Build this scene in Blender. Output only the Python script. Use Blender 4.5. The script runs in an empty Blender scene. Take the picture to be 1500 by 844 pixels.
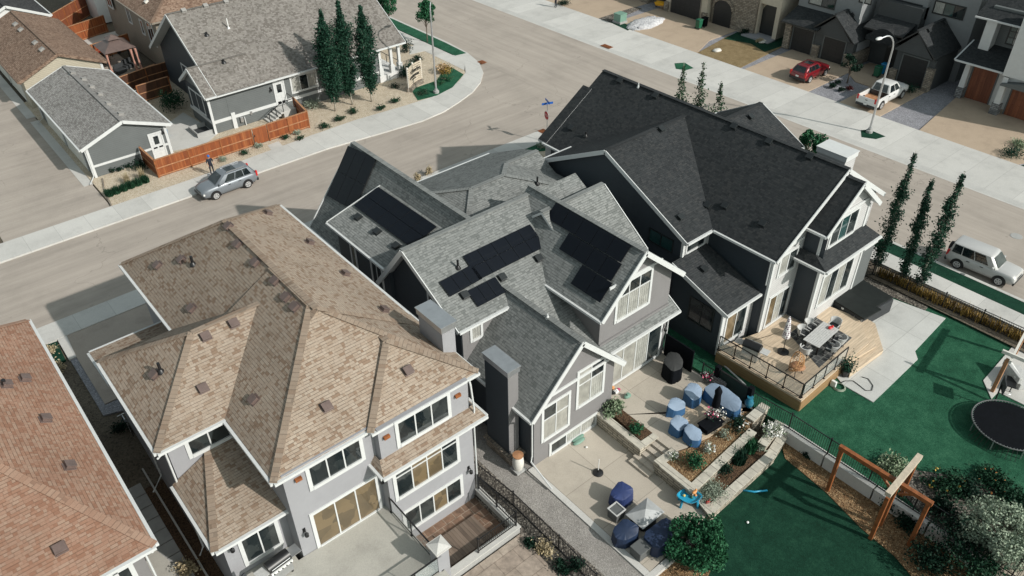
import bpy, bmesh, math, random
from mathutils import Vector, Matrix
PI = math.pi
rad = math.radians
RN = random.Random(11)
SC = bpy.context.scene
COL = SC.collection

# ---------------------------------------------------------------- camera model
YAW, PITCH, ROLL, FPX, CAMH = rad(39.66942), rad(37.12709), rad(-0.81398), 1165.06, 31.0
_f = Vector((math.sin(YAW)*math.cos(PITCH), math.cos(YAW)*math.cos(PITCH), -math.sin(PITCH)))
_r0 = Vector((math.cos(YAW), -math.sin(YAW), 0)); _u0 = _r0.cross(_f)
_r = _r0*math.cos(ROLL)+_u0*math.sin(ROLL); _u = -_r0*math.sin(ROLL)+_u0*math.cos(ROLL)
EYE = Vector((0, 0, CAMH))

def P(u, v, z=0.0):
    """survey point: where the sight line through (u, v) meets the level z"""
    d = (u-750)/FPX*_r-(v-422)/FPX*_u+_f
    return EYE+d*((z-CAMH)/d.z)
def P2(u, v, z=0.0):
    p = P(u, v, z); return (p.x, p.y)
def PX(u, v, x):
    d = (u-750)/FPX*_r-(v-422)/FPX*_u+_f
    return EYE+d*(x/d.x)
def PY(u, v, y):
    d = (u-750)/FPX*_r-(v-422)/FPX*_u+_f
    return EYE+d*(y/d.y)

# ---------------------------------------------------------------- materials
def _nt(name):
    m = bpy.data.materials.new(name); m.use_nodes = True
    n = m.node_tree; b = n.nodes['Principled BSDF']
    return m, n, b
def _n(nt, t, **kw):
    x = nt.nodes.new(t)
    for k, v in kw.items():
        if k in x.inputs: x.inputs[k].default_value = v
        else: setattr(x, k, v)
    return x
def _math(nt, op, a, b=None, clamp=False):
    x = nt.nodes.new('ShaderNodeMath'); x.operation = op; x.use_clamp = clamp
    for i, q in enumerate((a, b)):
        if q is None: continue
        if isinstance(q, (int, float)): x.inputs[i].default_value = q
        else: nt.links.new(q, x.inputs[i])
    return x.outputs[0]
def _mix(nt, fac, a, b, blend='MIX'):
    x = nt.nodes.new('ShaderNodeMix'); x.data_type = 'RGBA'; x.blend_type = blend
    for s, q in ((0, fac), (6, a), (7, b)):
        if isinstance(q, (int, float)): x.inputs[s].default_value = q
        elif isinstance(q, tuple): x.inputs[s].default_value = (*q[:3], 1)
        else: nt.links.new(q, x.inputs[s])
    return x.outputs[2]
def _ramp(nt, fac, stops):
    x = nt.nodes.new('ShaderNodeValToRGB'); e = x.color_ramp.elements
    e[0].position, e[0].color = stops[0][0], (*stops[0][1], 1)
    e[1].position, e[1].color = stops[1][0], (*stops[1][1], 1)
    for p, c in stops[2:]:
        q = e.new(p); q.color = (*c, 1)
    nt.links.new(fac, x.inputs[0]); return x
def _bump(nt, b, h, strength, dist):
    x = _n(nt, 'ShaderNodeBump', Strength=strength, Distance=dist)
    nt.links.new(h, x.inputs['Height']); nt.links.new(x.outputs[0], b.inputs['Normal'])
def sc(c, k): return tuple(min(1, q*k) for q in c)

def plain(name, c, rough=.6, metal=0, var=.12, scale=3.0, bump=0, bscale=40, spec=.5, coat=0):
    m, nt, b = _nt(name)
    tc = nt.nodes.new('ShaderNodeTexCoord')
    b.inputs['Roughness'].default_value = rough; b.inputs['Metallic'].default_value = metal
    b.inputs['Specular IOR Level'].default_value = spec
    b.inputs['Coat Weight'].default_value = coat; b.inputs['Coat Roughness'].default_value = .06
    if var:
        no = _n(nt, 'ShaderNodeTexNoise', Scale=scale, Detail=6.0, Roughness=.65)
        nt.links.new(tc.outputs['Object'], no.inputs['Vector'])
        r = _ramp(nt, no.outputs['Fac'], [(.3, sc(c, 1-var)), (.7, sc(c, 1+var))])
        nt.links.new(r.outputs[0], b.inputs['Base Color'])
    else: b.inputs['Base Color'].default_value = (*c, 1)
    if bump:
        n2 = _n(nt, 'ShaderNodeTexNoise', Scale=float(bscale), Detail=4.0)
        nt.links.new(tc.outputs['Object'], n2.inputs['Vector']); _bump(nt, b, n2.outputs['Fac'], bump, .03)
    return m

def speckle(name, cols, scale=25.0, rough=.9, bump=.6, dist=.04, big=.5, bigvar=.18):
    """gravel, mulch, bark, soil: voronoi chips in several colours plus wide patches"""
    m, nt, b = _nt(name); tc = nt.nodes.new('ShaderNodeTexCoord')
    vo = _n(nt, 'ShaderNodeTexVoronoi', Scale=scale); nt.links.new(tc.outputs['Object'], vo.inputs['Vector'])
    sp = nt.nodes.new('ShaderNodeSeparateColor'); nt.links.new(vo.outputs['Color'], sp.inputs[0])
    n = len(cols)
    r = _ramp(nt, sp.outputs[0], [(i/(n-1), c) for i, c in enumerate(cols)])
    no = _n(nt, 'ShaderNodeTexNoise', Scale=big, Detail=5.0, Roughness=.7); nt.links.new(tc.outputs['Object'], no.inputs['Vector'])
    r2 = _ramp(nt, no.outputs['Fac'], [(.3, (1-bigvar,)*3), (.7, (1+bigvar,)*3)])
    c = _mix(nt, 1.0, r.outputs[0], r2.outputs[0], 'MULTIPLY')
    nt.links.new(c, b.inputs['Base Color']); b.inputs['Roughness'].default_value = rough
    b.inputs['Specular IOR Level'].default_value = .2
    _bump(nt, b, vo.outputs['Distance'], bump, dist)
    return m

def shingles(name, cols, row=.135, wid=.17, gap_shade=.6, rough=.92):
    """laminated roof shingles: courses of tabs of uneven width and colour, laid by UV in metres"""
    m, nt, b = _nt(name); tc = nt.nodes.new('ShaderNodeTexCoord')
    s = nt.nodes.new('ShaderNodeSeparateXYZ'); nt.links.new(tc.outputs['UV'], s.inputs[0])
    v = _math(nt, 'DIVIDE', s.outputs[1], row); ri = _math(nt, 'FLOOR', v); vf = _math(nt, 'FRACT', v)
    w1 = nt.nodes.new('ShaderNodeTexWhiteNoise'); w1.noise_dimensions = '1D'; nt.links.new(ri, w1.inputs['W'])
    u = _math(nt, 'ADD', _math(nt, 'DIVIDE', s.outputs[0], wid), _math(nt, 'MULTIPLY', w1.outputs[0], 9.0))
    # warp the tab edges so the widths differ
    wv = _math(nt, 'MULTIPLY', _math(nt, 'SINE', _math(nt, 'ADD', _math(nt, 'MULTIPLY', u, 2.3), _math(nt, 'MULTIPLY', ri, 1.7))), .28)
    u = _math(nt, 'ADD', u, wv); ui = _math(nt, 'FLOOR', u); uf = _math(nt, 'FRACT', u)
    cb = nt.nodes.new('ShaderNodeCombineXYZ'); nt.links.new(ui, cb.inputs[0]); nt.links.new(ri, cb.inputs[1])
    w2 = nt.nodes.new('ShaderNodeTexWhiteNoise'); w2.noise_dimensions = '2D'; nt.links.new(cb.outputs[0], w2.inputs['Vector'])
    n = len(cols); r = _ramp(nt, w2.outputs[0], [((i+.5)/n, c) for i, c in enumerate(cols)]); r.color_ramp.interpolation = 'CONSTANT'
    for i, e in enumerate(r.color_ramp.elements): e.position = i/n
    no = _n(nt, 'ShaderNodeTexNoise', Scale=.35, Detail=6.0, Roughness=.7); nt.links.new(tc.outputs['Object'], no.inputs['Vector'])
    r2 = _ramp(nt, no.outputs['Fac'], [(.3, (.86,)*3), (.7, (1.12,)*3)])
    c = _mix(nt, 1.0, r.outputs[0], r2.outputs[0], 'MULTIPLY')
    gr = _n(nt, 'ShaderNodeTexNoise', Scale=60.0, Detail=2.0); nt.links.new(tc.outputs['Object'], gr.inputs['Vector'])
    r3 = _ramp(nt, gr.outputs['Fac'], [(.3, (.8,)*3), (.7, (1.2,)*3)])
    c = _mix(nt, 1.0, c, r3.outputs[0], 'MULTIPLY')
    # shadow line painted under each course, wider below thick tabs, plus tab joints
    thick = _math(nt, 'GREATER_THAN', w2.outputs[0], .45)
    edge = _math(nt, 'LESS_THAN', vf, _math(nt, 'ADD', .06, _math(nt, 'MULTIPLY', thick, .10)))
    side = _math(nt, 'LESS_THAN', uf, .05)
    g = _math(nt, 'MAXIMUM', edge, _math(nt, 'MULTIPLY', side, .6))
    c = _mix(nt, _math(nt, 'MULTIPLY', g, gap_shade), c, sc(cols[0], .25))
    nt.links.new(c, b.inputs['Base Color']); b.inputs['Roughness'].default_value = rough
    b.inputs['Specular IOR Level'].default_value = .25
    h = _math(nt, 'ADD', _math(nt, 'SUBTRACT', 1.0, vf), _math(nt, 'MULTIPLY', w2.outputs[0], .9))
    _bump(nt, b, h, .9, .018)
    return m

def lap(name, c, row=.16, rough=.6, var=.06):
    """horizontal lap siding (UV v = height)"""
    m, nt, b = _nt(name); tc = nt.nodes.new('ShaderNodeTexCoord')
    s = nt.nodes.new('ShaderNodeSeparateXYZ'); nt.links.new(tc.outputs['UV'], s.inputs[0])
    vf = _math(nt, 'FRACT', _math(nt, 'DIVIDE', s.outputs[1], row))
    no = _n(nt, 'ShaderNodeTexNoise', Scale=1.3, Detail=6.0); nt.links.new(tc.outputs['Object'], no.inputs['Vector'])
    r = _ramp(nt, no.outputs['Fac'], [(.3, sc(c, 1-var)), (.7, sc(c, 1+var))])
    e = _math(nt, 'LESS_THAN', vf, .09)
    nt.links.new(_mix(nt, _math(nt, 'MULTIPLY', e, .45), r.outputs[0], sc(c, .3)), b.inputs['Base Color'])
    b.inputs['Roughness'].default_value = rough
    _bump(nt, b, _math(nt, 'SUBTRACT', 1.0, vf), .6, .02)
    return m

def planks(name, cols, w=.14, axis=0, gap_shade=.5, rough=.6, grain=9.0, streak=(1.0, .08)):
    """boards side by side along UV axis `axis`"""
    m, nt, b = _nt(name); tc = nt.nodes.new('ShaderNodeTexCoord')
    s = nt.nodes.new('ShaderNodeSeparateXYZ'); nt.links.new(tc.outputs['UV'], s.inputs[0])
    u = _math(nt, 'DIVIDE', s.outputs[axis], w); ui = _math(nt, 'FLOOR', u); uf = _math(nt, 'FRACT', u)
    wn = nt.nodes.new('ShaderNodeTexWhiteNoise'); wn.noise_dimensions = '1D'; nt.links.new(ui, wn.inputs['W'])
    n = len(cols); r = _ramp(nt, wn.outputs[0], [(i/(n-1), c) for i, c in enumerate(cols)])
    mp = nt.nodes.new('ShaderNodeMapping'); mp.inputs['Scale'].default_value = (grain, grain*.08, 1) if axis == 0 else (grain*.08, grain, 1)
    nt.links.new(tc.outputs['UV'], mp.inputs[0])
    no = _n(nt, 'ShaderNodeTexNoise', Scale=1.0, Detail=6.0, Roughness=.7); nt.links.new(mp.outputs[0], no.inputs['Vector'])
    r2 = _ramp(nt, no.outputs['Fac'], [(.3, (.72,)*3), (.7, (1.25,)*3)])
    c = _mix(nt, 1.0, r.outputs[0], r2.outputs[0], 'MULTIPLY')
    e = _math(nt, 'LESS_THAN', uf, .07)
    nt.links.new(_mix(nt, _math(nt, 'MULTIPLY', e, gap_shade), c, sc(cols[0], .15)), b.inputs['Base Color'])
    b.inputs['Roughness'].default_value = rough
    return m

def slabs(name, c, sx=0, sy=0, ox=0, oy=0, rough=.85, var=.07, line=.02, dark=.5, stain=.10):
    """poured concrete or asphalt with sawn joints every sx, sy metres (world grid)"""
    m, nt, b = _nt(name); tc = nt.nodes.new('ShaderNodeTexCoord')
    no = _n(nt, 'ShaderNodeTexNoise', Scale=.45, Detail=8.0, Roughness=.72); nt.links.new(tc.outputs['Object'], no.inputs['Vector'])
    r = _ramp(nt, no.outputs['Fac'], [(.28, sc(c, 1-var-stain)), (.5, c), (.75, sc(c, 1+var))])
    fi = _n(nt, 'ShaderNodeTexNoise', Scale=28.0, Detail=4.0); nt.links.new(tc.outputs['Object'], fi.inputs['Vector'])
    r2 = _ramp(nt, fi.outputs['Fac'], [(.3, (.9,)*3), (.7, (1.1,)*3)])
    c2 = _mix(nt, 1.0, r.outputs[0], r2.outputs[0], 'MULTIPLY')
    s = nt.nodes.new('ShaderNodeSeparateXYZ'); nt.links.new(tc.outputs['Object'], s.inputs[0])
    g = None; cell = []
    for k, (st, of) in enumerate(((sx, ox), (sy, oy))):
        if not st: continue
        q = _math(nt, 'DIVIDE', _math(nt, 'ADD', s.outputs[k], 1000*st-of), st)
        l = _math(nt, 'LESS_THAN', _math(nt, 'FRACT', q), line/st)
        g = l if g is None else _math(nt, 'MAXIMUM', g, l)
        cell.append(_math(nt, 'FLOOR', q))
    if g is not None:
        cb = nt.nodes.new('ShaderNodeCombineXYZ')
        for k, q in enumerate(cell): nt.links.new(q, cb.inputs[k])
        wn = nt.nodes.new('ShaderNodeTexWhiteNoise'); wn.noise_dimensions = '2D'; nt.links.new(cb.outputs[0], wn.inputs['Vector'])
        r4 = _ramp(nt, wn.outputs[0], [(0, (.93,)*3), (1, (1.06,)*3)])
        c2 = _mix(nt, 1.0, c2, r4.outputs[0], 'MULTIPLY')
        c2 = _mix(nt, _math(nt, 'MULTIPLY', g, dark), c2, sc(c, .25))
    nt.links.new(c2, b.inputs['Base Color']); b.inputs['Roughness'].default_value = rough
    b.inputs['Specular IOR Level'].default_value = .3
    _bump(nt, b, fi.outputs['Fac'], .15, .01)
    return m

def folds(name, c, rough, w):
    m, nt, b = _nt(name); tc = nt.nodes.new('ShaderNodeTexCoord'); s = nt.nodes.new('ShaderNodeSeparateXYZ'); nt.links.new(tc.outputs['UV'], s.inputs[0])
    no = _n(nt, 'ShaderNodeTexNoise', Scale=2.0, Detail=3.0); nt.links.new(tc.outputs['Object'], no.inputs['Vector'])
    h = _math(nt, 'SINE', _math(nt, 'ADD', _math(nt, 'MULTIPLY', s.outputs[0], 2*PI/w), _math(nt, 'MULTIPLY', no.outputs['Fac'], 5.0)))
    r = _ramp(nt, no.outputs['Fac'], [(.3, sc(c, .75)), (.7, sc(c, 1.12))]); nt.links.new(r.outputs[0], b.inputs['Base Color']); b.inputs['Roughness'].default_value = .6
    b.inputs['Coat Weight'].default_value = .8; b.inputs['Coat Roughness'].default_value = .03; _bump(nt, b, h, .7, .03); return m
def room(name, c1, c2):
    m, nt, b = _nt(name); tc = nt.nodes.new('ShaderNodeTexCoord'); mp = nt.nodes.new('ShaderNodeMapping'); mp.inputs['Rotation'].default_value = (.3, .5, .6); nt.links.new(tc.outputs['Object'], mp.inputs[0])
    vo = _n(nt, 'ShaderNodeTexVoronoi', Scale=1.7); vo.distance = 'CHEBYCHEV'; nt.links.new(mp.outputs[0], vo.inputs['Vector'])
    sp = nt.nodes.new('ShaderNodeSeparateColor'); nt.links.new(vo.outputs['Color'], sp.inputs[0]); no = _n(nt, 'ShaderNodeTexNoise', Scale=.8, Detail=3.0); nt.links.new(tc.outputs['Object'], no.inputs['Vector'])
    k = _math(nt, 'ADD', _math(nt, 'MULTIPLY', sp.outputs[0], .5), _math(nt, 'MULTIPLY', no.outputs['Fac'], .5)); r = _ramp(nt, k, [(.40, c1), (.66, c2)])
    nt.links.new(r.outputs[0], b.inputs['Base Color']); b.inputs['Roughness'].default_value = .04; b.inputs['Specular IOR Level'].default_value = .7; return m
def street(name, c):
    m, nt, b = _nt(name); tc = nt.nodes.new('ShaderNodeTexCoord')
    def noise(sx, sy, sc_, det=6.0):
        mp = nt.nodes.new('ShaderNodeMapping'); mp.inputs['Scale'].default_value = (sx, sy, 1); nt.links.new(tc.outputs['Object'], mp.inputs[0])
        no = _n(nt, 'ShaderNodeTexNoise', Scale=sc_, Detail=det, Roughness=.7); nt.links.new(mp.outputs[0], no.inputs['Vector']); return no.outputs['Fac']
    r = _ramp(nt, noise(1, 1, .22, 8.0), [(.28, sc(c, .84)), (.5, c), (.75, sc(c, 1.08))]); k = r.outputs[0]
    s = nt.nodes.new('ShaderNodeSeparateXYZ'); nt.links.new(tc.outputs['Object'], s.inputs[0])
    wide = _math(nt, 'GREATER_THAN', s.outputs[0], 48.5)                     # the wide street runs the other way
    st = nt.nodes.new('ShaderNodeMix'); st.data_type = 'FLOAT'; nt.links.new(wide, st.inputs[0]); nt.links.new(noise(.06, 1.3, 1.0), st.inputs[2]); nt.links.new(noise(1.3, .06, 1.0), st.inputs[3])
    r2 = _ramp(nt, st.outputs[0], [(.35, (.88,)*3), (.65, (1.08,)*3)]); k = _mix(nt, 1.0, k, r2.outputs[0], 'MULTIPLY')
    wz = _n(nt, 'ShaderNodeTexNoise', Scale=.6, Detail=4.0); nt.links.new(tc.outputs['Object'], wz.inputs['Vector'])
    ad = nt.nodes.new('ShaderNodeVectorMath'); ad.operation = 'ADD'; nt.links.new(tc.outputs['Object'], ad.inputs[0]); ms = nt.nodes.new('ShaderNodeVectorMath'); ms.operation = 'SCALE'; ms.inputs[3].default_value = 2.2
    nt.links.new(wz.outputs['Color'], ms.inputs[0]); nt.links.new(ms.outputs[0], ad.inputs[1])
    vo = _n(nt, 'ShaderNodeTexVoronoi', Scale=.13); vo.feature = 'DISTANCE_TO_EDGE'; nt.links.new(ad.outputs[0], vo.inputs['Vector'])
    crack = _math(nt, 'MULTIPLY', _math(nt, 'LESS_THAN', vo.outputs['Distance'], .0035), _math(nt, 'GREATER_THAN', noise(1, 1, .11), .53))
    k = _mix(nt, _math(nt, 'MULTIPLY', crack, .3), k, sc(c, .4))
    spot = _math(nt, 'GREATER_THAN', noise(1, 1, .9, 2.0), .71); k = _mix(nt, _math(nt, 'MULTIPLY', spot, .25), k, sc(c, .55))
    fi = _n(nt, 'ShaderNodeTexNoise', Scale=22.0, Detail=4.0); nt.links.new(tc.outputs['Object'], fi.inputs['Vector'])
    r3 = _ramp(nt, fi.outputs['Fac'], [(.3, (.92,)*3), (.7, (1.08,)*3)]); k = _mix(nt, 1.0, k, r3.outputs[0], 'MULTIPLY')
    nt.links.new(k, b.inputs['Base Color']); b.inputs['Roughness'].default_value = .9; b.inputs['Specular IOR Level'].default_value = .25
    _bump(nt, b, fi.outputs['Fac'], .2, .01); return m

def bricky(name, c1, c2, mortar, w=.4, h=.2, rough=.85, ms=.02, bump=.5, nvar=.35, squash=1.0):
    m, nt, b = _nt(name); tc = nt.nodes.new('ShaderNodeTexCoord')
    br = _n(nt, 'ShaderNodeTexBrick', Scale=1.0); br.inputs['Color1'].default_value = (*c1, 1); br.inputs['Color2'].default_value = (*c2, 1)
    br.inputs['Mortar'].default_value = (*mortar, 1); br.inputs['Mortar Size'].default_value = ms
    br.inputs['Brick Width'].default_value = w; br.inputs['Row Height'].default_value = h; br.squash = squash
    nt.links.new(tc.outputs['UV'], br.inputs['Vector'])
    no = _n(nt, 'ShaderNodeTexNoise', Scale=3.0, Detail=7.0, Roughness=.7); nt.links.new(tc.outputs['Object'], no.inputs['Vector'])
    r2 = _ramp(nt, no.outputs['Fac'], [(.3, (1-nvar,)*3), (.7, (1+nvar,)*3)])
    nt.links.new(_mix(nt, 1.0, br.outputs['Color'], r2.outputs[0], 'MULTIPLY'), b.inputs['Base Color'])
    b.inputs['Roughness'].default_value = rough
    _bump(nt, b, _math(nt, 'SUBTRACT', 1.0, br.outputs['Fac']), bump, .02)
    return m

def leafy(name, c1, c2, scale=1.6, c3=None):
    m, nt, b = _nt(name); tc = nt.nodes.new('ShaderNodeTexCoord')
    no = _n(nt, 'ShaderNodeTexNoise', Scale=scale, Detail=3.0); nt.links.new(tc.outputs['Object'], no.inputs['Vector'])
    vo = _n(nt, 'ShaderNodeTexVoronoi', Scale=9.0); nt.links.new(tc.outputs['Object'], vo.inputs['Vector'])
    sp = nt.nodes.new('ShaderNodeSeparateColor'); nt.links.new(vo.outputs['Color'], sp.inputs[0])
    f = _math(nt, 'ADD', _math(nt, 'MULTIPLY', no.outputs['Fac'], .65), _math(nt, 'MULTIPLY', sp.outputs[0], .35))
    st = [(.3, c1), (.68, c2)]
    if c3: st.append((.8, c3))
    r = _ramp(nt, f, st)
    nt.links.new(r.outputs[0], b.inputs['Base Color']); b.inputs['Roughness'].default_value = .65
    b.inputs['Specular IOR Level'].default_value = .15
    return m

def grassy(name, c1, c2, c3):
    m, nt, b = _nt(name); tc = nt.nodes.new('ShaderNodeTexCoord')
    a = _n(nt, 'ShaderNodeTexNoise', Scale=1.1, Detail=9.0, Roughness=.85); nt.links.new(tc.outputs['Object'], a.inputs['Vector'])
    f = _n(nt, 'ShaderNodeTexNoise', Scale=16.0, Detail=6.0, Roughness=.85); nt.links.new(tc.outputs['Object'], f.inputs['Vector'])
    k = _math(nt, 'ADD', _math(nt, 'MULTIPLY', a.outputs['Fac'], .5), _math(nt, 'MULTIPLY', f.outputs['Fac'], .5))
    r = _ramp(nt, k, [(.40, c1), (.5, c2), (.62, c3)])
    nt.links.new(r.outputs[0], b.inputs['Base Color']); b.inputs['Roughness'].default_value = .85
    b.inputs['Specular IOR Level'].default_value = .15
    _bump(nt, b, f.outputs['Fac'], .8, .05)
    return m

MT = {}
def mats():
    g = MT
    g['white'] = plain('white_paint', (.56, .57, .565), .5, var=.05)
    g['offwhite'] = plain('cream_trim', (.62, .60, .55), .55, var=.05)
    g['black'] = plain('black_metal', (.012, .012, .013), .4, var=.2)
    g['rubber'] = plain('black_rubber', (.015, .015, .016), .75, var=.2)
    g['dark'] = plain('dark_frame', (.016, .019, .02), .4, var=.1)
    g['steel'] = plain('galvanised_steel', (.55, .56, .57), .35, .8, var=.1)
    g['glass'] = room('window_glass', (.010, .015, .017), (.035, .042, .042))
    g['glass_teal'] = plain('tinted_window_glass', (.02, .055, .055), .06, var=.3, scale=1.0, spec=.8)
    g['glass_tan'] = room('glass_over_wood_floor', (.165, .122, .07), (.10, .077, .048))
    g['curtain'] = folds('curtain_behind_glass', (.36, .36, .33), .12, .16)
    g['blind'] = folds('pale_blind_behind_glass', (.40, .39, .35), .1, .085)
    for nm, cols, kw in (
        ('tan', [(.21, .147, .105), (.288, .227, .175), (.302, .243, .191), (.312, .252, .2), (.295, .234, .182), (.325, .267, .213), (.256, .193, .145), (.307, .248, .196)], {}),
        ('rust', [(.24, .128, .085), (.28, .163, .114), (.295, .183, .131), (.30, .192, .14), (.272, .153, .104), (.31, .207, .152), (.285, .172, .121)], {}),
        ('grey', [(.14, .148, .143), (.187, .195, .19), (.205, .213, .207), (.212, .22, .213), (.195, .203, .197), (.225, .232, .225), (.168, .176, .17)], {}),
        ('char', [(.023, .026, .028), (.030, .033, .035), (.033, .036, .038), (.036, .039, .041), (.029, .032, .034), (.041, .043, .044)], dict(gap_shade=.3)),
        ('taupe', [(.14, .126, .113), (.18, .165, .15), (.205, .19, .172), (.23, .212, .195)], dict(row=.16, gap_shade=.3)),
        ('brown', [(.14, .09, .065), (.19, .125, .09), (.22, .15, .11), (.25, .175, .13)], dict(gap_shade=.4)),
        ('ltgrey', [(.17, .16, .15), (.22, .21, .20), (.26, .25, .24), (.29, .28, .265)], dict(gap_shade=.35)),
        ('black', [(.03, .03, .032), (.045, .045, .047), (.055, .055, .057)], dict(gap_shade=.4))):
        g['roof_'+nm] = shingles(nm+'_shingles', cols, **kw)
        mid = [tuple(.5*a+.5*b for a, b in zip(cols[k], cols[-2])) for k in range(len(cols))]
        g['roof_'+nm+'_cap'] = shingles(nm+'_ridge_caps', mid, row=.19, wid=3.0, gap_shade=.45)
    g['st_pale'] = plain('pale_grey_stucco', (.285, .285, .30), .85, var=.05, scale=1.2, bump=.25, bscale=60)
    g['st_mauve'] = plain('warm_grey_stucco', (.185, .178, .178), .85, var=.05, scale=1.2, bump=.25, bscale=60)
    g['st_cream'] = plain('cream_stucco', (.52, .46, .37), .85, var=.06, bump=.2, bscale=60)
    g['st_white'] = plain('white_stucco', (.6, .6, .59), .85, var=.04, bump=.2, bscale=60)
    g['st_far'] = plain('grey_stucco', (.22, .228, .232), .85, var=.05); g['vent_grey'] = plain('grey_vent_plastic', (.27, .26, .245), .6, var=.1); g['cedar_shade'] = planks('shaded_boards', [(.06, .024, .012), (.09, .036, .016), (.05, .02, .01)], .14, 0); g['sd_dkgrey'] = lap('dark_grey_siding', (.055, .06, .062))  # the dark fence boards carry shade in their colour
    g['sd_navy_shade'] = lap('navy_siding_and_shade', (.030, .040, .050))  # own colour on the dark house; paints shade on other houses' sunless sides
    g['sd_grey'] = lap('blue_grey_siding', (.115, .125, .125))
    g['sd_light'] = lap('pale_siding', (.46, .455, .45))
    g['sd_beige'] = lap('beige_siding', (.40, .36, .28))
    g['sd_taupe'] = lap('taupe_siding', (.22, .19, .155))
    g['foundation'] = plain('grey_parging', (.33, .33, .32), .9, var=.1, bump=.2)
    g['stone'] = bricky('ledge_stone', (.34, .29, .23), (.19, .155, .12), (.10, .09, .08), .45, .16)
    g['stone_grey'] = bricky('grey_ledge_stone', (.28, .28, .28), (.15, .15, .155), (.07, .07, .07), .4, .15)
    g['wallblock'] = bricky('garden_wall_block', (.46, .41, .33), (.27, .235, .18), (.09, .08, .065), .75, .17, nvar=.4, bump=.9)
    g['capstone'] = bricky('garden_wall_cap', (.50, .47, .40), (.42, .39, .33), (.22, .2, .17), .6, 4.0, nvar=.2, bump=.2)
    g['asphalt'] = street('street_asphalt', (.36, .318, .278))
    g['concrete'] = slabs('pavement_concrete', (.50, .49, .465), 2.1, 0, 1.5, 0)
    g['concrete_y'] = slabs('pavement_concrete_b', (.50, .49, .465), 0, 2.1, 0, .6)
    g['concrete_c'] = slabs('pavement_concrete_c', (.50, .49, .465), 0, 0)
    g['patio'] = slabs('warm_patio_concrete', (.43, .385, .325), 2.35, 2.5, 17.75, 15.0, line=.03, dark=.45)
    g['patio_d'] = slabs('pale_patio_concrete', (.50, .50, .48), 2.3, 1.75, 34.4, 11.0, line=.03, dark=.4)
    g['patio_t'] = slabs('grey_patio_concrete', (.40, .385, .345), 0, 0, stain=.15)
    g['drive'] = slabs('aggregate_driveway', (.40, .315, .235), 0, 0, var=.08, stain=.1)
    g['drive_grey'] = slabs('exposed_aggregate', (.36, .31, .265), 0, 0, var=.1, stain=.12)
    g['stamped'] = bricky('stamped_concrete', (.34, .285, .235), (.27, .215, .175), (.19, .15, .12), 1.1, .8, ms=.015, bump=.25)
    g['paver_red'] = bricky('brown_pavers', (.20, .12, .08), (.13, .085, .06), (.26, .2, .15), .55, .4, nvar=.5)
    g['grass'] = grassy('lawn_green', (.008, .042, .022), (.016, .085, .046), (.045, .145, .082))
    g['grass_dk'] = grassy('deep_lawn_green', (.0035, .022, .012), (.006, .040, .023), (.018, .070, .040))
    g['grass_dead'] = grassy('parched_grass', (.13, .10, .05), (.22, .16, .085), (.30, .24, .14))
    g['gravel'] = speckle('grey_gravel', [(.19, .175, .16), (.33, .31, .29), (.24, .225, .21), (.42, .40, .37)], 30)
    g['gravel_tan'] = speckle('tan_river_gravel', [(.42, .35, .26), (.54, .47, .37), (.34, .27, .19), (.62, .56, .46)], 18, big=.9, bigvar=.1)
    g['gravel_blue'] = speckle('blue_grey_gravel', [(.16, .16, .18), (.27, .27, .29), (.20, .20, .22), (.36, .36, .38)], 16)
    g['rock_dark'] = speckle('dark_rock_mulch', [(.05, .045, .04), (.12, .105, .09), (.03, .028, .025), (.30, .27, .23), (.08, .07, .06)], 14, big=1.3, bigvar=.4)
    g['bark'] = speckle('bark_mulch', [(.14, .075, .035), (.28, .175, .09), (.08, .045, .022), (.42, .30, .17)], 20, bump=1, big=1.0, bigvar=.35)
    g['soil'] = speckle('dark_soil', [(.05, .03, .02), (.10, .06, .035), (.14, .085, .05), (.035, .022, .015)], 20, bump=1)
    g['earth'] = speckle('bare_earth', [(.10, .085, .065), (.15, .125, .095), (.07, .058, .045)], 12)
    g['cedar'] = planks('orange_cedar_boards', [(.17, .042, .012), (.26, .072, .018), (.21, .054, .014), (.32, .105, .032)], .14, 0)
    g['cedar_cap'] = plain('pale_cedar_cap', (.36, .18, .09), .7, var=.3, scale=4)  # lighter cedar tone for caps and rails
    g['pale_timber'] = plain('weathered_pale_timber', (.48, .41, .32), .75, var=.15, scale=5)
    g['cedar_post'] = plain('stained_timber', (.23, .075, .022), .6, var=.35, scale=5)
    g['deckwood'] = planks('pale_deck_boards', [(.50, .395, .285), (.56, .45, .33), (.53, .42, .305)], .14, 1, gap_shade=.45)
    g['deckside'] = planks('deck_fascia_boards', [(.26, .16, .075), (.30, .185, .09)], .2, 1, gap_shade=.4)
    g['bark_trunk'] = plain('tree_bark', (.16, .13, .10), .9, var=.35, scale=9, bump=.6)
    g['aspen_trunk'] = plain('pale_aspen_bark', (.42, .39, .33), .85, var=.3, scale=9)
    g['lf_aspen'] = leafy('aspen_leaves', (.007, .030, .019), (.020, .062, .037), c3=(.045, .10, .06))
    g['lf_aspen_b'] = leafy('sparse_aspen_leaves', (.014, .040, .021), (.04, .09, .045), c3=(.085, .13, .07))
    g['lf_bright'] = leafy('bright_leaves', (.008, .05, .022), (.03, .12, .055), c3=(.06, .18, .09))
    g['lf_dark'] = leafy('dark_leaves', (.003, .014, .009), (.009, .034, .019))
    g['lf_juniper'] = leafy('juniper_needles', (.005, .028, .014), (.018, .06, .03))
    g['lf_silver'] = leafy('silver_leaves', (.15, .20, .14), (.34, .40, .30), c3=(.46, .52, .41))
    g['lf_sage'] = leafy('sage_leaves', (.16, .20, .15), (.30, .34, .27), c3=(.36, .40, .33))
    g['lf_hedge'] = leafy('golden_grass_blades', (.11, .065, .015), (.33, .22, .06), c3=(.46, .34, .12))
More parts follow.
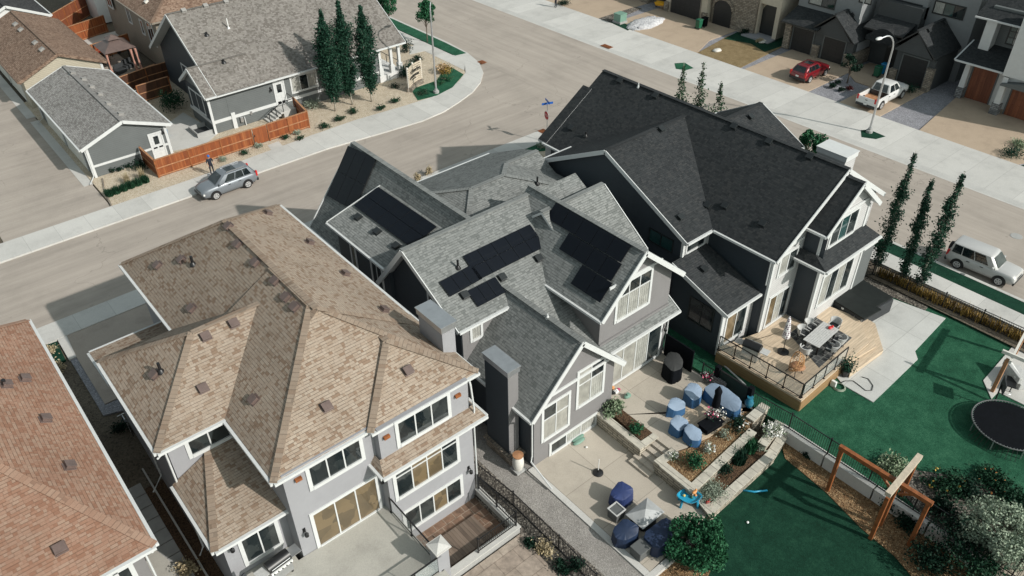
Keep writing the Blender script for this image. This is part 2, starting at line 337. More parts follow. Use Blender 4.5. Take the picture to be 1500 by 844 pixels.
    g['lf_straw'] = leafy('straw_blades', (.30, .24, .14), (.44, .37, .25))
    g['lf_maroon'] = leafy('maroon_leaves', (.03, .006, .006), (.09, .02, .02))
    g['lf_hosta'] = leafy('variegated_leaves', (.07, .12, .06), (.30, .36, .24), 6.0, c3=(.5, .54, .42))
    g['fl_white'] = plain('white_petals', (.75, .74, .70), .7, var=.1)
    g['fl_pink'] = plain('pink_petals', (.45, .06, .14), .7, var=.3, scale=12)
    g['fl_red'] = plain('red_petals', (.45, .02, .02), .7, var=.2)
    g['fl_orange'] = plain('orange_petals', (.62, .28, .10), .7, var=.25, scale=10)
    g['fl_peach'] = plain('peach_petals', (.58, .42, .27), .7, var=.2, scale=10)
    g['fl_yellow'] = plain('yellow_petals', (.70, .50, .12), .7, var=.2)
    g['cv_blue_t'] = plain('pale_blue_canvas', (.205, .27, .36), .75, var=.1, scale=2, bump=.2, bscale=6)  # cover tops, paler than the skirts
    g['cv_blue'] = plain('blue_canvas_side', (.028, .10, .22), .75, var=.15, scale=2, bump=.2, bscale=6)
    g['cv_navy'] = plain('navy_canvas', (.016, .032, .115), .6, var=.2, scale=2, bump=.25, bscale=6)
    g['cv_navy2'] = plain('dull_navy_canvas', (.010, .024, .062), .6, var=.2, scale=2, bump=.2, bscale=6)
    g['cv_grey'] = plain('light_grey_canvas', (.36, .37, .37), .6, var=.15, scale=2, bump=.3, bscale=5)
    g['cv_char'] = plain('charcoal_canvas', (.022, .023, .023), .75, var=.2, scale=2, bump=.25, bscale=6)
    g['cv_black'] = plain('black_canvas', (.005, .006, .008), .85, var=.2, bump=.2, bscale=8, spec=.08)
    g['wicker'] = plain('grey_wicker', (.10, .105, .105), .7, var=.35, scale=30, bump=.5, bscale=50)
    g['wicker_lt'] = plain('pale_grey_fabric', (.45, .45, .44), .8, var=.15, scale=10)
    g['cush_dk'] = plain('charcoal_cushion', (.03, .033, .036), .8, var=.25, scale=5)
    g['rattan'] = plain('tan_rattan', (.45, .24, .10), .6, var=.25, scale=12)
    g['pot'] = plain('grey_planter', (.10, .105, .105), .6, var=.15)
    g['tub'] = plain('hot_tub_cover_vinyl', (.016, .019, .018), .6, var=.2, scale=2, spec=.2)
    g['plastic_blue'] = plain('bright_blue_plastic', (.01, .20, .42), .35, var=.1)
    g['plastic_aqua'] = plain('aqua_plastic', (.02, .28, .45), .35, var=.12)
    g['plastic_green'] = plain('green_bin_plastic', (.015, .11, .06), .4, var=.1)
    g['util_green'] = plain('pale_green_cabinet', (.16, .28, .22), .5, var=.1)
    g['plastic_red'] = plain('red_plastic', (.50, .02, .02), .35, var=.1)
    g['plastic_yel'] = plain('yellow_plastic', (.75, .38, .02), .4, var=.1)
    g['plastic_wht'] = plain('white_plastic', (.70, .70, .68), .4, var=.08)
    g['brown_plastic'] = plain('brown_vent_plastic', (.12, .085, .075), .5, var=.2)
    g['solar'] = bricky('solar_cells', (.004, .006, .010), (.005, .007, .011), (.009, .011, .014), 1.65, 1.0, ms=.012, rough=.4, bump=0, nvar=.1); g['solar'].node_tree.nodes['Principled BSDF'].inputs['Specular IOR Level'].default_value = .15
    g['mesh_green'] = plain('dark_green_mesh', (.006, .022, .018), .8, var=.2)
    g['door_red'] = planks('red_brown_garage_door', [(.17, .050, .022), (.22, .07, .03), (.14, .04, .018)], .25, 0, gap_shade=.5)
    g['door_dark'] = lap('dark_garage_door', (.014, .014, .015), .5, .5)
    g['skin'] = plain('skin', (.45, .27, .19), .6, var=.05)
    g['cloth_navy'] = plain('dark_navy_clothes', (.015, .018, .03), .8, var=.2)
    g['cloth_blue'] = plain('blue_cap', (.03, .13, .42), .8, var=.1)
    g['cloth_red'] = plain('red_clothes', (.5, .03, .03), .8, var=.1)
    g['hair'] = plain('dark_hair', (.02, .015, .01), .7, var=.2)
    g['sign_red'] = plain('stop_sign_red', (.5, .012, .02), .4, var=0)
    g['sign_blue'] = plain('street_sign_blue', (.02, .11, .42), .4, var=0)
    g['umb_print'] = None
mats()

# ---------------------------------------------------------------- mesh builder
ORG = {}
def org(o):
    return ORG.get(o.name, Vector((0, 0, 0))) if o else Vector((0, 0, 0))
class MB:
    def __init__(s): s.v = []; s.f = []; s.m = []
    def add(s, vs, fs, m=0):
        o = len(s.v); s.v += [tuple(p) for p in vs]
        s.f += [tuple(i+o for i in f) for f in fs]; s.m += [m]*len(fs)
        return s
    def face(s, pts, m=0): return s.add(pts, [tuple(range(len(pts)))], m)
    def box(s, x0, x1, y0, y1, z0, z1, m=0):
        v = [(x, y, z) for z in (z0, z1) for y in (y0, y1) for x in (x0, x1)]
        return s.add(v, [(0, 2, 3, 1), (4, 5, 7, 6), (0, 1, 5, 4), (1, 3, 7, 5), (3, 2, 6, 7), (2, 0, 4, 6)], m)
    def obox(s, c, size, rz=0, m=0, taper=1.0, tilt=None):
        a, b, h = size[0]/2, size[1]/2, size[2]
        v = []
        for k, z in ((1, 0), (taper, h)):
            for y in (-b, b):
                for x in (-a, a): v.append(Vector((x*k, y*k, z)))
        M = Matrix.Rotation(rz, 4, 'Z')
        if tilt: M = M @ Matrix.Rotation(tilt[0], 4, tilt[1])
        c = Vector(c); v = [M @ q + c for q in v]
        return s.add(v, [(0, 2, 3, 1), (4, 5, 7, 6), (0, 1, 5, 4), (1, 3, 7, 5), (3, 2, 6, 7), (2, 0, 4, 6)], m)
    def bar(s, p, q, w, h, m=0, up=(0, 0, 1)):
        p, q = Vector(p), Vector(q); d = (q-p).normalized(); u = Vector(up)
        r = d.cross(u)
        if r.length < 1e-4: r = d.cross(Vector((0, 1, 0)))
        r.normalize(); u = r.cross(d).normalized()
        v = [e+r*a*w/2+u*b*h/2 for e in (p, q) for a, b in ((-1, -1), (1, -1), (1, 1), (-1, 1))]
        return s.add(v, [(3, 2, 1, 0), (4, 5, 6, 7), (0, 1, 5, 4), (1, 2, 6, 5), (2, 3, 7, 6), (3, 0, 4, 7)], m)
    def tube(s, pts, r, n=7, m=0, caps=True):
        pts = [Vector(p) for p in pts]; rs = r if isinstance(r, (list, tuple)) else [r]*len(pts)
        v = []; f = []; ref = Vector((.31, .17, .93))
        for i, p in enumerate(pts):
            d = (pts[min(i+1, len(pts)-1)]-pts[max(i-1, 0)]).normalized()
            a = d.cross(ref)
            if a.length < .1: a = d.cross(Vector((1, 0, 0)))
            a.normalize(); b = d.cross(a)
            for k in range(n):
                t = 2*PI*k/n; v.append(p+(a*math.cos(t)+b*math.sin(t))*rs[i])
        for i in range(len(pts)-1):
            for k in range(n): f.append((i*n+k, i*n+(k+1) % n, (i+1)*n+(k+1) % n, (i+1)*n+k))
        if caps: f += [tuple(range(n-1, -1, -1)), tuple((len(pts)-1)*n+k for k in range(n))]
        return s.add(v, f, m)
    def lathe(s, prof, c=(0, 0, 0), n=16, m=0, sx=1, sy=1):
        v = []; f = []
        for r, z in prof:
            for k in range(n):
                t = 2*PI*k/n; v.append((c[0]+r*sx*math.cos(t), c[1]+r*sy*math.sin(t), c[2]+z))
        for i in range(len(prof)-1):
            for k in range(n): f.append((i*n+k, i*n+(k+1) % n, (i+1)*n+(k+1) % n, (i+1)*n+k))
        f += [tuple(range(n-1, -1, -1)), tuple((len(prof)-1)*n+k for k in range(n))]
        return s.add(v, f, m)
    def prism(s, poly, z0, z1, m=0, mside=None):
        n = len(poly); a = sum(poly[i][0]*poly[(i+1) % n][1]-poly[(i+1) % n][0]*poly[i][1] for i in range(n))
        if a < 0: poly = poly[::-1]
        v = [(x, y, z0) for x, y in poly]+[(x, y, z1) for x, y in poly]
        s.add(v, [tuple(range(n-1, -1, -1)), tuple(range(n, 2*n))], m)
        s.add(v, [(i, (i+1) % n, n+(i+1) % n, n+i) for i in range(n)], m if mside is None else mside)
        return s
    def slab(s, pts, t, m=0, ms=1):
        """sloping plate: pts on top, t straight down"""
        n = len(pts); pts = [Vector(p) for p in pts]
        a = sum(pts[i].x*pts[(i+1) % n].y-pts[(i+1) % n].x*pts[i].y for i in range(n))
        if a < 0: pts = pts[::-1]
        v = pts+[p-Vector((0, 0, t)) for p in pts]
        s.add(v, [tuple(range(n))], m)
        s.add(v, [tuple(range(2*n-1, n-1, -1))]+[(i, n+i, n+(i+1) % n, (i+1) % n) for i in range(n)], ms)
        return s
    def extr(s, prof, vec, m=0):
        n = len(prof); vec = Vector(vec); a = [Vector(p) for p in prof]
        v = a+[p+vec for p in a]
        return s.add(v, [tuple(range(n-1, -1, -1)), tuple(range(n, 2*n))]+[(i, (i+1) % n, n+(i+1) % n, n+i) for i in range(n)], m)
    def ball(s, c, r, m=0, n=10, k=6, wob=0, rng=RN):
        rx, ry, rz = r if isinstance(r, tuple) else (r, r, r)
        v = [(c[0], c[1], c[2]-rz)]
        for i in range(1, k):
            t = -PI/2+PI*i/k
            for j in range(n):
                q = 1+rng.uniform(-wob, wob); a = 2*PI*j/n
                v.append((c[0]+rx*q*math.cos(t)*math.cos(a), c[1]+ry*q*math.cos(t)*math.sin(a), c[2]+rz*q*math.sin(t)))
        v.append((c[0], c[1], c[2]+rz)); T = len(v)-1; f = []
        for j in range(n):
            f.append((0, 1+(j+1) % n, 1+j)); f.append((T, T-n+j, T-n+(j+1) % n))
            for i in range(k-2): f.append((1+i*n+j, 1+i*n+(j+1) % n, 1+(i+1)*n+(j+1) % n, 1+(i+1)*n+j))
        return s.add(v, f, m)
    def leaf(s, p, size, rng, m=0, up=0.3, asp=.6):
        d = Vector((rng.gauss(0, 1), rng.gauss(0, 1), rng.gauss(up, .7))).normalized()
        e = d.cross(Vector((rng.gauss(0, 1), rng.gauss(0, 1), rng.gauss(0, 1)))).normalized()
        a = size*rng.uniform(.6, 1.25); p = Vector(p)
        return s.add([p-d*a*.5, p+e*a*asp*.5, p+d*a*.5, p-e*a*asp*.5], [(0, 1, 2, 3)], m)
    def blade(s, p, h, w, lean, rng, m=0):
        p = Vector(p); a = rng.uniform(0, 2*PI); o = Vector((math.cos(a), math.sin(a), 0))
        t = Vector((-o.y, o.x, 0))*w/2; q = p+o*lean*.4+Vector((0, 0, h*.65)); e = p+o*lean+Vector((0, 0, h))
        return s.add([p-t, p+t, q+t*.8, q-t*.8, e], [(0, 1, 2, 3), (3, 2, 4)], m)
    def build(s, name, mat, parent=None, smooth=False, local=False, fix=True, bevel=0, auto=None):
        me = bpy.data.meshes.new(name)
        off = Vector((0, 0, 0)) if local else org(parent)
        v = s.v if off.length == 0 else [(x-off.x, y-off.y, z-off.z) for x, y, z in s.v]
        me.from_pydata(v, [], s.f)
        for q in (mat if isinstance(mat, (list, tuple)) else [mat]): me.materials.append(MT[q] if isinstance(q, str) else q)
        me.polygons.foreach_set('material_index', s.m)
        if fix or bevel:
            bm = bmesh.new(); bm.from_mesh(me)
            if bevel: bmesh.ops.bevel(bm, geom=[e for e in bm.edges if len(e.link_faces) == 2 and e.calc_face_angle(0) > .5], offset=bevel, segments=2, affect='EDGES', profile=.6)
            bmesh.ops.recalc_face_normals(bm, faces=bm.faces); bm.to_mesh(me); bm.free()
        uv = me.uv_layers.new(name='UVMap').data
        for p in me.polygons:
            n = p.normal
            if abs(n.z) > .995: t = Vector((1, 0, 0)); w = Vector((0, 1, 0))
            else:
                t = Vector((-n.y, n.x, 0)).normalized(); w = n.cross(t)
                if w.z < 0: w = -w
            for li in p.loop_indices:
                q = Vector(me.vertices[me.loops[li].vertex_index].co)+off
                uv[li].uv = (q.dot(t), q.dot(w))
        if smooth: me.polygons.foreach_set('use_smooth', [True]*len(me.polygons))
        if auto is not None:
            me.polygons.foreach_set('use_smooth', [True]*len(me.polygons)); me.set_sharp_from_angle(angle=rad(auto))
        o = bpy.data.objects.new(name, me); COL.objects.link(o)
        if parent: o.parent = parent
        ORG[o.name] = off if parent else Vector((0, 0, 0))
        return o

def thing(name, label, cat, loc=(0, 0, 0), group=None):
    o = bpy.data.objects.new(name, None); COL.objects.link(o); o.location = loc; o.empty_display_size = .3
    ORG[o.name] = Vector(loc); return tag(o, label, cat, group)
def tag(o, label, cat, group=None):
    o['label'] = label; o['category'] = cat
    if group: o['group'] = group
    return o
def struct(o): o['kind'] = 'structure'; return o
def one(mb, name, mat, label, cat, group=None, **kw):
    """a thing that is a single mesh: its origin is put at its base"""
    xs = [p[0] for p in mb.v]; ys = [p[1] for p in mb.v]; zs = [p[2] for p in mb.v]
    c = ((min(xs)+max(xs))/2, (min(ys)+max(ys))/2, min(zs))
    mb.v = [(x-c[0], y-c[1], z-c[2]) for x, y, z in mb.v]
    o = mb.build(name, mat, None, **kw); o.location = c
    return tag(o, label, cat, group)
def copy_thing(o, loc, rz=0, label=None, scale=None, group=None):
    def rec(a, par):
        c = a.copy(); COL.objects.link(c)
        if par: c.parent = par
        for ch in a.children: rec(ch, c)
        return c
    c = rec(o, None); c.location = loc; c.rotation_euler = (0, 0, rz)
    if scale: c.scale = (scale,)*3 if not isinstance(scale, tuple) else scale
    if label: c['label'] = label
    if group: c['group'] = group
    return c
# ================================================================ GROUND, STREETS, LAWNS
def sheet(name, pts, z, mat, t=.25, kind='structure'):
    mb = MB(); mb.prism([(p[0], p[1]) for p in pts], z-t, z)
    o = mb.build(name, mat); o['kind'] = kind; return o
def px(z, *uv): return [P2(u, v, z) for u, v in uv]

ZL, ZU, ZG, ZD = -.60, .20, -.85, -.20      # lower patio, upper patio, lawn behind the grey house, lawn behind the dark house
g = MB()
B = 500
g.face([(-B, 34, -.06), (B, 34, -.06), (B, B, -.06), (-B, B, -.06)])
g.face([(44.6, -B, -.06), (B, -B, -.06), (B, 34, -.06), (44.6, 34, -.06)])
g.face([(-B, 25, -1.0), (44.6, 25, -1.0), (44.6, 34, -.06), (-B, 34, -.06)])
g.face([(-B, -B, -1.0), (44.6, -B, -1.0), (44.6, 25, -1.0), (-B, 25, -1.0)])
struct(g.build('ground', 'earth'))

road = MB()
corner_nw = [(27, 56.5), (32, 55.95), (36, 55.6), (38.6, 55.9), (41, 56.7), (43.2, 57.6), (45.2, 58.9), (47, 60.7), (48.3, 63), (49.1, 66), (49.4, 70)]
corner_sw = [(49.3, 36), (49.2, 39.5), (48.6, 42.5), (47.2, 45), (45, 46.6), (42, 47.2)]
road.prism([(-60, 56.5)]+corner_nw+[(49.4, 160), (61.2, 160), (61.2, -60), (49.3, -60)]+corner_sw+[(-60, 47.35)], -.3, 0)
struct(road.build('street', 'asphalt'))
sheet('alley', [(2.43, 58.9), (9.85, 58.9), (9.85, 160), (2.43, 160)], .03, 'asphalt')
sheet('sidewalk', [(-60, 56.5)]+corner_nw+[(49.4, 160), (49.15, 160), (49.1, 70), (48.6, 65.5), (46.9, 63.6), (45.6, 61.8), (43.9, 60.6), (42, 59.7), (39.6, 59.2), (36.5, 59.3), (31.7, 59.7), (27, 59.6), (16, 59.0), (-60, 58.95)], .12, 'concrete')
sheet('sidewalk', [(45.9, 62.4), (46.9, 63.6), (47.5, 65), (47.6, 160), (46.2, 160), (46.0, 70)], .116, 'concrete_y')
sheet('sidewalk', [(46.8, 63.2), (48.35, 63.2), (49.15, 66.3), (49.05, 70), (48.8, 66.2), (47.4, 66.5)], .118, 'concrete_c')
sheet('boulevard_grass', [(47.6, 66.2), (48.9, 66), (49.1, 70), (49.15, 160), (47.6, 160)], .13, 'grass')
sheet('sidewalk', [(-60, 47.35), (42, 47.2), (45, 46.6), (47.2, 45), (48.6, 42.5), (47.3, 41), (45.6, 43.3), (43.5, 44.7), (41, 45.4), (-60, 45.45)], .12, 'concrete')
sheet('sidewalk', [(49.3, 36), (49.2, 39.5), (48.6, 42.5), (47.3, 41), (47.75, 38.5), (47.8, 36)], .116, 'concrete_y')
sheet('sidewalk', [(46.3, 36), (47.8, 36), (47.85, -60), (46.3, -60)], .12, 'concrete_y')
sheet('boulevard_grass', [(47.85, 36), (49.1, 36), (49.1, -60), (47.87, -60)], .10, 'grass_dk')
sheet('kerb', [(49.1, 36), (49.35, 36), (49.35, -60), (49.1, -60)], .12, 'concrete_y')
sheet('sidewalk', [(61.2, 160), (67, 160), (67, -60), (61.2, -60)], .12, 'concrete_y')
kb = MB(); kb.add([(60.7, 160, .004), (60.7, -60, .004), (61.2, -60, .121), (61.2, 160, .121)], [(0, 1, 2, 3)]); struct(kb.build('kerb', 'concrete_c'))
sheet('gutter_strip', [(61.2, 160), (61.2, -60), (60.55, -60), (60.55, 160)], .006, 'concrete_c', .1)
# small green triangles in the pavement
sheet('boulevard_grass', px(.12, (988, 93), (1003, 92), (1016, 100), (1004, 103), (990, 101)), .135, 'grass')
sheet('boulevard_grass', px(.12, (1261, 191), (1273, 190), (1297, 200), (1283, 204), (1262, 201)), .135, 'grass_dk')

# lots across the wide street
sheet('front_yard', [(67, 160), (130, 160), (130, -60), (67, -60)], .02, 'gravel_blue')
sheet('driveway', [(67, 74), (78, 74), (78, 64.5), (67, 64.5)], .10, 'drive')
sheet('driveway', px(.1, (867, 22), (905, 5), (940, 12), (890, 33)), .095, 'rock_dark')
sheet('driveway', [(67, 62.3), (76.5, 62.3), (76.5, 51.4), (71, 51.4), (67, 49.9)], .10, 'drive')
sheet('parched_lawn', px(.1, (1019, 79), (1068, 52), (1150, 54), (1150, 66), (1084, 99)), .11, 'grass_dead')
sheet('front_bed', px(.12, (1060, 57), (1080, 47), (1150, 53), (1150, 66), (1120, 76), (1100, 64)), .125, 'grass_dk')
sheet('driveway', [(67, 43.9), (76, 43.9), (76, 36.6), (67, 36.6)], .10, 'drive')
sheet('driveway', [(67, 33.3), (78, 33.3), (78, 29.3), (67, 29.3)], .10, 'drive')
sheet('driveway', [(78, 36.6), (74, 36.6), (72.5, 34.9), (72.5, 33.3), (78, 33.3)], .095, 'drive')
sheet('driveway', [(67, 25.6), (77, 26.9), (77, 12), (69.5, 16.5), (67, 17.5)], .10, 'drive')
sheet('front_bed', [(67, 17.2), (69.5, 16.2), (76, 12.2), (76, -10), (67, -10)], .10, 'grass_dk')

# the corner lot behind the orange fence
sheet('gravel_bed', [(9.95, 58.95), (16, 59.0), (27, 59.6), (31.7, 59.7), (36.5, 59.3), (39.6, 59.2), (42, 59.7), (43.9, 60.6), (45.6, 61.8), (45.9, 62.4), (46, 70), (46, 84), (9.95, 84)], .10, 'gravel_tan')
sheet('corner_lawn', px(.12, (602, 131), (640, 118), (655, 95), (679, 109), (663, 128), (640, 140), (612, 147)), .13, 'grass')
sheet('front_walk', px(.12, (600, 68), (630, 66), (634, 72), (600, 80)), .125, 'concrete_c')
sheet('side_pad', px(.1, (232, 192), (268, 165), (320, 195), (300, 212), (250, 222)), .115, 'concrete_c')
sheet('garage_apron', [(9.25, 63.6), (10, 63.6), (10, 79), (9.25, 79)], .05, 'concrete_c', .1)
sheet('garage_apron', [(9.2, 80), (10, 80), (10, 100), (9.2, 100)], .05, 'concrete_c', .1)
sheet('gate_path', px(.1, (392, 213), (408, 207), (421, 222), (402, 226)), .115, 'concrete_c')
sheet('back_yard', [(17.4, 66.5), (21, 66.5), (21, 110), (17.4, 110)], .09, 'drive_grey')
sheet('back_yard_path', px(.1, (118, 58), (185, 42), (190, 50), (127, 66)), .105, 'concrete_c')

# in front of the tan house
sheet('driveway', [(2.6, 45.45), (8.6, 45.45), (8.6, 38), (2.6, 38)], .08, 'drive_grey')
sheet('front_walk', px(.08, (82, 494), (97, 490), (112, 523), (101, 527)), .10, 'concrete_c')
sheet('lane_paving', px(-.05, (97, 497), (122, 490), (134, 512), (190, 600), (152, 610), (103, 528)), .03, 'gravel_blue')
sheet('front_lawn', px(.08, (66, 506), (83, 500), (96, 527), (80, 535)), .085, 'grass_dk')
sheet('front_bed', px(.08, (232, 448), (246, 443), (262, 480), (232, 480)), .085, 'soil')
sheet('front_bed', [(8.7, 45.4), (42, 45.4), (42, 38), (8.7, 38)], .05, 'gravel_tan')
sheet('corner_lawn', px(.05, (765, 215), (800, 205), (806, 212), (812, 220), (770, 224)), .09, 'grass')
# side lane between the left house and the tan house, dark ground colour adds to its shade
sheet('side_lane', [(-.5, 38), (5.6, 38), (5.6, 2), (-.5, 2)], -.35, 'soil', .8)
st = MB()
for k in range(17):
    y = 33.5-k*.86; st.box(1.35, 2.15, y, y+.80, -.36, -.30)
struct(st.build('stepping_path', 'foundation'))
sheet('path_edging', [(2.52, 36), (2.6, 36), (2.6, 8), (2.52, 8)], -.22, 'concrete_c', .4)
sheet('rear_slab', px(-.3, (222, 800), (258, 830), (262, 850), (235, 860), (205, 850)), -.28, 'patio_t', .2)

# between the tan and grey houses
sheet('rock_bed', [(14.35, 26), (15.75, 26), (15.95, 14.5), (16.2, 4), (14.3, 4)], -.42, 'rock_dark', .8)
sheet('gravel_path', [(15.75, 30), (17.8, 30), (17.8, 3), (16.2, 3), (15.95, 14.5)], ZL-.06, 'gravel', .6)
sheet('stamped_patio', [(14.55, 17.2), (14.2, 11), (15.4, 4), (6, 4), (6, 17.2)], -.36, 'stamped', .7)

# behind the grey house
lowp = px(ZL, (782, 687), (950, 841), (1003, 765), (1050, 755))+[(24.2, 14.5), (24.2, 19.9)]
sheet('lower_patio', [(17.75, 19.95), (17.75, 12.05), (20.95, 12.3), (22.1, 12.35), (24.4, 12.6), (24.4, 19.95)], ZL, 'patio', .4)
ed = MB(); ed.box(17.42, 17.74, 12.05, 19.95, ZL-.4, ZL+.012); ed.box(17.42, 21.0, 11.75, 12.04, ZL-.4, ZL+.011)
struct(ed.build('patio_edging', 'concrete_c'))
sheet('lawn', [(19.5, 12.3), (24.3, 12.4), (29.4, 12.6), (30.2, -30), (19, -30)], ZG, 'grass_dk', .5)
mul = px(ZG, (950, 843), (985, 812), (1010, 815), (1050, 815), (1035, 850), (1000, 870), (940, 870))
sheet('mulch_bed', mul, ZG+.03, 'bark')
sheet('mulch_bed', px(ZG, (1143, 645), (1160, 640), (1225, 682), (1300, 728), (1360, 780), (1470, 850), (1340, 850), (1310, 815), (1262, 775), (1210, 722), (1172, 690), (1150, 672)), ZG+.035, 'bark')
UP = px(ZU, (880, 596), (893, 568), (1000, 538), (1012, 548), (1050, 575), (1118, 602), (1102, 594), (1012, 652), (984, 664), (939, 640))
sheet('upper_patio', [(22.35, 20.9), (28.6, 20.9), (28.7, 14.6), P2(1101, 596, ZU), P2(1012, 652, ZU), (23.3, 15.6), (23.3, 17.1), (22.85, 17.2), P2(896, 606, ZU), (22.95, 19.2)], ZU, 'patio', .85)
sheet('patio_boards', px(ZU, (985, 598), (1040, 566), (1088, 600), (1040, 640), (1022, 648), (1000, 625)), ZU+.012, 'deckwood', .05)
# behind the dark house
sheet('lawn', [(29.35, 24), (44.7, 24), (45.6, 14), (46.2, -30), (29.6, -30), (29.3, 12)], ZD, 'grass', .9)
sheet('pale_patio', px(ZD, (1235, 565), (1215, 540), (1270, 450), (1303, 437), (1385, 467), (1340, 515), (1344, 527), (1279, 590)), ZD+.05, 'patio_d', .2)
sheet('mulch_bed', px(ZD, (1240, 395), (1262, 372), (1300, 395), (1372, 437), (1355, 455), (1305, 435), (1270, 415)), ZD+.03, 'rock_dark', .2)
sheet('side_gravel', [(24.5, 26), (30.6, 26), (29.3, 17.5), (28.7, 16), (28.7, 21)], ZL+.2, 'gravel', .6)
sheet('mulch_bed', px(ZD, (1285, 683), (1310, 676), (1345, 690), (1400, 697), (1470, 720), (1530, 790), (1500, 850), (1440, 840), (1370, 775)), ZD+.03, 'rock_dark', .2)
sheet('pale_patio', px(ZD, (1440, 558), (1452, 585), (1462, 575), (1500, 594), (1560, 620), (1600, 560), (1530, 480), (1490, 500)), ZD+.05, 'concrete_c', .2)
sheet('corner_paving', px(ZD, (1432, 842), (1462, 810), (1500, 770), (1560, 800), (1500, 900)), ZD+.06, 'wallblock', .2)
# ================================================================ HOUSES
def trims(par, name, mat, boxes=(), bars=()):
    for b in boxes: MB().box(*b).build(name, mat, par)
    for b in bars: MB().bar(*b).build(name, mat, par)
class House:
    def __init__(h, name, label, cat, loc, walls, roofmat, trim='white', group=None):
        h.root = thing(name, label, cat, loc, group); h.roof = MB(); h.wall = MB(); h.gut = []; h.fas = []
        h.walls = walls; h.rm = roofmat; h.trim = trim; h.planes = []; h.roofo = None
    def plane(h, pts, t=.16):
        h.roof.slab(pts, t, 0, 1); h.planes.append([Vector(p) for p in pts])
    def cap(h, p, q): 
        p, q = Vector(p), Vector(q); d = (q-p).normalized()
        h.roof.bar(p+Vector((0, 0, .02)), q+Vector((0, 0, .02)), .3, .022, 2)
    def gutter(h, p, q, out, r=.065):
        o = Vector((out[0], out[1], 0))*.07; p, q = Vector(p)+o, Vector(q)+o
        dz = Vector((0, 0, -.07)); h.gut.append(MB().bar(p+dz, q+dz, .12, .13, 0))
    def rake(h, p, q, out):
        o = Vector((out[0], out[1], 0))*.03; h.fas.append(MB().bar(Vector(p)+o+Vector((0, 0, -.10)), Vector(q)+o+Vector((0, 0, -.10)), .05, .26, 0))
    def mass(h, x0, x1, y0, y1, z0, ze, zr, axis='y', rc=None, r0=None, r1=None, ov=.45, oe=.35, wm=0, gm=None, walls=True, zA=None, zB=None, gut='ab01', caps=True, t=.16):
        c0, c1, a0, a1 = (x0, x1, y0, y1) if axis == 'y' else (y0, y1, x0, x1)
        pt = (lambda c, a, z: Vector((c, a, z))) if axis == 'y' else (lambda c, a, z: Vector((a, c, z)))
        dr = (lambda c, a: (c, a)) if axis == 'y' else (lambda c, a: (a, c))
        rc = (c0+c1)/2 if rc is None else rc
        zA = ze if zA is None else zA; zB = ze if zB is None else zB
        h0, h1 = r0 is not None, r1 is not None
        e0 = a0 if r0 is None else r0; e1 = a1 if r1 is None else r1
        h.plane([pt(c0, a0, zA), pt(c0, a1, zA), pt(rc, e1, zr), pt(rc, e0, zr)], t)
        h.plane([pt(c1, a0, zB), pt(c1, a1, zB), pt(rc, e1, zr), pt(rc, e0, zr)], t)
        if h0: h.plane([pt(c0, a0, zA), pt(c1, a0, zB), pt(rc, e0, zr)], t)
        if h1: h.plane([pt(c0, a1, zA), pt(c1, a1, zB), pt(rc, e1, zr)], t)
        if caps:
            h.cap(pt(rc, e0, zr), pt(rc, e1, zr))
            if h0: h.cap(pt(c0, a0, zA), pt(rc, e0, zr)); h.cap(pt(c1, a0, zB), pt(rc, e0, zr))
            if h1: h.cap(pt(c0, a1, zA), pt(rc, e1, zr)); h.cap(pt(c1, a1, zB), pt(rc, e1, zr))
        if 'a' in gut: h.gutter(pt(c0, a0, zA), pt(c0, a1, zA), dr(-1, 0))
        if 'b' in gut: h.gutter(pt(c1, a0, zB), pt(c1, a1, zB), dr(1, 0))
        for k, (hip, a, s) in enumerate(((h0, a0, -1), (h1, a1, 1))):
            if str(k) not in gut: continue
            if hip: h.gutter(pt(c0, a, zA), pt(c1, a, zB), dr(0, s))
            else:
                h.rake(pt(c0, a, zA), pt(rc, a, zr), dr(0, s)); h.rake(pt(rc, a, zr), pt(c1, a, zB), dr(0, s))
        if not walls: return
        pA = (zr-zA)/(rc-c0); pB = (zr-zB)/(c1-rc); tA = zA+ov*pA-t-.02; tB = zB+ov*pB-t-.02
        i0 = a0+(ov if h0 else oe); i1 = a1-(ov if h1 else oe); top = min(tA, tB)
        if not h0 and not h1:
            pr = [pt(c0+ov, i0, z0), pt(c1-ov, i0, z0), pt(c1-ov, i0, tB), pt(rc, i0, zr-t-.03), pt(c0+ov, i0, tA)]
            h.wall.extr(pr, pt(0, i1-i0, 0), wm)
        else:
            q0, q1 = pt(c0+ov, i0, 0), pt(c1-ov, i1, 0)
            h.wall.box(min(q0.x, q1.x), max(q0.x, q1.x), min(q0.y, q1.y), max(q0.y, q1.y), z0, top, wm)
            for hip, i, s in ((h0, i0, 1), (h1, i1, -1)):
                if hip: continue
                pr = [pt(c0+ov+.01, i+.003*s, top), pt(c1-ov-.01, i+.003*s, top), pt(rc, i+.003*s, zr-t-.03)]
                h.wall.extr(pr, pt(0, .2*s, 0), wm if gm is None else gm)
    def done(h):
        h.wallo = h.wall.build('wall', h.walls, h.root)
        if h.roof.v: h.roofo = h.roof.build('roof', [h.rm, h.trim, h.rm+'_cap'], h.root)
        for g in h.gut: g.build('gutter', h.trim, h.roofo)
        for g in h.fas: g.build('fascia', h.trim, h.roofo)
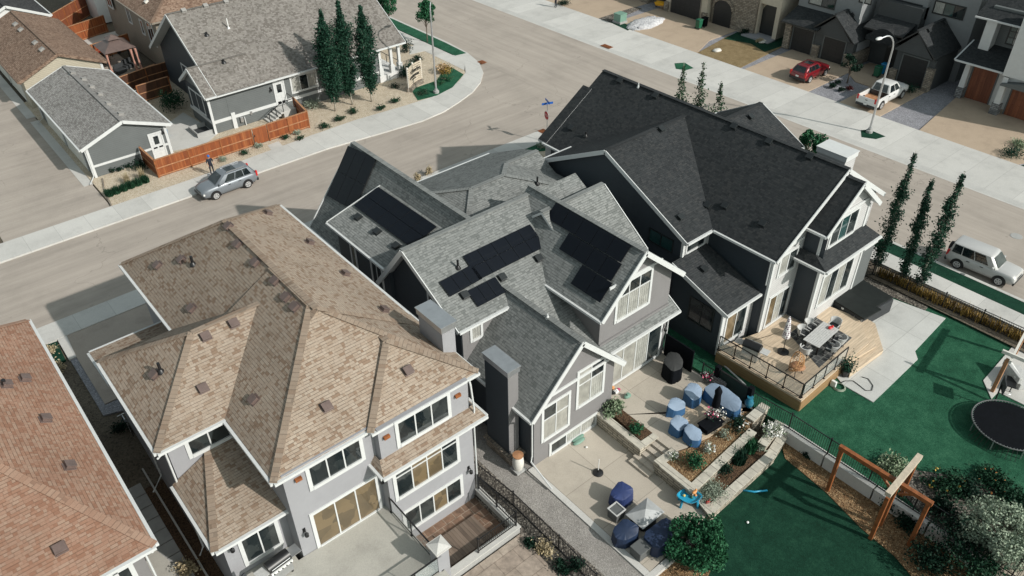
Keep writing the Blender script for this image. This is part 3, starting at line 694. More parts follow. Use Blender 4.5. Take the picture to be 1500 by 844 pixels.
    def hit(h, u, v):
        d = ((u-750)/FPX*_r-(v-422)/FPX*_u+_f); best = None
        for pl in h.planes:
            n = (pl[1]-pl[0]).cross(pl[2]-pl[0]); n.normalize()
            if n.z < 0: n = -n
            k = d.dot(n)
            if abs(k) < 1e-6: continue
            t = (pl[0]-EYE).dot(n)/k; p = EYE+d*t
            c = False; m = len(pl)
            for i in range(m):
                a, b = pl[i], pl[(i+1) % m]
                if (a.y > p.y) != (b.y > p.y) and p.x < (b.x-a.x)*(p.y-a.y)/(b.y-a.y)+a.x: c = not c
            if c and (best is None or t < best[0]): best = (t, p, n, pl)
        return best
    def vent(h, *uvs, mat='brown_plastic', w=.36):
        for u, v in uvs:
            q = h.hit(u, v)
            if not q: continue
            _, p, n, _pl = q; t = Vector((-n.y, n.x, 0)).normalized(); s = n.cross(t)
            mb = MB()
            def bx(a, b, c, d, e, f):
                vs = [p+t*x+s*y+n*z for z in (e, f) for y in (c, d) for x in (a, b)]
                mb.add(vs, [(0, 2, 3, 1), (4, 5, 7, 6), (0, 1, 5, 4), (1, 3, 7, 5), (3, 2, 6, 7), (2, 0, 4, 6)], 0)
            bx(-w*.62, w*.62, -w*.62, w*.62, -.02, .03); bx(-w/2, w/2, -w/2, w*.42, .03, .16); bx(-w*.56, w*.56, -w*.58, w*.46, .16, .19)
            mb.build('roof_vent', mat, h.roofo, bevel=.012)
    def pipe(h, *uvs, r=.06, H=.45, mat='black'):
        for u, v in uvs:
            q = h.hit(u, v)
            if not q: continue
            p = q[1]; mb = MB(); mb.tube([p+Vector((0, 0, -.1)), p+Vector((0, 0, H))], r, 10, 0); mb.lathe([(r*2.6, -.03), (r*2.2, .06), (r*1.1, .16)], p, 12, 0)
            mb.build('vent_pipe', mat, h.roofo, auto=40)
    def solar(h, cols, rows, *uv, cs=None, n=None):
        if cs is None: q = h.hit(sum(a for a, b in uv)/4, sum(b for a, b in uv)/4); n = q[2]; p0 = q[1]; cs = []
        for u, v in uv:
            d = ((u-750)/FPX*_r-(v-422)/FPX*_u+_f); t = (p0-EYE).dot(n)/d.dot(n); cs.append(EYE+d*t)
        # square the four corners up into a parallelogram
        c = sum(cs, Vector())/4; e1 = (cs[1]-cs[0]+cs[2]-cs[3])/4; e2 = (cs[3]-cs[0]+cs[2]-cs[1])/4
        e2 = e2-e1*e2.dot(e1)/e1.dot(e1)
        mb = MB(); g = .012
        for i in range(cols):
            for j in range(rows):
                A = [c+e1*(-1+2*(i+k)/cols+(g if k == 0 else -g)/e1.length)+e2*(-1+2*(j+l)/rows+(g if l == 0 else -g)/e2.length) for k, l in ((0, 0), (1, 0), (1, 1), (0, 1))]
                vs = [a+n*.07 for a in A]+[a+n*.11 for a in A]
                mb.add(vs, [(3, 2, 1, 0), (4, 5, 6, 7)], 0); mb.add(vs, [(0, 1, 5, 4), (1, 2, 6, 5), (2, 3, 7, 6), (3, 0, 4, 7)], 1)
        mb.build('solar_panel', ['solar', 'black'], h.roofo)

def fr(face, c):
    """wall frame: along axis, out axis"""
    s = -1 if face[0] == '-' else 1
    if face[1] == 'y': return lambda a, o, z: Vector((a, c+s*o, z))
    return lambda a, o, z: Vector((c+s*o, a, z))
def bx3(mb, F, a0, a1, o0, o1, z0, z1, m=0):
    vs = [F(a, o, z) for z in (z0, z1) for o in (o0, o1) for a in (a0, a1)]
    mb.add(vs, [(0, 2, 3, 1), (4, 5, 7, 6), (0, 1, 5, 4), (1, 3, 7, 5), (3, 2, 6, 7), (2, 0, 4, 6)], m)
def window(par, face, c, a0, a1, z0, z1, cols=2, rows=None, tw=.13, tm='white', pm=('glass',), mw=.06, name='window', sub='pane', pro=.05):
    """trim boards proud of the wall, mullions, and panes of glass set between them"""
    F = fr(face, c); mb = MB()
    bx3(mb, F, a0-tw, a0, -.02, pro, z0-tw, z1+tw); bx3(mb, F, a1, a1+tw, -.02, pro, z0-tw, z1+tw)
    bx3(mb, F, a0, a1, -.02, pro, z1, z1+tw); bx3(mb, F, a0, a1, -.02, pro+.025, z0-tw, z0)
    gl = MB(); W = (a1-a0)/cols; rz = [z0]+[z0+(z1-z0)*r for r in (rows or [])]+[z1]
    for k in range(1, cols): bx3(mb, F, a0+k*W-mw/2, a0+k*W+mw/2, -.02, pro-.012, z0, z1)
    for j in range(1, len(rz)-1): 
        for k in range(cols): bx3(mb, F, a0+k*W+mw/2*(k > 0), a0+(k+1)*W-mw/2*(k < cols-1), -.02, pro-.014, rz[j]-mw/2, rz[j]+mw/2)
    ms = []
    for k in range(cols):
        for j in range(len(rz)-1):
            q = pm[(k+j*cols) % len(pm)]
            if q not in ms: ms.append(q)
            m = ms.index(q); i0 = .004
            gl.face([F(a0+k*W+i0, .012, rz[j]), F(a0+(k+1)*W-i0, .012, rz[j]), F(a0+(k+1)*W-i0, .012, rz[j+1]), F(a0+k*W+i0, .012, rz[j+1])], m)
    w = mb.build(name, tm, par)
    gl.build(sub, ms, w); return w
def winpx(par, face, c, uvs, **kw):
    q = [PX(u, v, c) if face[1] == 'x' else PY(u, v, c) for u, v in uvs]
    a = [p.y if face[1] == 'x' else p.x for p in q]; z = [p.z for p in q]
    return window(par, face, c, min(a), max(a), min(z), max(z), **kw)
def panel_door(par, face, c, a0, a1, z0, z1, mat, tm='white', tw=.12, lites=None, name='door', arch=0):
    F = fr(face, c); mb = MB()
    bx3(mb, F, a0-tw, a0, -.02, .06, z0, z1+tw); bx3(mb, F, a1, a1+tw, -.02, .06, z0, z1+tw); bx3(mb, F, a0, a1, -.02, .06, z1, z1+tw)
    f = mb.build(name, tm, par); d = MB(); bx3(d, F, a0+.003, a1-.003, -.01, .025, z0, z1-.003)
    n = max(2, round((a1-a0)/.7)); W = (a1-a0)/n; rows = 4 if z1-z0 < 2.6 else 5; Hh = (z1-z0)/rows
    for i in range(n):
        for j in range(rows): bx3(d, F, a0+i*W+.07, a0+(i+1)*W-.07, .025, .04, z0+j*Hh+.06, z0+(j+1)*Hh-.06)
    d.build('leaf', mat, f)
    if lites: g = MB(); bx3(g, F, lites[0], lites[1], .03, .046, lites[2], lites[3]); g.build('pane', 'glass', f)
    return f
def wall_lamp(par, face, c, a, z):
    F = fr(face, c); mb = MB(); bx3(mb, F, a-.06, a+.06, 0, .03, z-.12, z+.12)
    mb.tube([F(a, .03, z+.05), F(a, .16, z+.1), F(a, .2, z+.02)], .018, 6); mb.lathe([(.03, .02), (.09, -.06), (.09, -.2), (.05, -.24)], F(a, .2, z), 8)
    mb.build('wall_lamp', 'black', par)
def downpipe(par, pts, r=.045, mat='white'):
    mb = MB(); mb.tube(pts, r, 6); return mb.build('downpipe', mat, par)

def chimney(par, x0, x1, y0, y1, z0, z1, m, mc='white'):
    mb = MB(); mb.box(x0, x1, y0, y1, z0, z1); c = mb.build('chimney', m, par, bevel=.01)
    k = MB(); k.box(x0-.06, x1+.06, y0-.06, y1+.06, z1-.28, z1+.03); k.box(x0-.1, x1+.1, y0-.1, y1+.1, z1+.03, z1+.09); k.build('chimney_cap', mc, c, bevel=.01)
# ---------------------------------------------------------------- tan house
T = House('house', 'two-storey pale stucco house under a large tan shingle hip roof with many vents', 'house', (10.5, 30, 0), ['st_pale', 'foundation'], 'roof_tan')
T.mass(6.05, 15.15, 25, 39.5, -1, 7, 9.85, rc=10.58, r0=25.9, r1=35.2, walls=False, gut='1b')
T.gutter((6.05, 39.5, 7), (6.05, 32.3, 7), (-1, 0))
T.mass(5.5, 15.12, 20.98, 30, -1, 6.99, 9.83, rc=10.5, r0=26.3, walls=False, gut='0b')
T.gutter((5.5, 25.2, 6.99), (5.5, 20.98, 6.99), (-1, 0))
T.mass(9.65, 15.2, 20.72, 26, -1, 7.01, 8.55, r0=23.5, rc=12.42, walls=False, gut='0')
T.mass(2.68, 10.6, 25.35, 32.45, -1, 7, 9.06, 'x', r0=6.1, walls=False, gut='a0')
T.mass(2.8, 5.9, 21.5, 25.8, -1, 4.6, 5.4, walls=False, gut='', caps=False) if False else None
T.plane([(2.8, 21.5, 4.6), (5.9, 21.5, 4.6), (5.9, 25.75, 5.4), (4.55, 25.75, 5.4)]); T.plane([(2.8, 21.5, 4.6), (4.55, 25.75, 5.4), (2.8, 25.75, 4.6)])
T.cap((2.8, 21.5, 4.6), (4.55, 25.75, 5.4)); T.gutter((2.8, 21.5, 4.6), (5.9, 21.5, 4.6), (0, -1)); T.gutter((2.8, 25.7, 4.6), (2.8, 21.5, 4.6), (-1, 0))
T.plane([(9.55, 20.0, 5.0), (14.95, 20.0, 5.0), (14.7, 20.62, 5.35), (9.8, 20.62, 5.35)], .14); T.plane([(9.55, 20.0, 5.0), (9.8, 20.62, 5.35), (9.8, 21.1, 5.35), (9.55, 21.1, 5.0)], .14)
T.plane([(14.95, 20.0, 5.0), (14.7, 20.62, 5.35), (14.7, 21.4, 5.35), (14.95, 21.4, 5.0)], .14); T.gutter((9.5, 20.0, 5.0), (15.0, 20.0, 5.0), (0, -1)); T.gutter((9.55, 20.0, 5.0), (9.55, 21, 5.0), (-1, 0)); T.gutter((14.95, 20.0, 5.0), (14.95, 21.4, 5.0), (1, 0))
W = T.wall
W.box(5.85, 14.55, 21.0, 27.0, -1, 7.05); W.box(6.5, 14.55, 27.0, 39.1, -1, 7.05); W.box(9.9, 14.5, 20.6, 21.0, 4.6, 7.05); W.box(9.9, 14.45, 20.4, 21.0, -1, 4.85)
W.box(3.1, 5.85, 25.8, 32.0, -1, 7.05); W.box(3.15, 5.85, 21.9, 25.8, -1, 4.55)
T.plane([(2.77, 32.0, 5.69), (6.6, 32.0, 5.69), (6.6, 36.1, 5.0), (2.77, 36.1, 5.0)]); T.gutter((2.77, 36.1, 5.0), (6.6, 36.1, 5.0), (0, 1)); T.gutter((2.77, 32.4, 5.62), (2.77, 36.1, 5.0), (-1, 0)); W.box(3.1, 6.4, 32.0, 35.7, -1, 4.9)
T.done()
TR = T.root
window(TR, '-y', 21.0, 6.95, 9.2, 5.62, 6.72, 3, pm=('glass',), tw=.17)
w_ = window(TR, '-y', 21.0, 6.65, 9.6, 2.02, 4.05, 3, pm=('glass_tan',), tw=.16, name='patio_door')
window(TR, '-y', 20.6, 10.85, 13.35, 5.62, 6.85, 3, pm=('glass',), tw=.17)
window(TR, '-y', 20.4, 10.3, 13.5, 2.75, 4.45, 4, [.74], pm=('glass', 'glass_tan', 'glass_tan', 'glass', 'glass', 'glass_tan', 'glass_tan', 'glass'), tw=.17)
window(TR, '-y', 20.4, 10.5, 13.55, .25, 1.45, 4, pm=('glass', 'glass', 'glass_tan', 'glass'), tw=.17)
window(TR, '-y', 25.8, 3.95, 5.6, 5.6, 6.6, 2, pm=('glass',), tw=.17)
window(TR, '-y', 21.9, 3.9, 5.3, 2.45, 4.25, 2, pm=('glass',), tw=.17)
wall_lamp(TR, '-y', 21.0, 6.15, 3.5); wall_lamp(TR, '-y', 20.4, 14.1, 1.75); wall_lamp(TR, '-y', 21.0, 9.84, 3.9); wall_lamp(TR, '-y', 21.9, 3.45, 4.0)
for a, o in ((6.3, 'l'), (10.1, 'r')):
    mb = MB(); mb.box(a, a+.28, 20.98 if o == 'l' else 20.58, 20.86 if o == 'l' else 20.46, 6.45, 6.6); mb.build('wall_vent', 'cedar_post', TR)
mb = MB(); mb.box(13.75, 14.03, 20.46, 20.58, 6.45, 6.6); mb.build('wall_vent', 'cedar_post', TR)
downpipe(TR, [(14.56, 20.55, 6.95), (14.58, 20.5, 6.7), (14.58, 20.33, 5.3), (14.52, 20.33, 4.9), (14.52, 20.33, .1), (14.75, 19.6, -.25), (14.8, 18.6, -.3)])
downpipe(TR, [(2.62, 25.2, 6.85), (3.0, 25.7, 6.55), (3.0, 25.7, .2), (2.7, 25.5, 0)]); downpipe(TR, [(3.0, 30.5, 6.85), (3.05, 30.6, .6), (2.4, 30.2, .2)])
T.vent((336, 332), (267, 381), (232, 389), (349, 358), (404, 412), (375, 385), (420, 436), (433, 450), (301, 493), (342, 474), (297, 569), (228, 549), (282, 452), (373, 586), (478, 596), (597, 543), (392, 313), (453, 356), (505, 402), (562, 455))
T.pipe((283, 388), (236, 545), r=.07, H=.5)

chimney(TR, 14.56, 15.25, 22.4, 24.22, -.5, 8.75, 'st_pale', 'steel')
# ---------------------------------------------------------------- left house
L = House('house', 'house with a rust brown shingle roof cut off by the left edge of the photo', 'house', (-4, 29, 0), ['st_mauve', 'foundation'], 'roof_rust')
L.mass(-11, 1.06, 21.2, 37.7, -1, 7, 10.7, r0=31.2, r1=33.5, rc=-5)
L.mass(-10.4, -2.6, 20.2, 30, -1, 7.02, 9.4, r0=24.3, rc=-6.6, walls=False, gut='0')
L.wall.box(-10, -3.1, 20.6, 22, -1, 6.9)
L.done()
winpx(L.root, '-y', 21.65, ((162, 848), (187, 830), (162, 870)), cols=2, tw=.17)
window(L.root, '-y', 21.65, -1.9, -.5, 5.3, 6.5, 2, tw=.17)
downpipe(L.root, [(.9, 21.1, 6.85), (.68, 21.6, 6.6), (.68, 21.6, .3)])
L.vent((9, 565), (36, 556), (66, 615), (101, 684), (88, 804)); L.pipe((8, 564), r=.08, H=.3)

# ---------------------------------------------------------------- grey house
G = House('house', 'grey gabled house with black solar arrays on its grey shingle roof', 'house', (22, 28, 0), ['st_mauve', 'sd_navy_shade', 'foundation', 'stone'], 'roof_grey')
# main ridge along x
SL = .59
def zs(y): return 8.5-SL*(28.9-y)
G.plane([(16.8, 28.9, 8.5), (16.95, 24.5, zs(24.5)), (21.2, 24.5, zs(24.5)), (21.2, 20.4, zs(20.4)), (28.85, 20.4, zs(20.4)), (28.85, 28.9, 8.5)])
G.plane([(16.8, 28.9, 8.5), (27, 28.9, 8.5), (27, 31.9, 4.85), (16.8, 31.9, 4.85)])
G.cap((16.8, 28.9, 8.5), (25.8, 28.9, 8.5)); G.gutter((16.9, 24.5, zs(24.5)), (21.2, 24.5, zs(24.5)), (0, -1)); G.gutter((22.2, 20.4, zs(20.4)), (28.9, 20.4, zs(20.4)), (0, -1))
G.rake((16.9, 24.5, zs(24.5)), (16.8, 28.9, 8.5), (-1, 0)); G.rake((16.8, 28.9, 8.5), (16.8, 31.9, 4.85), (-1, 0)); G.rake((28.85, 20.4, zs(20.4)), (28.85, 26, zs(26)), (1, 0))
G.wall.extr([(17.35, 24.95, -1), (17.35, 31.5, -1), (17.35, 31.5, 5.1), (17.35, 28.9, 8.3), (17.35, 24.95, zs(24.95)-.2)], (11.1, 0, 0), 1)
G.wall.box(17.38, 21.5, 24.9, 24.95, -1, zs(24.9)-.21, 0)
# bay gable at the back
G.mass(17.38, 23.72, 19.6, 26.5, -1, 3.2, 6.42, rc=20.55, ov=.42, oe=.34, gut='ab0', wm=0)
G.wall.box(17.78, 17.80, 19.97, 24.9, -.9, 3.4, 1)  # thin navy layer puts the bay's side shade into the colour
# right rear gable
G.mass(22.7, 28.9, 20.45, 29.2, 3.0, 5.95, 8.85, rc=25.55, ov=.42, oe=.5, gut='ab0', wm=0)
G.wall.box(23.1, 28.45, 20.85, 25, -1, 3.9, 0)
# low gable beyond it
G.mass(24.5, 29.2, 23.4, 30.3, 3, 5.9, 8.5, 'x', rc=27.0, ov=.35, oe=.35, gut='ab1', wm=1)
# left front wing with its shed dormer
G.mass(17.4, 25.0, 29.0, 40.9, -.5, 3.8, 8.48, rc=21.2, ov=.42, oe=.35, gut='a1', wm=1)
G.plane([(16.75, 30.8, 6.4), (16.75, 36.85, 6.4), (20.4, 36.6, 7.56), (20.4, 30.0, 7.56)]); G.gutter((16.75, 30.8, 6.4), (16.75, 36.85, 6.4), (-1, 0)); G.rake((16.75, 36.85, 6.4), (20.4, 36.6, 7.56), (0, 1))
G.wall.box(17.1, 19.8, 31.0, 36.5, 3, 6.4, 1)
# low roofs at the front
B_, C_, D_, E_ = (24.16, 32.7, 7.6), (26.6, 32.7, 7.6), (28.4, 34.6, 7.0), (31.0, 34.6, 7.0)
G.plane([(20.5, 37.95, 5.92), (29.7, 37.95, 5.92), (31.0, 36.2, 6.49), (31.0, 34.6, 6.99), (28.4, 34.6, 6.99), C_, B_]); G.plane([B_, (20.5, 37.95, 5.92), (20.5, 28.9, 5.7)])
G.plane([B_, C_, (31, 29.7, 6.1), (31, 28, 5.25), (20.5, 28, 5.25), (20.5, 28.9, 5.7)]); G.plane([C_, D_, (31, 34.6, 6.1), (31, 29.7, 6.1)]); G.plane([(27.6, 34.6, 7.0), (31, 34.6, 7.0), (31, 30.2, 4.75), (27.6, 30.2, 4.75)])
for a_, b_ in ((B_, C_), (B_, (20.5, 37.95, 5.92)), (C_, D_), (D_, E_), (C_, (31, 29.7, 6.1)), (B_, (20.5, 28.9, 5.7))): G.cap(a_, b_)
G.gutter((20.5, 37.95, 5.92), (29.7, 37.95, 5.92), (0, 1)); G.wall.box(21, 30.6, 31, 37.5, -.3, 5.75, 0); G.wall.box(30.6, 30.62, 30.5, 36, -.3, 4.9, 1)
G.done()
GR = G.root
window(GR, '-y', 19.94, 18.42, 20.05, .95, 3.1, 2, [.62], pm=('blind', 'blind', 'glass', 'blind'), tw=.16)
window(GR, '-y', 19.94, 20.75, 22.45, 1.75, 4.05, 2, [.62], pm=('blind', 'curtain', 'blind', 'glass'), tw=.16)
window(GR, '-y', 19.94, 18.98, 22.1, -.45, .2, 3, pm=('glass', 'curtain', 'curtain'), tw=.16)
bm_ = MB(); bm_.bar((18.25, 19.91, 3.75), (22.85, 19.91, 3.75), .07, .16); bm_.build('gable_trim', 'white', GR)
window(GR, '-y', 20.95, 24.3, 26.7, 4.85, 7.0, 3, [.66], pm=('curtain', 'curtain', 'curtain', 'glass', 'glass', 'glass'), tw=.16)
bm_ = MB(); bm_.bar((23.6, 20.92, 7.25), (27.5, 20.92, 7.25), .07, .14); bm_.build('gable_trim', 'white', GR)
window(GR, '-y', 20.85, 24.0, 28.0, .42, 2.75, 4, pm=('blind', 'blind', 'curtain', 'glass'), tw=.14, name='patio_door')
window(GR, '-y', 24.9, 17.98, 18.52, 4.55, 5.75, 1, pm=('curtain',), tw=.14)
window(GR, '-x', 17.1, 31.8, 32.8, 4.0, 5.9, 2, tw=.12); window(GR, '-x', 17.1, 34.6, 35.0, 3.0, 5.9, 1, tw=.12)
window(GR, '-x', 17.35, 26.6, 27.6, 4.2, 6.2, 2, tw=.12)
wall_lamp(GR, '-y', 20.85, 28.2, 2.4)
chimney(GR, 17.05, 17.68, 20.95, 22.7, -1, 5.62, 'st_mauve', 'steel'); MB().box(17.035, 17.05, 20.96, 22.69, 0, 5.3).build('chimney_shade_face', 'sd_navy_shade', GR)  # navy skin paints the stucco chimney's shaded side darker
mb = MB(); mb.box(16.95, 17.78, 20.65, 22.7, -1, -.1); mb.box(16.85, 17.78, 20.55, 22.8, -.1, .02); mb.build('stone_base', 'stone', GR)
G.solar(5, 2, (672, 381), (771, 330), (803, 362), (706, 407)); G.solar(3, 1, (640, 415), (688, 391), (709, 407), (661, 436)); G.solar(3, 1, (682, 428), (723, 408), (742, 428), (701, 451))
G.solar(5, 2, (555, 275), (645, 337), (599, 361), (519, 303)); G.solar(3, 2, (516, 213), (562, 241), (512, 302), (476, 288))
sn_ = Vector((2.85, 0, 2.9)).normalized(); nn_ = Vector((-2.9, 0, 2.85)).normalized()
for k, ya, yb, s0, s1 in ((5, 26.82, 21.3, 2.95, 3.96), (4, 25.0, 21.2, 1.9, 2.93), (2, 23.2, 21.08, .72, 1.88)):
    G.solar(k, 1, cs=[Vector((22.7, y, 5.95))+sn_*s for y, s in ((ya, s1), (yb, s1), (yb, s0), (ya, s0))], n=nn_)
G.vent((525, 319), (553, 340), (581, 361), mat='dark'); G.vent((735, 407), (680, 433), (788, 379), (561, 232), (600, 259), mat='dark')
G.pipe((671, 393), (787, 270), H=.5); G.pipe((802, 466), r=.04, H=.25, mat='white')
downpipe(GR, [(17.4, 19.75, 3.1), (17.72, 20.0, 2.7), (17.72, 19.98, .2), (17.55, 19.85, 0), (17.45, 18.2, -.45)])
downpipe(GR, [(28.7, 20.4, 3.4), (28.55, 20.8, 3.1), (28.55, 20.8, .5), (28.6, 20.5, .3)])

# ---------------------------------------------------------------- dark house
D = House('house', 'tall house with a steep charcoal roof and dark navy side walls, by the wide street', 'house', (38, 27, 0), ['sd_light', 'sd_navy_shade', 'foundation'], 'roof_char')
D.mass(33.4, 44.5, 17.8, 36.7, -.6, 6.0, 9.65, rc=38.95, ov=.4, oe=.35, wm=0, gut='ab0')
D.wall.box(33.78, 33.80, 18.16, 36.3, -.5, 6.05, 1)
D.plane([(33.42, 36.4, 6.03), (37.6, 36.4, 8.78), (37.6, 37.25, 8.78), (33.42, 37.25, 6.03)]); D.wall.box(33.8, 44, 36.2, 36.9, -.3, 6.0, 0)
D.mass(31.15, 40, 22.15, 34.4, -.6, 6.0, 9.2, 'x', rc=28.8, ov=.45, oe=.25, zB=6.35, wm=1, gut='ab0')
D.wall.box(31.45, 33.9, 22.55, 22.6, 4.6, 6.0, 0)
D.plane([(30.55, 18.45, 3.4), (33.6, 18.45, 3.4), (33.6, 22.55, 4.75), (30.55, 22.55, 4.75)]); D.gutter((30.5, 18.45, 3.4), (33.6, 18.45, 3.4), (0, -1)); D.rake((30.55, 18.45, 3.4), (30.55, 22.55, 4.75), (-1, 0))
D.wall.extr([(30.95, 18.9, -.6), (30.95, 22.6, -.6), (30.95, 22.6, 4.55), (30.95, 18.9, 3.35)], (3, 0, 0), 1); D.wall.box(30.96, 33.8, 18.86, 18.9, -.5, 3.3, 0)
# rear bay under its own gable
D.mass(36.1, 41.6, 16.7, 21, 4.6, 7.0, 9.3, rc=38.8, ov=.45, oe=.4, gut='ab0', wm=0)
D.wall.box(36.5, 41.2, 16.75, 19, -.5, 5.0, 0); D.wall.box(36.49, 36.5, 16.8, 18.1, .6, 6.9, 1)
D.plane([(35.9, 16.15, 5.0), (41.6, 16.15, 5.0), (41.3, 17.15, 5.45), (36.3, 17.15, 5.45)], .14); D.gutter((35.9, 16.15, 5.0), (41.6, 16.15, 5.0), (0, -1)); D.plane([(35.9, 16.15, 5.0), (36.3, 17.15, 5.45), (36.3, 18.2, 5.45), (35.9, 18.2, 5.0)], .14); D.gutter((35.9, 16.15, 5.0), (35.9, 18.2, 5.0), (-1, 0))
# dormer towards the wide street
D.mass(39, 45.0, 24.0, 31.0, 3, 6.6, 8.45, 'x', rc=27.7, ov=.4, gut='ab1', wm=0)
D.done()
DR = D.root
window(DR, '-y', 18.15, 34.5, 36.0, 4.35, 5.6, 2, pm=('curtain', 'glass'), tm='white', tw=.15, mw=.09)
window(DR, '-y', 18.15, 34.3, 36.2, .75, 2.8, 3, pm=('glass_tan', 'curtain', 'glass'), tm='white', tw=.14, name='patio_door')
window(DR, '-y', 17.1, 37.4, 39.9, 5.6, 7.1, 3, pm=('glass', 'glass_teal', 'glass'), tm='white', tw=.15)
window(DR, '-y', 16.75, 37.2, 40.3, 1.6, 3.7, 4, pm=('curtain', 'glass', 'curtain', 'glass'), tm='white', tw=.15)
window(DR, '-y', 22.55, 31.75, 33.3, 4.9, 5.75, 1, pm=('glass',), tm='white', tw=.1)
window(DR, '-y', 18.86, 31.35, 33.1, .65, 2.9, 2, pm=('glass_tan', 'glass'), tm='white', tw=.12, name='patio_door')
winpx(DR, '-x', 31.4, ((953, 352), (984, 364), (953, 335), (984, 368)), cols=2, tm='dark', tw=.06, pm=('glass_teal',))
winpx(DR, '-x', 30.95, ((1008, 465), (1042, 480), (1013, 436), (1042, 452)), cols=2, tm='dark', tw=.06, pm=('glass',))
trims(DR, 'corner_trim', 'white', [(33.74, 33.92, 18.11, 18.25, .6, 5.95), (30.88, 31.06, 18.82, 18.96, .0, 3.25), (36.42, 36.6, 16.7, 16.85, .0, 4.9), (41.08, 41.26, 16.7, 16.85, -.4, 4.9), (36.4, 36.6, 17.05, 17.2, 5.4, 6.95), (41.0, 41.2, 17.05, 17.2, 5.4, 6.95), (31.36, 31.5, 22.5, 22.66, 4.7, 6.0)])
trims(DR, 'gable_trim', 'white', bars=[((36.9, 17.05, 7.45), (40.7, 17.05, 7.45), .06, .14), ((34.2, 18.11, 6.15), (36.4, 18.11, 6.15), .06, .14)])
downpipe(DR, [(33.3, 18.3, 5.9), (33.7, 18.3, 5.6), (33.7, 18.3, 4.0)]); downpipe(DR, [(30.5, 18.5, 3.3), (30.87, 18.85, 3.0), (30.87, 18.85, .2), (30.75, 18.5, -.1), (30.3, 16.3, -.15)])
chimney(DR, 42.3, 43.5, 19.7, 21.6, 2, 8.4, 'sd_light', 'white')
mb = MB(); mb.box(41.25, 42.6, 16.7, 18.2, -.3, 3.8); c_ = mb.build('side_bay', 'sd_grey', DR); mb = MB(); mb.box(41.2, 42.7, 16.6, 18.25, 3.8, 3.95); mb.build('side_bay_cap', 'white', c_)
D.vent((1037, 301), (996, 319), (968, 190), (1063, 302), (1118, 328), (909, 119), (961, 141), (838, 188), (1076, 186), (1099, 172), (1187, 230), (1030, 395), (1127, 208), mat='dark')
D.pipe((935, 128), r=.04, H=.3, mat='white'); D.pipe((858, 200), H=.35)

# ---------------------------------------------------------------- corner house and garages, top left
N = House('house', 'single-storey blue grey house with a broad taupe roof on the corner lot', 'house', (31, 72, .1), ['sd_grey', 'foundation', 'sd_navy_shade'], 'roof_taupe')
N.mass(21.6, 40.8, 64.9, 80.4, .1, 3.6, 8.55, 'x', rc=72.7, ov=.5, oe=.9, gut='ab01', walls=False)
N.wall.extr([(22.5, 65.4, .1), (22.5, 79.9, .1), (22.5, 79.9, 3.72), (22.5, 72.7, 8.35), (22.5, 65.4, 3.72)], (15.3, 0, 0), 0); N.wall.box(37.8, 40.4, 71, 79.9, .1, 3.7, 0); N.wall.extr([(22.47, 70.2, .1), (22.47, 79.88, .1), (22.47, 79.88, 3.7), (22.47, 72.7, 8.3), (22.47, 66.5, 4.3), (22.47, 70.2, 4.0)], (.03, 0, 0), 2); N.wall.box(20.88, 20.9, 65.5, 70.0, 1.3, 3.7, 2)  # thin navy layers paint shade on the side walls
N.mass(20.6, 26, 64.92, 70.5, .1, 3.6, 5.4, 'x', rc=67.7, ov=.5, oe=.3, gut='a0')
N.done()
NR = N.root
trims(NR, 'band_board', 'white', [(20.9, 37.8, 65.36, 65.42, 1.0, 1.28), (20.84, 20.9, 65.4, 70.2, 1.0, 1.28)]); trims(NR, 'corner_trim', 'white', [(20.84, 21.05, 65.34, 65.46, .1, 3.6), (22.6, 22.95, 65.3, 65.42, .1, 1.55)])
window(NR, '-y', 65.4, 28.7, 31.1, 1.75, 3.05, 3, pm=('curtain', 'glass', 'curtain'), tw=.16); window(NR, '-y', 65.4, 33.5, 34.6, 1.75, 3.05, 2, pm=('glass', 'curtain'), tw=.16); window(NR, '-y', 65.4, 36.2, 37.2, 1.6, 3.0, 2, tw=.16)
panel_door(NR, '-y', 65.4, 27.0, 27.85, .95, 3.05, 'white', lites=(27.2, 27.65, 2.1, 2.85))
window(NR, '-x', 20.9, 66.6, 69.3, 1.5, 3.1, 2, tw=.13); window(NR, '-x', 22.5, 72.0, 75.0, 1.2, 3.2, 2, tw=.14)
wall_lamp(NR, '-y', 65.4, 26.6, 2.7)
mb = MB()
for k in range(5): mb.box(25.4+k*.28, 25.68+k*.28, 63.9, 65.2, .1+k*.16, .26+k*.16)
mb.box(26.8, 28.0, 63.9, 65.38, .1, .92); st_ = mb.build('steps', 'concrete_c', NR)
rl = MB()
for a, b in (((25.4, 63.9, 1.15), (26.8, 63.9, 1.85)), ((26.8, 63.9, 1.85), (28.0, 63.9, 1.85)), ((28.0, 63.9, 1.85), (28.0, 65.3, 1.85)), ((25.4, 63.9, .2), (25.4, 63.9, 1.15)), ((26.8, 63.9, .9), (26.8, 63.9, 1.85)), ((28, 63.9, .9), (28, 63.9, 1.85)), ((26.1, 63.9, .6), (26.1, 63.9, 1.5))): rl.bar(a, b, .05, .05)
rl.build('handrail', 'black', st_)
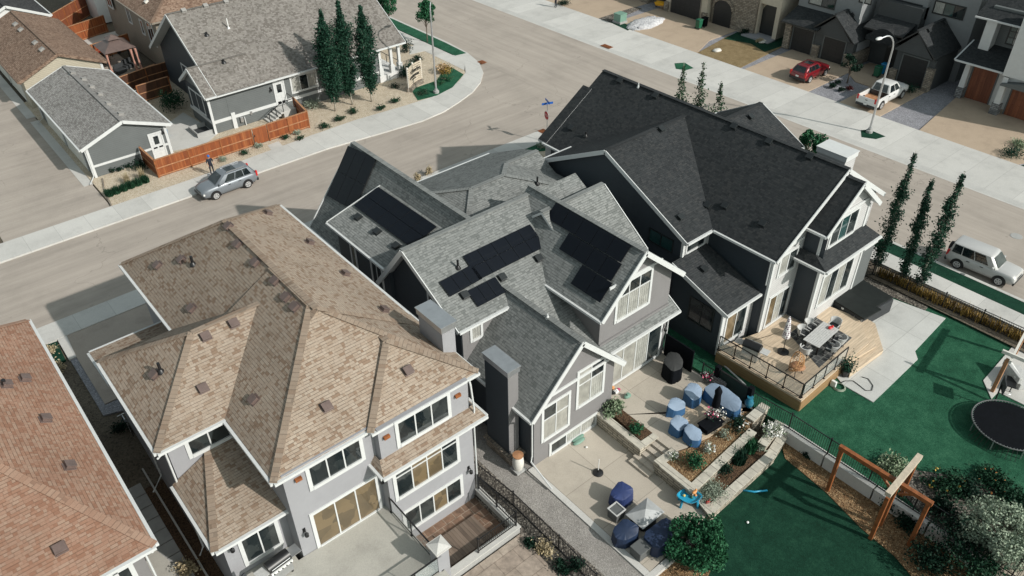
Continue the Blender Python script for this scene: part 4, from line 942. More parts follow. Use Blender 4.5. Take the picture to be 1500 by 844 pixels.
# corner porch
mb = MB(); mb.box(37.82, 40.5, 65.3, 70.9, .1, .75); mb.build('porch', 'st_white', NR)
for a_, b_ in (((40.35, 65.6, 1.6), (40.35, 70.5, 1.6)), ((40.35, 68, .75), (40.35, 68, 1.6)), ((40.35, 70.5, .75), (40.35, 70.5, 1.6))): MB().bar(a_, b_, .05, .05).build('porch_rail', 'black', NR)
for x, y in ((38.1, 65.55), (39.4, 65.55), (40.3, 65.55)):
    mb = MB(); mb.box(x-.13, x+.13, y-.13, y+.13, .75, 3.5); mb.box(x-.22, x+.22, y-.22, y+.22, .75, 1.5); mb.build('porch_column', 'white', NR)
N.vent((269, 16), (301, 9), (331, 3), (363, -4), mat='vent_grey'); N.pipe((303, 52), (328, 92), H=.3, r=.09); N.pipe((335, 42), r=.05, H=.9, mat='plastic_wht')
trims(NR, 'meter_box', 'steel', [(24.3, 24.5, 65.3, 65.38, .9, 1.2), (23.3, 23.55, 65.2, 65.38, .5, .95)]); downpipe(NR, [(23.7, 65.3, .9), (23.7, 65.25, .1)])

g1 = House('garage', 'blue grey siding garage with pale shingles beside the lane', 'garage', (13.5, 71.5, .05), ['sd_grey', 'foundation'], 'roof_ltgrey')
g1.mass(9.98, 17.1, 64.0, 79.2, .05, 2.8, 4.15, ov=.4, oe=.35); g1.done()
trims(g1.root, 'corner_trim', 'white', [(10.36, 10.56, 64.3, 64.42, .05, 2.7), (16.5, 16.72, 64.3, 64.42, .05, 2.7), (10.56, 16.5, 64.31, 64.36, .95, 1.13)])
panel_door(g1.root, '-y', 64.35, 15.25, 16.15, .1, 2.2, 'white', lites=(15.5, 15.9, 1.3, 2.0))
wall_lamp(g1.root, '-y', 64.35, 16.35, 2.3)
for k in range(2): panel_door(g1.root, '-x', 10.38, 66+k*6, 71+k*6, .1, 2.3, 'offwhite')
g1.vent((106, 108), (122, 117), (134, 128), (146, 139), (158, 153), (176, 168), mat='vent_grey', w=.4)
downpipe(g1.root, [(9.9, 64.1, 2.7), (10.3, 64.4, 2.4), (10.3, 64.3, .3), (9.7, 63.4, .15)]); downpipe(g1.root, [(9.9, 78.8, 2.7), (10.3, 78.6, 2.4), (10.3, 78.6, .3), (9.6, 78, .15)])
g2 = House('garage', 'beige stucco garage with a brown shingle roof behind the pale shingled garage', 'garage', (13.7, 90, .05), ['sd_beige', 'foundation'], 'roof_brown', 'roof_brown')
g2.mass(9.9, 17.7, 81.7, 98, .05, 2.8, 4.5, ov=.4, oe=.25); g2.done()
mb = MB(); mb.box(17.1, 17.32, 81.9, 82.05, .05, 2.7); mb.build('corner_trim', 'white', g2.root)
for k in range(2): panel_door(g2.root, '-x', 10.3, 84+k*6, 89+k*6, .1, 2.3, 'offwhite')
g2.vent((23, 36), (31, 44), (52, 63), (62, 73), mat='vent_grey', w=.42)
g3 = House('garage', 'white walled garage with a black roof at the top left corner', 'garage', (13.5, 105, .05), ['st_white', 'foundation'], 'roof_black')
g3.mass(9.6, 17.6, 99.5, 115, .05, 2.9, 4.7, ov=.35, oe=.3); g3.done()
wall_lamp(g3.root, '-y', 99.8, 16.7, 2.3)
n2 = House('house', 'two-storey taupe house with a brown shingle hip roof behind the corner house', 'house', (29, 90, .1), ['sd_taupe', 'foundation'], 'roof_brown', 'sd_taupe')
n2.mass(22.6, 36, 81.3, 98, .1, 5.4, 9.2, r0=87, r1=93, gut='ab01'); n2.done()
winpx(n2.root, '-x', 23.05, ((184, 12), (194, 34), (184, 3)), cols=2, tw=.14); window(n2.root, '-x', 23.05, 86, 86.6, 3.0, 4.3, 1, tw=.14); window(n2.root, '-x', 23.05, 83, 84.6, 2.6, 4.6, 2, tw=.14)
n2.vent((215, 3), mat='offwhite')
n3 = House('house', 'white house end with a dark doorway beyond the far wooden fence', 'house', (28, 108, .1), ['st_white', 'foundation'], 'roof_black')
n3.mass(22.4, 36, 101.5, 114, .1, 5.6, 9, gut='ab01'); n3.done()
winpx(n3.root, '-x', 22.85, ((158, 4), (166, 12), (158, -6)), cols=2, tw=.14)

# ---------------------------------------------------------------- houses across the wide street
E3 = House('house', 'grey house with two small gables over dark garage doors and stone piers', 'house', (80, 37, .1), ['st_far', 'stone', 'st_pale', 'sd_dkgrey'], 'roof_char', 'dark')
w = E3.wall
w.box(79.5, 92, 28.6, 46, 0, 8.2); w.box(76.9, 79.5, 38.2, 45.2, 3, 8.2); w.box(75.2, 79.5, 37.3, 44.9, 0, 3.0, 3); w.box(75.4, 79.5, 29.2, 33.0, 0, 3.4, 3); w.box(78.3, 79.5, 33, 37.3, 0, 6.2, 3)
w.box(79.0, 79.5, 33.0, 36.4, 5, 8.2); w.box(75.9, 79.5, 37.27, 37.3, .1, 2.9, 2)
E3.mass(74.5, 79.6, 37.0, 42.2, 0, 2.75, 4.95, 'x', rc=39.6, walls=False, gut='', oe=.3)
w.extr([(74.85, 37.5, 2.6), (74.85, 41.8, 2.6), (74.85, 39.6, 4.6)], (.3, 0, 0), 3)
E3.plane([(74.3, 41.0, 3.05), (74.3, 45.2, 3.05), (77.0, 45.2, 4.1), (77.0, 41.0, 4.1)]); E3.gutter((74.3, 41.2, 3.05), (74.3, 45.2, 3.05), (-1, 0))
E3.mass(74.5, 80, 29.0, 33.6, 0, 3.4, 5.5, 'x', rc=31.3, walls=False, gut='')
w.extr([(74.85, 29.4, 3.2), (74.85, 33.2, 3.2), (74.85, 31.3, 5.1)], (.3, 0, 0), 3)
E3.plane([(76.2, 33.2, 4.0), (76.2, 37.3, 4.0), (79.6, 37.3, 5.2), (79.6, 33.2, 5.2)]); E3.plane([(79.4, 28, 8.2), (79.4, 46.4, 8.2), (86, 46.4, 11), (86, 28, 11)])
E3.trim = 'dark'; E3.done(); ER = E3.root
panel_door(ER, '-x', 75.2, 41.75, 44.1, .12, 2.5, 'door_dark', 'sd_grey'); panel_door(ER, '-x', 75.2, 38.15, 40.5, .12, 2.4, 'door_dark', 'sd_grey'); panel_door(ER, '-x', 75.4, 29.9, 32.3, .12, 2.8, 'door_dark', 'sd_grey')
for y0, y1, z1, x in ((44.3, 45.0, 2.6, 74.9), (40.85, 41.5, 1.3, 74.85), (37.2, 37.9, 1.3, 74.85), (32.5, 33.1, 1.2, 75.0), (29.1, 29.7, 2.2, 75.0)):
    mb = MB(); mb.box(x, x+.55, y0, y1, .1, z1); mb.box(x-.04, x+.5, y0-.04, y1+.04, z1, z1+.07); mb.build('stone_pier', 'stone', ER)
mb = MB(); mb.box(75.3, 78.2, 37.0, 37.26, .1, 1.5); mb.build('stone_wall', 'stone', ER)
mb = MB(); mb.extr([(76.1, 33.3+.25*k, 3.3+1.0*math.sin(PI*k/14)) for k in range(15)]+[(76.1, 36.8, 2.9), (76.1, 33.3, 2.9)], (2.2, 0, 0)); mb.build('arched_canopy', 'roof_char', ER)
mb = MB(); mb.box(78.22, 78.32, 34.2, 35.4, .15, 2.6); mb.build('front_door', 'dark', ER)
window(ER, '-x', 76.9, 41.2, 44.0, 4.6, 6.6, 2, pm=('glass', 'curtain'), tm='dark', tw=.1)
winpx(ER, '-x', 79.5, ((1372, 17), (1409, 28), (1372, 2)), cols=3, pm=('glass', 'glass_teal', 'curtain'), tm='dark', tw=.12)
winpx(ER, '-x', 79.0, ((1312, 20), (1344, 29), (1312, 0)), cols=3, pm=('glass', 'glass_teal', 'glass_teal'), tm='dark', tw=.12); winpx(ER, '-x', 76.9, ((1262, 2), (1275, 6), (1262, -8)), cols=2, pm=('curtain',), tm='dark', tw=.1)
downpipe(ER, [(76.85, 38.25, 8), (76.85, 38.25, 4.3)]); E3.vent((1248, 22), (1383, 34), (1360, 45), mat='dark')

E4 = House('house', 'white stucco house with red brown garage doors across the wide street', 'house', (80, 20, .1), ['st_white', 'sd_grey', 'stone_grey'], 'roof_char')
w = E4.wall
w.box(76.6, 90, 14, 27.0, 0, 3.6, 0); w.box(78.2, 90, 14, 27.0, 3.6, 8.0, 1); w.box(77.2, 78.2, 25.9, 26.8, 3.8, 7.1, 0); w.box(74.9, 78.2, 14, 23.3, 3.6, 9, 0); w.box(75.3, 76.6, 14, 23.2, 2.9, 3.6, 0)
E4.plane([(75.2, 23.4, 3.75), (75.2, 27.6, 3.75), (78.2, 27.6, 4.8), (78.2, 23.4, 4.8)]); E4.gutter((75.2, 23.4, 3.75), (75.2, 27.6, 3.75), (-1, 0)); E4.gutter((75.2, 27.6, 3.75), (78.2, 27.6, 4.8), (0, 1))
E4.plane([(77.0, 13, 7.2), (77.0, 27.8, 7.2), (83, 27.8, 10.2), (83, 13, 10.2)]); E4.gutter((77.0, 23.4, 7.2), (77.0, 27.8, 7.2), (-1, 0))
E4.done(); ER4 = E4.root
panel_door(ER4, '-x', 76.6, 24.2, 26.3, .12, 3.1, 'door_red', 'sd_grey'); panel_door(ER4, '-x', 75.6, 18.2, 22.3, .12, 2.9, 'door_red', 'sd_grey')
for y0, y1 in ((26.4, 27.0), (22.6, 23.3)):
    mb = MB(); x = 76.0 if y0 > 25 else 74.8
    mb.box(x, x+.65, y0, y1, .1, 1.1); p_ = mb.build('stone_pier', 'stone_grey', ER4); mb = MB(); mb.obox((x+.32, (y0+y1)/2, 1.1), (.5, .5, 2.4), 0, 0, .8); mb.build('pier_column', 'st_white', p_)
mb = MB(); mb.extr([(74.5, 14+.65*k, 3.0+.7*math.sin(PI*k/14)) for k in range(15)]+[(74.5, 23.1, 2.85), (74.5, 14, 2.85)], (1.2, 0, 0)); mb.build('arched_canopy', 'sd_grey', ER4)
window(ER4, '-x', 78.2, 24.0, 25.0, 5.2, 6.8, 2, [.33, .66], pm=('curtain', 'glass_teal'), tm='dark', tw=.1); window(ER4, '-x', 74.9, 16.5, 21.5, 5.0, 8.0, 3, [.5], tm='dark', tw=.1)

E2 = House('house', 'cream stucco and stone house with an arched dark garage door and an arched porch', 'house', (80, 54, .1), ['st_cream', 'stone', 'st_cream'], 'roof_char')
w = E2.wall
w.box(76.5, 90, 46.7, 62, 0, 7, 0); w.box(75.0, 76.5, 55.3, 61.2, 0, 4.2, 0); w.box(75.6, 76.5, 49.2, 55.0, 0, 6, 1); w.box(75.9, 76.5, 46.5, 47.0, 0, 6.0, 2); w.box(75.9, 76.5, 49.0, 49.5, 0, 6.0, 2); w.box(75.9, 76.5, 47.0, 49.0, 3.6, 6, 2)
E2.done(); ER2 = E2.root
panel_door(ER2, '-x', 75.0, 56.2, 60.4, .12, 2.6, 'door_dark', 'sd_taupe'); mb = MB()
mb.extr([(75.53, 52.3, .1), (75.53, 54.7, .1)]+[(75.53, 53.5+1.2*math.cos(PI*k/12), 2.0+.9*math.sin(PI*k/12)) for k in range(13)], (.05, 0, 0)); mb.build('garage_door', 'door_dark', ER2)
mb = MB(); pts = [(53.5+1.35*math.cos(PI*k/12), 2.0+1.05*math.sin(PI*k/12)) for k in range(13)]
for a, b in zip(pts, pts[1:]): mb.bar((75.5, a[0], a[1]), (75.5, b[0], b[1]), .14, .28, 0)
mb.build('stone_arch', 'stone', ER2)
mb = MB(); mb.extr([(76.44, 47.0, .3), (76.44, 49.0, .3)]+[(76.44, 48.0+1.0*math.cos(PI*k/12), 2.6+1.0*math.sin(PI*k/12)) for k in range(13)], (.05, 0, 0)); mb.build('porch_recess', 'dark', ER2)
mb = MB(); mb.box(74.6, 76.5, 46.5, 50, .1, .28); mb.build('porch_step', 'st_pale', ER2)
for y0 in (55.2, 60.7): mb = MB(); mb.box(74.75, 75.2, y0, y0+.6, .1, 1.2); mb.build('stone_pier', 'stone', ER2)
mb = MB(); mb.box(74.6, 75.0, 55.0, 61.5, 2.9, 3.4); mb.build('canopy', 'roof_char', ER2)
E1 = House('house', 'stone fronted house at the top edge of the photo beyond the pale gravel heap', 'house', (80, 69, .1), ['stone', 'st_cream'], 'roof_char')
E1.wall.box(76.5, 90, 63.5, 76, 0, 6); E1.wall.box(75.3, 76.5, 64.4, 65.4, 0, 3); E1.done(); panel_door(E1.root, '-x', 76.5, 66, 72, .12, 2.6, 'door_dark', 'sd_taupe')
# ================================================================ FENCES, WALLS, PATIOS
def metal_fence(name, pts, zb, h, label, group=None, step=.11, post=2.4, mat='black', double=False):
    """posts, rails and pickets along a polyline; each post and each bay of pickets is a part"""
    p0 = Vector((*pts[0], zb)); root = thing(name, label, 'fence', p0, group)
    for i in range(len(pts)-1):
        a, b = Vector((*pts[i], zb)), Vector((*pts[i+1], zb)); L = (b-a).length; n = max(1, round(L/post))
        for k in range(n+1):
            if k == n and i < len(pts)-2: continue
            q = a.lerp(b, k/n); mb = MB(); mb.obox(q, (.06, .06, h+.06)); mb.obox(q+Vector((0, 0, h+.06)), (.085, .085, .03)); mb.build('post', mat, root)
        for k in range(n):
            u, v = a.lerp(b, k/n), a.lerp(b, (k+1)/n); mb = MB()
            for zz in ([h-.02, .12]+([h-.2] if double else [])): mb.bar(u+Vector((0, 0, zz)), v+Vector((0, 0, zz)), .04, .035)
            m = max(2, round((v-u).length/step))
            for j in range(1, m): q = u.lerp(v, j/m); mb.obox(q+Vector((0, 0, .12)), (.017, .017, h-.14))
            mb.build('picket_panel', mat, root, fix=False)
    return root
def wood_fence(name, pts, zb, h, label, group=None, gate=None, post=2.4, mat='cedar'):
    p0 = Vector((*pts[0], zb)); root = thing(name, label, 'fence', p0, group)
    for i in range(len(pts)-1):
        a, b = Vector((*pts[i], zb)), Vector((*pts[i+1], zb)); d = (b-a).normalized(); L = (b-a).length; n = max(1, round(L/post))
        for k in range(n+1):
            if k == n and i < len(pts)-2: continue
            q = a.lerp(b, k/n); MB().obox(q, (.11, .11, h+.02), math.atan2(d.y, d.x)).build('post', 'cedar_post', root)
        for k in range(n):
            u, v = a.lerp(b, k/n)+d*.06, a.lerp(b, (k+1)/n)-d*.06; mb = MB()
            mb.bar(u+Vector((0, 0, h/2)), v+Vector((0, 0, h/2)), .025, h-.06, 0); mb.build('board_panel', mat, root)
            rl = MB(); rl.bar(u+Vector((0, 0, h*.52)), v+Vector((0, 0, h*.52)), .11, .07, 0); rl.bar(u+Vector((0, 0, .14)), v+Vector((0, 0, .14)), .11, .07, 0); rl.build('rail', 'cedar_cap', root)
            MB().bar(a.lerp(b, k/n)+Vector((0, 0, h)), a.lerp(b, (k+1)/n)+Vector((0, 0, h)), .16, .04).build('cap', 'cedar_cap', root)
    return root
def wallrun(pts, w, z0, z1, cap=.08, label='', m='wallblock', mc='capstone', ov=.04, group=None):
    """low garden wall along a polyline with a cap"""
    root = thing('garden_wall', label, 'wall', (*pts[0], z0), group); b = MB(); c = MB()
    for i in range(len(pts)-1):
        p, q = Vector((*pts[i], 0)), Vector((*pts[i+1], 0)); d = (q-p).normalized()*w*.5
        a_ = p if i == 0 else p+d*(1+.004*i); b_ = q+d
        b.bar(a_+Vector((0, 0, (z0+z1-cap)/2)), b_+Vector((0, 0, (z0+z1-cap)/2)), w, z1-cap-z0-.002*i)
        c.bar(a_+Vector((0, 0, z1-cap/2)), b_+Vector((0, 0, z1-cap/2)), w+2*ov, cap-.003*i)
    b.build('wall_face', m, root); c.build('wall_cap', mc, root); return root

# tan house: raised patio, railings, sunken well
PT = 1.95
struct(MB().box(5.6, 9.98, 10, 20.98, -.9, PT).box(3.0, 5.6, 10, 21.88, -.9, PT-.003).build('raised_patio', 'patio_t'))
sheet('sunken_court', [(9.98, 20.4), (14.4, 20.4), (14.4, 17.6), (9.98, 17.6)], -.62, 'paver_red', .3)
MB_ = MB(); MB_.box(10.9, 13.6, 18.05, 19.6, -.619, -.56); o = MB_.build('court_grate', planks('court_slats', [(.17, .125, .095), (.23, .175, .135), (.13, .095, .072)], .17, 0, gap_shade=.8), None); tag(o, 'slatted timber mat lying on brown pavers in the sunken court', 'mat')
w_ = thing('retaining_wall', 'L shaped pale concrete wall round the sunken court under black railings', 'wall', (14.5, 20.4, -.9))
MB().box(14.4, 14.62, 17.3, 20.35, -.9, -.02).build('wall_side', 'foundation', w_); MB().box(10.0, 14.4, 17.3, 17.6, -.9, -.02).build('wall_side', 'foundation', w_)
MB().box(14.36, 14.66, 17.26, 20.36, -.02, .03).build('wall_cap', 'concrete_c', w_); MB().box(10.0, 14.36, 17.26, 17.64, -.021, .029).build('wall_cap', 'concrete_c', w_)
metal_fence('metal_railing', [(14.51, 20.25), (14.51, 17.45), (12.3, 17.45)], .03, .95, 'black picket railing on the concrete wall of the sunken court', post=1.5)
def glass_rail(pts, z, h, label, posts=1.3, glass='rail_glass', group=None, mats_='black'):
    root = thing('glass_railing', label, 'railing', (*pts[0], z), group)
    for i in range(len(pts)-1):
        a, b = Vector((*pts[i], z)), Vector((*pts[i+1], z)); n = max(1, round((b-a).length/posts))
        for k in range(n+1):
            if k == n and i < len(pts)-2: continue
            MB().obox(a.lerp(b, k/n), (.05, .05, h)).obox(a.lerp(b, k/n), (.12, .12, .02)).build('post', mats_, root)
        MB().bar(a+Vector((0, 0, h)), b+Vector((0, 0, h)), .06, .045).build('top_rail', mats_, root)
        MB().bar(a+Vector((0, 0, .09)), b+Vector((0, 0, .09)), .04, .035).build('bottom_rail', mats_, root)
        for k in range(n):
            u, v = a.lerp(b, k/n), a.lerp(b, (k+1)/n); d = (v-u).normalized()*.06
            MB().bar(u+d+Vector((0, 0, h/2+.03)), v-d+Vector((0, 0, h/2+.03)), .012, h-.2).build('glass_panel', glass, root)
    return root
m_, nt_, b_ = _nt('railing_glass'); b_.inputs['Transmission Weight'].default_value = 0; b_.inputs['Alpha'].default_value = .22; b_.inputs['Base Color'].default_value = (.5, .55, .55, 1); b_.inputs['Roughness'].default_value = .05
MT['rail_glass'] = m_
glass_rail([(9.9, 20.5), (9.9, 17.3)], PT, 1.0, 'black glass panelled railing between the raised patio and the sunken court', 1.4)
glass_rail([(9.9, 16.7), (7.3, 16.7)], PT, 1.0, 'black glass panelled railing left of the pale patio pillar', 1.3)
t_ = thing('patio_pillar', 'square pale stucco pillar with a pyramid cap at the patio corner', 'pillar', (10.0, 16.95, -.9))
MB().box(9.72, 10.28, 16.67, 17.23, -.9, PT+1.25).build('shaft', 'st_pale', t_)
k_ = MB(); k_.obox((10.0, 16.95, PT+1.25), (.74, .74, .07)); k_.add([(9.66, 16.61, PT+1.32), (10.34, 16.61, PT+1.32), (10.34, 17.29, PT+1.32), (9.66, 17.29, PT+1.32), (10.0, 16.95, PT+1.48)], [(0, 1, 4), (1, 2, 4), (2, 3, 4), (3, 0, 4), (0, 3, 2, 1)], 0); k_.build('cap', 'concrete_c', t_)
# grill and chair beside the low window
gp = P(385, 815, PT)
def grill(loc, rz, label):
    r = thing('barbecue_grill', label, 'barbecue', (0, 0, 0))
    MB().obox((0, 0, .12), (.95, .52, .72)).build('cabinet', 'steel', r, local=True, bevel=.02)
    h = MB(); h.extr([(-.5, -.28, .84)]+[(-.5, -.28+.56*(1-math.cos(PI*k/8))/2, .86+.30*math.sin(PI*k/8)) for k in range(9)]+[(-.5, .28, .84)], (1.0, 0, 0)); h.build('hood', 'black', r, local=True, auto=40)
    MB().tube([(-.42, -.3, 1.0), (.42, -.3, 1.0)], .02, 8).build('handle', 'steel', r, local=True)
    MB().obox((.75, 0, .84), (.45, .5, .03)).build('side_shelf', 'steel', r, local=True); MB().obox((-.75, 0, .84), (.45, .5, .03)).build('side_shelf', 'wicker_lt', r, local=True)
    MB().obox((0, -.31, .72), (.98, .06, .12)).build('control_panel', 'plastic_wht', r, local=True)
    for k in range(5): MB().tube([(-.38+k*.19, -.34, .78), (-.38+k*.19, -.38, .78)], .028, 8).build('knob', 'dark', r, local=True)
    for x in (-.4, .4):
        for y in (-.2, .2): MB().lathe([(.05, 0), (.05, .12)], (x, y, 0), 8).build('caster', 'black', r, local=True)
    r.location = loc; r.rotation_euler = (0, 0, rz); tag(r, label, 'barbecue'); return r
grill((4.75, 20.85, PT), 0.1, 'black hooded barbecue grill under the low tan roof')
c_ = thing('folding_chair', 'black folding chair with a pale seat beside the barbecue grill', 'chair', (0, 0, 0))
MB().obox((0, 0, .42), (.5, .48, .05)).build('seat', 'wicker_lt', c_, local=True); MB().obox((0, .25, .48), (.5, .05, .5), 0, 0, 1, (-.25, 'X')).build('backrest', 'cush_dk', c_, local=True)
for x in (-.22, .22):
    MB().tube([(x, -.22, 0), (x, .2, .62)], .016, 6).build('leg', 'black', c_, local=True); MB().tube([(x, .24, 0), (x, -.2, .45)], .016, 6).build('leg', 'black', c_, local=True)
c_.location = (3.45, 20.75, PT); c_.rotation_euler = (0, 0, .5)

# fence between the tan and grey lots
metal_fence('metal_fence', [P2(690, 692, -.5), P2(752, 742, -.5), P2(818, 806, -.5), P2(872, 862, -.5)], -.5, 1.05, 'long black picket fence between the rock bed and grey gravel path')
# grey house: garden walls, steps
wallrun([P2(877, 604, ZU), P2(938, 653, ZU)], .34, ZL, ZU+.05, label='pale block wall below the variegated leafy bed next to the patio steps')
wallrun([P2(940, 652, ZU), P2(958, 640, ZU)], .3, ZL, ZU+.046, label='short wall return at the top left of the patio steps')
wallrun([P2(990, 660, ZU), P2(966, 677, ZU), P2(1014, 716, ZU), P2(1100, 634, ZU)], .36, ZL-.2, ZU+.05, label='U shaped stone block wall round the upper planting bed right of the steps')
wallrun([P2(1020, 724, -.35), P2(1040, 748, -.35), P2(1128, 668, -.35), P2(1146, 640, -.35)], .38, ZG-.1, -.30, label='lower stone block wall round the silver shrub bed by the lawn')
wallrun([P2(1098, 616, ZU), P2(1118, 598, ZU)], .42, ZD-.8, ZU+.12, label='thick pale wall block at the patio corner near the blue urn')
wallrun([P2(1116, 652, 0), P2(1140, 622, 0)], .4, ZG, .05, label='short pale wall under the white flowers by the long concrete wall')
t_ = thing('patio_steps', 'five tan stone steps between the lower and upper patios', 'steps', (21.6, 16.3, ZL))
for k in range(5):
    x0 = 21.62+.336*k; MB().box(x0, 23.3, 15.66, 17.0, ZL-.1 if k == 0 else ZL+.133*k, ZL+.133*(k+1)).build('tread', 'patio', t_, bevel=.006)
sheet('planting_bed', [P2(890, 601, ZU), P2(903, 594, ZU), P2(955, 634, ZU), P2(940, 646, ZU)], ZU+.02, 'soil', .5)
sheet('planting_bed', [P2(990, 662, ZU), P2(972, 678, ZU), P2(1012, 709, ZU), P2(1098, 630, ZU), P2(1100, 594, ZU), P2(1080, 606, ZU), P2(1012, 655, ZU)], ZU-.03, 'bark', .5)
sheet('planting_bed', [P2(1020, 716, -.35), P2(1040, 742, -.35), P2(1124, 664, -.35), P2(1136, 640, -.35), P2(1105, 640, -.35)], -.38, 'soil', .4)
# concrete wall with the fence that divides the two lawns
w_ = thing('retaining_wall', 'long pale concrete retaining wall under the black fence between two lawns', 'wall', (29.3, 12, ZG))
for k, (y0, y1) in enumerate(((13.2, 10.6), (10.52, 7.9), (7.82, 5.2), (5.12, 2.4))):
    MB().box(28.98, 29.28, y1, y0, ZG-.1, -.07-.01*k).build('wall_panel', 'concrete_c', w_, bevel=.01); MB().box(28.94, 29.32, y1, y0, -.07-.01*k, .01-.01*k).build('wall_cap', 'concrete_c', w_, bevel=.01)
metal_fence('metal_fence', [(28.75, 18.2), (29.2, 12.8), (29.25, -3)], -.1, 1.15, 'black picket fence on the concrete wall beside the green lawn', step=.12)
for x0, y0, x1, y1, lb in ((28.5, 20.75, 28.5, 18.75, 'tall black privacy screen between the grey house and the covered barbecue'),):
    one(MB().box(28.46, 28.54, y1, y0, -.4, 1.75), 'privacy_screen', 'cv_black', lb, 'screen')
t_ = thing('mesh_screen', 'dark green mesh screen between two black posts behind the blue covered sofa', 'screen', (28.85, 16.3, ZD))
for y in (17.3, 15.15): MB().box(28.72, 28.98, y-.13, y+.13, -.4, 1.45).build('post', 'cv_black', t_)
MB().box(28.83, 28.87, 15.28, 17.17, -.2, 1.25).build('mesh_panel', 'mesh_green', t_); MB().box(28.81, 28.89, 15.28, 17.17, 1.25, 1.31).build('top_rail', 'black', t_)
# street side fence of the dark house
metal_fence('metal_fence', [(43.6, 17.8), (45.0, 17.2), (45.3, 8), (45.6, -2)], -.15, 1.1, 'open black fence in front of the golden grass hedge', step=.13, double=True)
# corner house fences
wood_fence('wooden_fence', [(14.2, 64.0), (14.25, 61.0), (22.4, 61.05)], .1, 1.55, 'long orange cedar fence behind the silver blue car')
wood_fence('wooden_fence', [(23.9, 61.05), (27.7, 61.1), (28.2, 64.6)], .1, 1.55, 'short orange cedar fence by the dark green junipers')
t_ = thing('wooden_gate', 'orange cedar gate between the two cedar fences', 'gate', (23.1, 61.05, .1))
MB().box(22.55, 23.8, 61.03, 61.07, .15, 1.6).build('board_panel', 'cedar', t_); MB().box(22.5, 23.85, 61.0, 61.1, 1.6, 1.65).build('cap', 'cedar_cap', t_); MB().box(22.6, 22.66, 60.98, 61.03, .9, 1.05).build('latch', 'black', t_)
wood_fence('wooden_fence', [(17.4, 79.4), (20.5, 80.2), (23.0, 80.4)], .1, 1.7, 'shaded brown fence behind the pale shingled garage', mat='cedar_shade')
wood_fence('wooden_fence', [(18.3, 76.3), (21.4, 76.6)], .1, 1.7, 'brown shaded fence behind the leafy shrub', mat='cedar_shade')
wood_fence('wooden_fence', [(17.9, 90.2), (22.6, 91.2)], .1, 1.7, 'orange fence beyond the gazebo with red flower pots', mat='cedar')
wood_fence('wooden_fence', [(17.9, 97.0), (22.5, 98.5)], .1, 1.9, 'bright orange fence with a pale rail near the far garages', mat='cedar')
wood_fence('wooden_fence', [(17.8, 101.0), (23.0, 106.0)], .1, 2.4, 'tall red fence at the top left beyond the woodpile', mat='door_red')
# low edging of the corner bed
one(MB().tube([P(150, 262, .12), P(153, 282, .12), P(163, 301, .12)], .07, 6), 'stone_edging', 'stone', 'low stone edging of the gravel bed beside the lane', 'edging')

# ---------------------------------------------------------------- deck of the dark house
ZK = .60
dk = [P2(1107, 490, ZK), P2(1050, 514, ZK), P2(1173, 588, ZK), P2(1228, 536, ZK), P2(1262, 512, ZK), P2(1272, 503, ZK), P2(1262, 470, ZK), P2(1253, 462, ZK), P2(1212, 448, ZK), P2(1190, 440, ZK)]
sheet('deck', [(33.8, 18.1), (30.9, 18.85), (30.62, 18.6), P2(1050, 514, ZK), P2(1174, 587, ZK), P2(1240, 529, ZK), P2(1273, 502, ZK), P2(1262, 472, ZK), P2(1252, 463, ZK), P2(1206, 445, ZK), (37.6, 16.7), (36.4, 16.75), (36.4, 18.1)], ZK, 'deckwood', .12)
sheet('deck', [P2(1240, 533, .38), P2(1284, 507, .38), P2(1272, 468, .38), P2(1255, 462, .38), (38.5, 15.5), (36, 14)], .38, 'deckwood', .12)
sheet('deck', [P2(1245, 548, .16), P2(1294, 513, .16), P2(1282, 474, .16), P2(1262, 462, .16), (38.5, 15.5), (36, 13.5)], .16, 'deckwood', .3)
df = MB(); a, b, c = P(1050, 514, ZK), P(1174, 587, ZK), P(1240, 529, ZK)
for u, v in ((a, b), (b, c)):
    df.bar(u+Vector((0, 0, -.46)), v+Vector((0, 0, -.46)), .06, .68)
one(df, 'deck_skirt', 'deckside', 'brown board skirt along the edge of the pale deck', 'deck skirt')
glass_rail([P2(1052, 512, ZK), P2(1172, 583, ZK)], ZK, 1.0, 'black railing along the side of the deck above the navy wall', 1.15)
glass_rail([P2(1174, 582, ZK), P2(1237, 528, ZK)], ZK, 1.0, 'black railing at the end of the deck behind the wicker egg chair', 1.2)
# ================================================================ VEHICLES
def proj(p):
    d = Vector(p)-EYE; w = d.dot(_f); return (750+FPX*d.dot(_r)/w, 422-FPX*d.dot(_u)/w)
def ztop(x, y, v):
    lo, hi = -3, 25
    for _ in range(40):
        m = (lo+hi)/2
        if proj((x, y, m))[1] > v: lo = m
        else: hi = m
    return lo
def loft(mb, secs, m=0):
    n = len(secs[0]); o = [v for s in secs for v in s]; f = []
    for i in range(len(secs)-1):
        for k in range(n): f.append((i*n+k, i*n+(k+1) % n, (i+1)*n+(k+1) % n, (i+1)*n+k))
    f += [tuple(range(n-1, -1, -1)), tuple((len(secs)-1)*n+k for k in range(n))]
    return mb.add(o, f, m)
def body_sec(x, zb, zt, hw):
    h = zt-zb; half = [(hw*.84, zb), (hw*.96, zb+.07), (hw, zb+.36*h), (hw*.995, zb+.62*h), (hw*.955, zt-.07), (hw*.88, zt-.01), (hw*.45, zt+.025)]
    return [(x, y, z) for y, z in half]+[(x, -y, z) for y, z in half[::-1]]
MT['rim'] = plain('alloy_rim', (.5, .5, .5), .35, .2, var=0)
